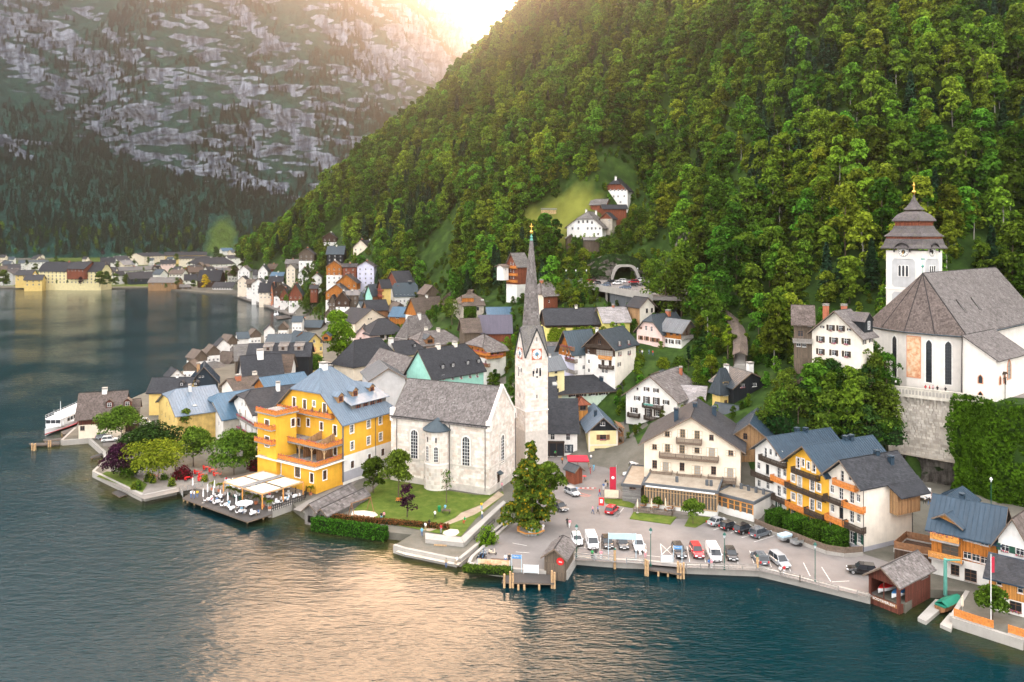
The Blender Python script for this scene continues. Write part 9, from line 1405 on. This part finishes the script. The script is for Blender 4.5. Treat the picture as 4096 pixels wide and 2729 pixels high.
def bench(label,c,x,y,deg,L=1.8,z=QZ+.09,mat='t_old'):
 root=thing('bench',label,'bench',onz(c,x,y,z),math.radians(deg));[MB().box(-L/2,L/2,-.22+i*.15,-.1+i*.15,.43,.47).build('seat_slat',mat,root,False)for i in range(3)];[MB().box(-L/2,L/2,.22,.25,.58+i*.16,.7+i*.16).build('back_slat',mat,root,False)for i in range(2)];[MB().box(x_-.04,x_+.04,-.2,.24,0,.43).build('leg','iron',root,False)for x_ in(-L/2+.2,L/2-.2)]
bench('brown slatted bench on the bathing platform','o',625,575,172,2.3,.76,'t_tan');bench('bench on the lawn beside the green bin','o',690,155,170);bench('long grey bench by the mural panels','o',1330,745,172,3.2);bench('orange bench around the round crowned lawn tree','f',165,1062,0,1.2,mat='t_orange')
for lb,c,x,y,z in(('green bin on the church lawn','o',610,135,QZ+.1),('green bin at the corner of the white shop','h',585,388,QZ),('green bin beside the larch planter','f',1130,1290,QZ)):root=thing('waste_bin',lb,'bin',onz(c,x,y,z));MB().lathe([(.26,0),(.33,.95)],10).build('body','greenplastic',root,False);MB().lathe([(.36,.95),(.3,1.1),(.05,1.15)],10).build('lid','greenplastic',root,False)
def bike(label,c,x,y,deg,col,scooter=False):
 root=thing('scooter' if scooter else 'bicycle',label,'scooter' if scooter else 'bicycle',onz(c,x,y,QZ+.04),math.radians(deg),None if scooter else 'bicycles in the rack');w_=.2 if scooter else.33
 for q in(-.52,.55):t_=MB(Matrix.Rotation(PI/2,4,'X'));t_.lathe([(w_*.85,-.05 if scooter else-.02),(w_,-.05 if scooter else-.02),(w_,.05 if scooter else.02),(w_*.85,.05 if scooter else.02)],14);t_.build('wheel','rubber',root,False,loc=(q,0,w_))
 m=MB();r_=.09 if scooter else.025;m.path([(-.52,0,w_),(-.1,0,.3),(.35,0,.75 if not scooter else.35),(.55,0,w_)],r_,5);m.path([(-.1,0,.3),(-.2,0,.8)],r_,5);m.path([(.35,0,.75),(.3,0,1.)],.03,5);m.build('frame',col,root,False);MB().box(-.45 if scooter else-.32,-.02,-.1,.1,.78,.86).build('saddle','rubber',root,False);MB().tube((.28,-.28,1.02),(.28,.28,1.02),.025).build('handlebar','steel',root,False)
 if scooter:MB().prism([(.42,-.2,.3),(.42,.2,.3),(.3,.2,.95),(.3,-.2,.95)],(.05,0,0)).build('leg_shield',col,root,False);MB().box(-.6,-.05,-.16,.16,.4,.78).build('rear_body',col,root,False)
for i,(x,y)in enumerate(((1080,690),(1105,670),(1120,700),(1150,660),(1130,640),(1160,690))):bike('pale blue bicycle standing in the rack by the slipway','o',x,y,60+i*7,'paleblue' if i%2 else 'bluepaint')
bike('cream motor scooter parked by the bicycles','o',1235,640,-10,'canvas',True)
def hull(mb,L,W,H,z0=0,n=9,bow=.45,mi=0):
 V=[];
 for i in range(n):t=i/(n-1);w_=W/2*min(1,(1-max(0,(t-bow)/(1-bow))**2.2)+.02)*(.8+.2*min(1,t*4));sh=H*.25*max(0,t-.5)**1.5*2;V+=[(t*L-L/2,s_*w_*f,z0+zz*H+sh*zz)for s_,f,zz in((-1,1,1),(-1,.85,.3),(-1,.3,0),(1,.3,0),(1,.85,.3),(1,1,1))]
 mb.add(V,[(k*6+i,k*6+(i+1)%6,(k+1)*6+(i+1)%6,(k+1)*6+i)for k in range(n-1)for i in range(6)]+[tuple(range(6)),tuple(range((n-1)*6,n*6))[::-1]],mi)
p0,p1=onz('c',165,760,.3),onz('c',420,640,.3);d=(p1-p0);L=d.length+9;root=thing('passenger_ferry','white passenger ferry with red waterline and open seat deck moored at the jetty','ferry',p0+d*.5+d.normalized()*4,math.atan2(-d.y,-d.x));mb=MB();hull(mb,L,5.4,1.7,-.4);mb.build('hull','paint_white',root,False);mb=MB();hull(mb,L*1.002,5.44,.25,-.05);mb.build('waterline_stripe','redpaint',root,False)
MB().box(-L*.48,L*.3,-2.3,2.3,1.2,3.3).build('cabin','paint_white',root,False);[MB().box(-L*.46+i*1.7,-L*.46+i*1.7+1.3,s_*2.3-.03,s_*2.3+.03,1.9,2.9).build('window','glass',root,False)for i in range(int(L*.74/1.7))for s_ in(-1,1)]
MB().prism([(L*.3,-2.1,1.2),(L*.3,2.1,1.2),(L*.3,2.,3.4),(L*.3,-2.,3.4)],(1.2,0,0)).build('bridge','paint_white',root,False);[MB().box(L*.3+1.2,L*.3+1.25,q-.6,q+.6,2.1,3.1).build('window','glass',root,False)for q in(-1.35,0,1.35)];MB().box(-L*.48,L*.34,-2.35,2.35,3.3,3.42).build('sun_deck','tablecloth',root,False)
mb=MB();[mb.tube((x,s_*2.3,3.4),(x,s_*2.3,4.4),.03,.03,4)for x in np.linspace(-L*.47,L*.33,14)for s_ in(-1,1)];[mb.tube((-L*.47,s_*2.3,z),(L*.33,s_*2.3,z),.03,.03,4)for z in(3.9,4.4)for s_ in(-1,1)];tag(mb.build('railing','tablecloth',root,False),kind='stuff');[MB().box(x,x+.5,-1.8,1.8,3.42,4.2).build('seat_row','tablecloth',root,False)for x in np.arange(-L*.44,L*.2,1.5)];MB().tube((L*.2,0,3.4),(L*.2,0,7.5),.06).build('mast','tablecloth',root,False);MB().tube((L*.33,0,3.4),(L*.33,0,6.),.05).build('signal_mast','steel',root,False)
p=onz('n',1120,1075,.1);root=thing('covered_boat','wooden boat under a bright green tarpaulin hanging at the slip','boat',p,math.radians(35));mb=MB();hull(mb,6.2,2.,.8,.1);mb.build('hull','wood',root);mb=MB();hull(mb,5.9,2.1,.25,.85);mb.prism([(-2.6,-1.,1.05),(2.,-.8,1.05),(2.2,0,1.5),(-2.5,0,1.55)],(0,0,.02));mb.prism([(-2.6,1.,1.05),(2.,.8,1.05),(2.2,0,1.5),(-2.5,0,1.55)],(0,0,.02));mb.build('tarpaulin','tarp',root,False)
for i,(u,m_)in enumerate(((.28,'bluepaint'),(.72,'redpaint'))):q=BH.W@Vector((3.,BH.a*u,1.0));root=thing('rowing_boat',['blue and white hire boat inside the red boathouse','red and white hire boat inside the red boathouse'][i],'boat',q,math.radians(210));mb=MB();hull(mb,4.6,1.5,.6);mb.build('hull','paint_white',root,False);mb=MB();hull(mb,4.5,1.3,.2,.55);mb.build('cover',m_,root,False)
for i,(x,y)in enumerate(((428,775),(448,772))):root=thing('swan_boat','white swan shaped pedal boat beside the pontoon','pedal boat',onz('b',x,y,.0),1.9,'swan pedal boats');mb=MB();hull(mb,3.6,1.8,.9,-.1);mb.blob((-.6,0,1.),(1.,.7,.6));mb.build('body','tablecloth',root,False);MB().path([(1.3,0,.8),(1.6,0,1.8),(1.3,0,2.6),(1.7,0,2.8)],.18,6).build('neck','tablecloth',root,False)
root=thing('boat_crane','green steel boat crane at the slip','crane',onz('n',1078,965,.8));MB().tube((0,0,0),(0,0,5.6),.3,.25,8).build('column','verdigris',root,False);MB().tube((-.2,0,5.4),(1.6,-1.2,5.9),.18,.14,6).build('jib','verdigris',root,False)
root=thing('flagpole','white flagpole with red flag in the lake garden','flagpole',onz('n',1487,1205,1.5));MB().tube((0,0,0),(0,0,9.6),.07,.05,8).build('pole','tablecloth',root,False);MB().box(.05,.5,-.02,.02,7.,9.2).build('flag','redcloth',root,False)
root=thing('wood_pile','long stack of split firewood under a sheet roof on the hill pasture','wood pile',onY('q',250,540,378));mb=MB();rw=random.Random(2)
for i in range(26):
 for j in range(7):mb.tube((-3.6+i*.28+rw.uniform(-.03,.03),-.4,.15+j*.27),(-3.6+i*.28,.5,.15+j*.27),.13,.13,6)
tag(mb.build('logs','log',root,False),kind='stuff');MB().slab([(-3.9,-.7,2.3),(3.9,-.7,2.3),(3.9,.8,2.7),(-3.9,.8,2.7)],.08).build('sheet_roof','m_grey',root,False)
root=thing('barrier','red and white road barrier by the larch','barrier',onz('h',572,720,QZ));MB().box(-.2,.2,-.2,.2,0,1.1).build('cabinet','bluepaint',root,False);[MB().box(.2+i*.5,.2+(i+1)*.5,-.04,.04,.95,1.05).build('boom_segment','redpaint' if i%2 else 'white_paint',root,False)for i in range(8)]
root=thing('swing','timber swing frame on the church lawn','swing',onz('e',1870,840,QZ+.08),.85);[MB().tube((q,s_*1.1,0),(q,0,2.7),.08,.08,6).build('leg','t_brown',root,False)for q in(-2.3,2.3)for s_ in(-1,1)];MB().tube((-2.5,0,2.7),(2.5,0,2.7),.09,.09,6).build('crossbeam','t_brown',root,False)
for i,(x,y,lb)in enumerate(((700,735,'flower planter box by the chained market edge'),)):pass
# ================= the woods =================
r=np.random.default_rng(77)
gx,gy=np.meshgrid(np.arange(-320,540,5.7),np.arange(150,880,5.7));gx=gx.ravel()+r.uniform(-2.8,2.8,gx.size);gy=gy.ravel()+r.uniform(-2.8,2.8,gy.size)
z=ground_z(gx,gy);px=2048+FPX*gx/gy;py=HZY-FPX*(z-CAMZ)/gy
ok=(z>6.5)&inside(gx,gy,poly_xy)&(px>955)&(px<4420)&(py>-260)&(segdist(gx,gy,[tuple(p)for p in shore_xy])>7)
OPEN=[[(2160,830),(2330,740),(2440,770),(2620,850),(2600,960),(2520,1000),(2300,1000),(2230,985),(2120,960),(2070,860)],[(2200,1000),(2700,985),(2700,1200),(2560,1330),(2300,1330),(2210,1150)],[(2080,1190),(3060,1420),(3060,1500),(2960,1700),(2300,1720),(2060,1400)],[(3180,1230),(3480,1230),(3480,1470),(3180,1470)],[(1150,1500),(1250,1235),(1400,1205),(1760,1215),(1990,1225),(2110,1260),(2140,1600),(1500,1700)],[(2520,1000),(2640,990),(2640,1130),(2520,1130)],[(2000,1180),(2140,1180),(2140,1230),(2000,1230)]]
for p in OPEN:ok&=~(pmask(px,py,p)&(gy<480))
ok&=~inside(gx,gy,[(78,163),(92,160),(150,138),(146,205),(128,224),(90,200),(80,186)])&~inside(gx,gy,[(20,125),(66,125),(140,100),(140,160),(60,168),(40,190),(20,190)])
if EXC:
 E=np.array(EXC);
 for ex,ey,er in E:ok&=np.hypot(gx-ex,gy-ey)>er
gx,gy,z,px,py=gx[ok],gy[ok],z[ok],px[ok],py[ok]
con=fbm(gx,gy,.02,3,61)+r.normal(0,.25,gx.size)+np.clip((px-3300)/4000,0,.2)-.12;idx=np.where(con>.34,6+r.integers(0,3,gx.size),r.integers(0,6,gx.size));scl=r.uniform(.6,1.18,gx.size)*np.where(idx>5,.62,1.);rot=r.uniform(0,6.28,gx.size)
kk=~hides(px,HZY-FPX*(z+12*scl-CAMZ)/gy,gy,22);gx,gy,z,px,py,idx,scl,rot=[q[kk]for q in(gx,gy,z,px,py,idx,scl,rot)]
inview=(px>0)&(px<4096)&(py>60)&(gy<420);cand=np.where(inview)[0];near=cand[np.argsort(np.hypot(gx[cand],gy[cand]))[:290]]
LBL=['broad leafy tree on the wooded slope above the village','slender pale trunked leafy tree on the wooded slope above the village','dark narrow conifer standing among leafy trees on the slope']
for i in near:
 v=int(idx[i]);tr,cr,h=VAR[v];kind=2 if v>5 else(1 if v in(1,4)else 0)
 o=thing('conifer' if kind==2 else 'leafy_tree',LBL[kind],'tree',(gx[i],gy[i],z[i]-.2),rot[i],'trees on the wooded slope');o.scale=(scl[i],)*3
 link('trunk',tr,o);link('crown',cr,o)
rest=np.ones(gx.size,bool);rest[near]=False
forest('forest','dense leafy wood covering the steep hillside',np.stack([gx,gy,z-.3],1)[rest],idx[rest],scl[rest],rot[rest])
ux,uy=r.uniform(-300,330,22000),r.uniform(150,560,22000);uz=ground_z(ux,uy);px=2048+FPX*ux/uy;py=HZY-FPX*(uz-CAMZ)/uy
ok=(uz>5)&inside(ux,uy,poly_xy)&(px>-60)&(px<4200)&(py>-60)&~inside(ux,uy,DECK)&~inside(ux,uy,[(78,163),(92,160),(150,138),(146,205),(128,224),(90,200),(80,186)])&~inside(ux,uy,[(20,125),(66,125),(140,100),(140,163),(60,170),(40,190),(20,190)])
for p in past:ok&=~pmask(px,py,p)
for ex,ey,er in EXC:ok&=np.hypot(ux-ex,uy-ey)>(er-2.5)*.85
ux,uy,uz=ux[ok],uy[ok],uz[ok];k=len(ux)
forest('undergrowth','low shrubs and saplings covering the slope between the trees',np.stack([ux,uy,uz-.5],1),r.choice([0,2,3,5],k),r.uniform(.12,.3,k),r.uniform(0,6.28,k))
n_=90000;a=r.integers(0,ntt-1,n_);c_=r.integers(0,ns-1,n_);f1,f2=r.random(n_),r.random(n_)
def bl(Q):return(Q[a,c_]*(1-f1)+Q[a+1,c_]*f1)*(1-f2)+(Q[a,c_+1]*(1-f1)+Q[a+1,c_+1]*f1)*f2
tx,ty,tz=bl(MX),bl(MY),bl(MZ);d1=np.stack([MX[a+1,c_]-MX[a,c_],MY[a+1,c_]-MY[a,c_],MZ[a+1,c_]-MZ[a,c_]],1);d2=np.stack([MX[a,c_+1]-MX[a,c_],MY[a,c_+1]-MY[a,c_],MZ[a,c_+1]-MZ[a,c_]],1);nn=unit(np.cross(d1,d2));up=np.abs(nn[:,2])
px=2048+FPX*tx/ty;py=HZY-FPX*(tz-CAMZ)/ty
dens=np.where(tz<bl(np.broadcast_to(tal,MX.shape)),1.,np.clip((up-.34)*3.2,0,.9)*np.clip(fbm(tx,tz,.007,3,88)*4+.7,0,1))
keep=(r.random(n_)<dens*.85)&(px>-250)&(px<1950)&(py>-120)&(py<1040)&(tz>2)
for p in([(805,1020),(830,915),(905,845),(950,920),(965,1020)],[(1075,910),(1110,880),(1190,895),(1180,945),(1080,940)]):keep&=~pmask(px,py,p)
tx,ty,tz=tx[keep],ty[keep],tz[keep];q=len(tx);lo=(tz<60)
idx=np.where(lo&(r.random(q)<.35),r.integers(0,6,q),6+r.integers(0,3,q));scl=r.uniform(.55,1.15,q)*np.where(lo,1.1,.85)
forest('forest','dark conifer wood on the foot and ledges of the far mountain',np.stack([tx,ty,tz-.5],1),idx,scl,r.uniform(0,6.28,q))
# ================= haze =================
mb=MB();mb.box(-3400,1700,-260,6000,-6,2000);hz=bpy.data.materials.new('haze');hz.use_nodes=True;nt=hz.node_tree;nt.nodes.clear();_M['haze']=hz
pv=N(nt,'ShaderNodeVolumePrincipled',i_Density=.0003,i_Anisotropy=.93);pv.inputs['Color'].default_value=(.86,.86,.92,1);on=N(nt,'ShaderNodeOutputMaterial');nt.links.new(pv.outputs[0],on.inputs['Volume'])
tag(mb.build('haze','haze',None,uv=False),'thin pale haze filling the valley air',None,None,'stuff')
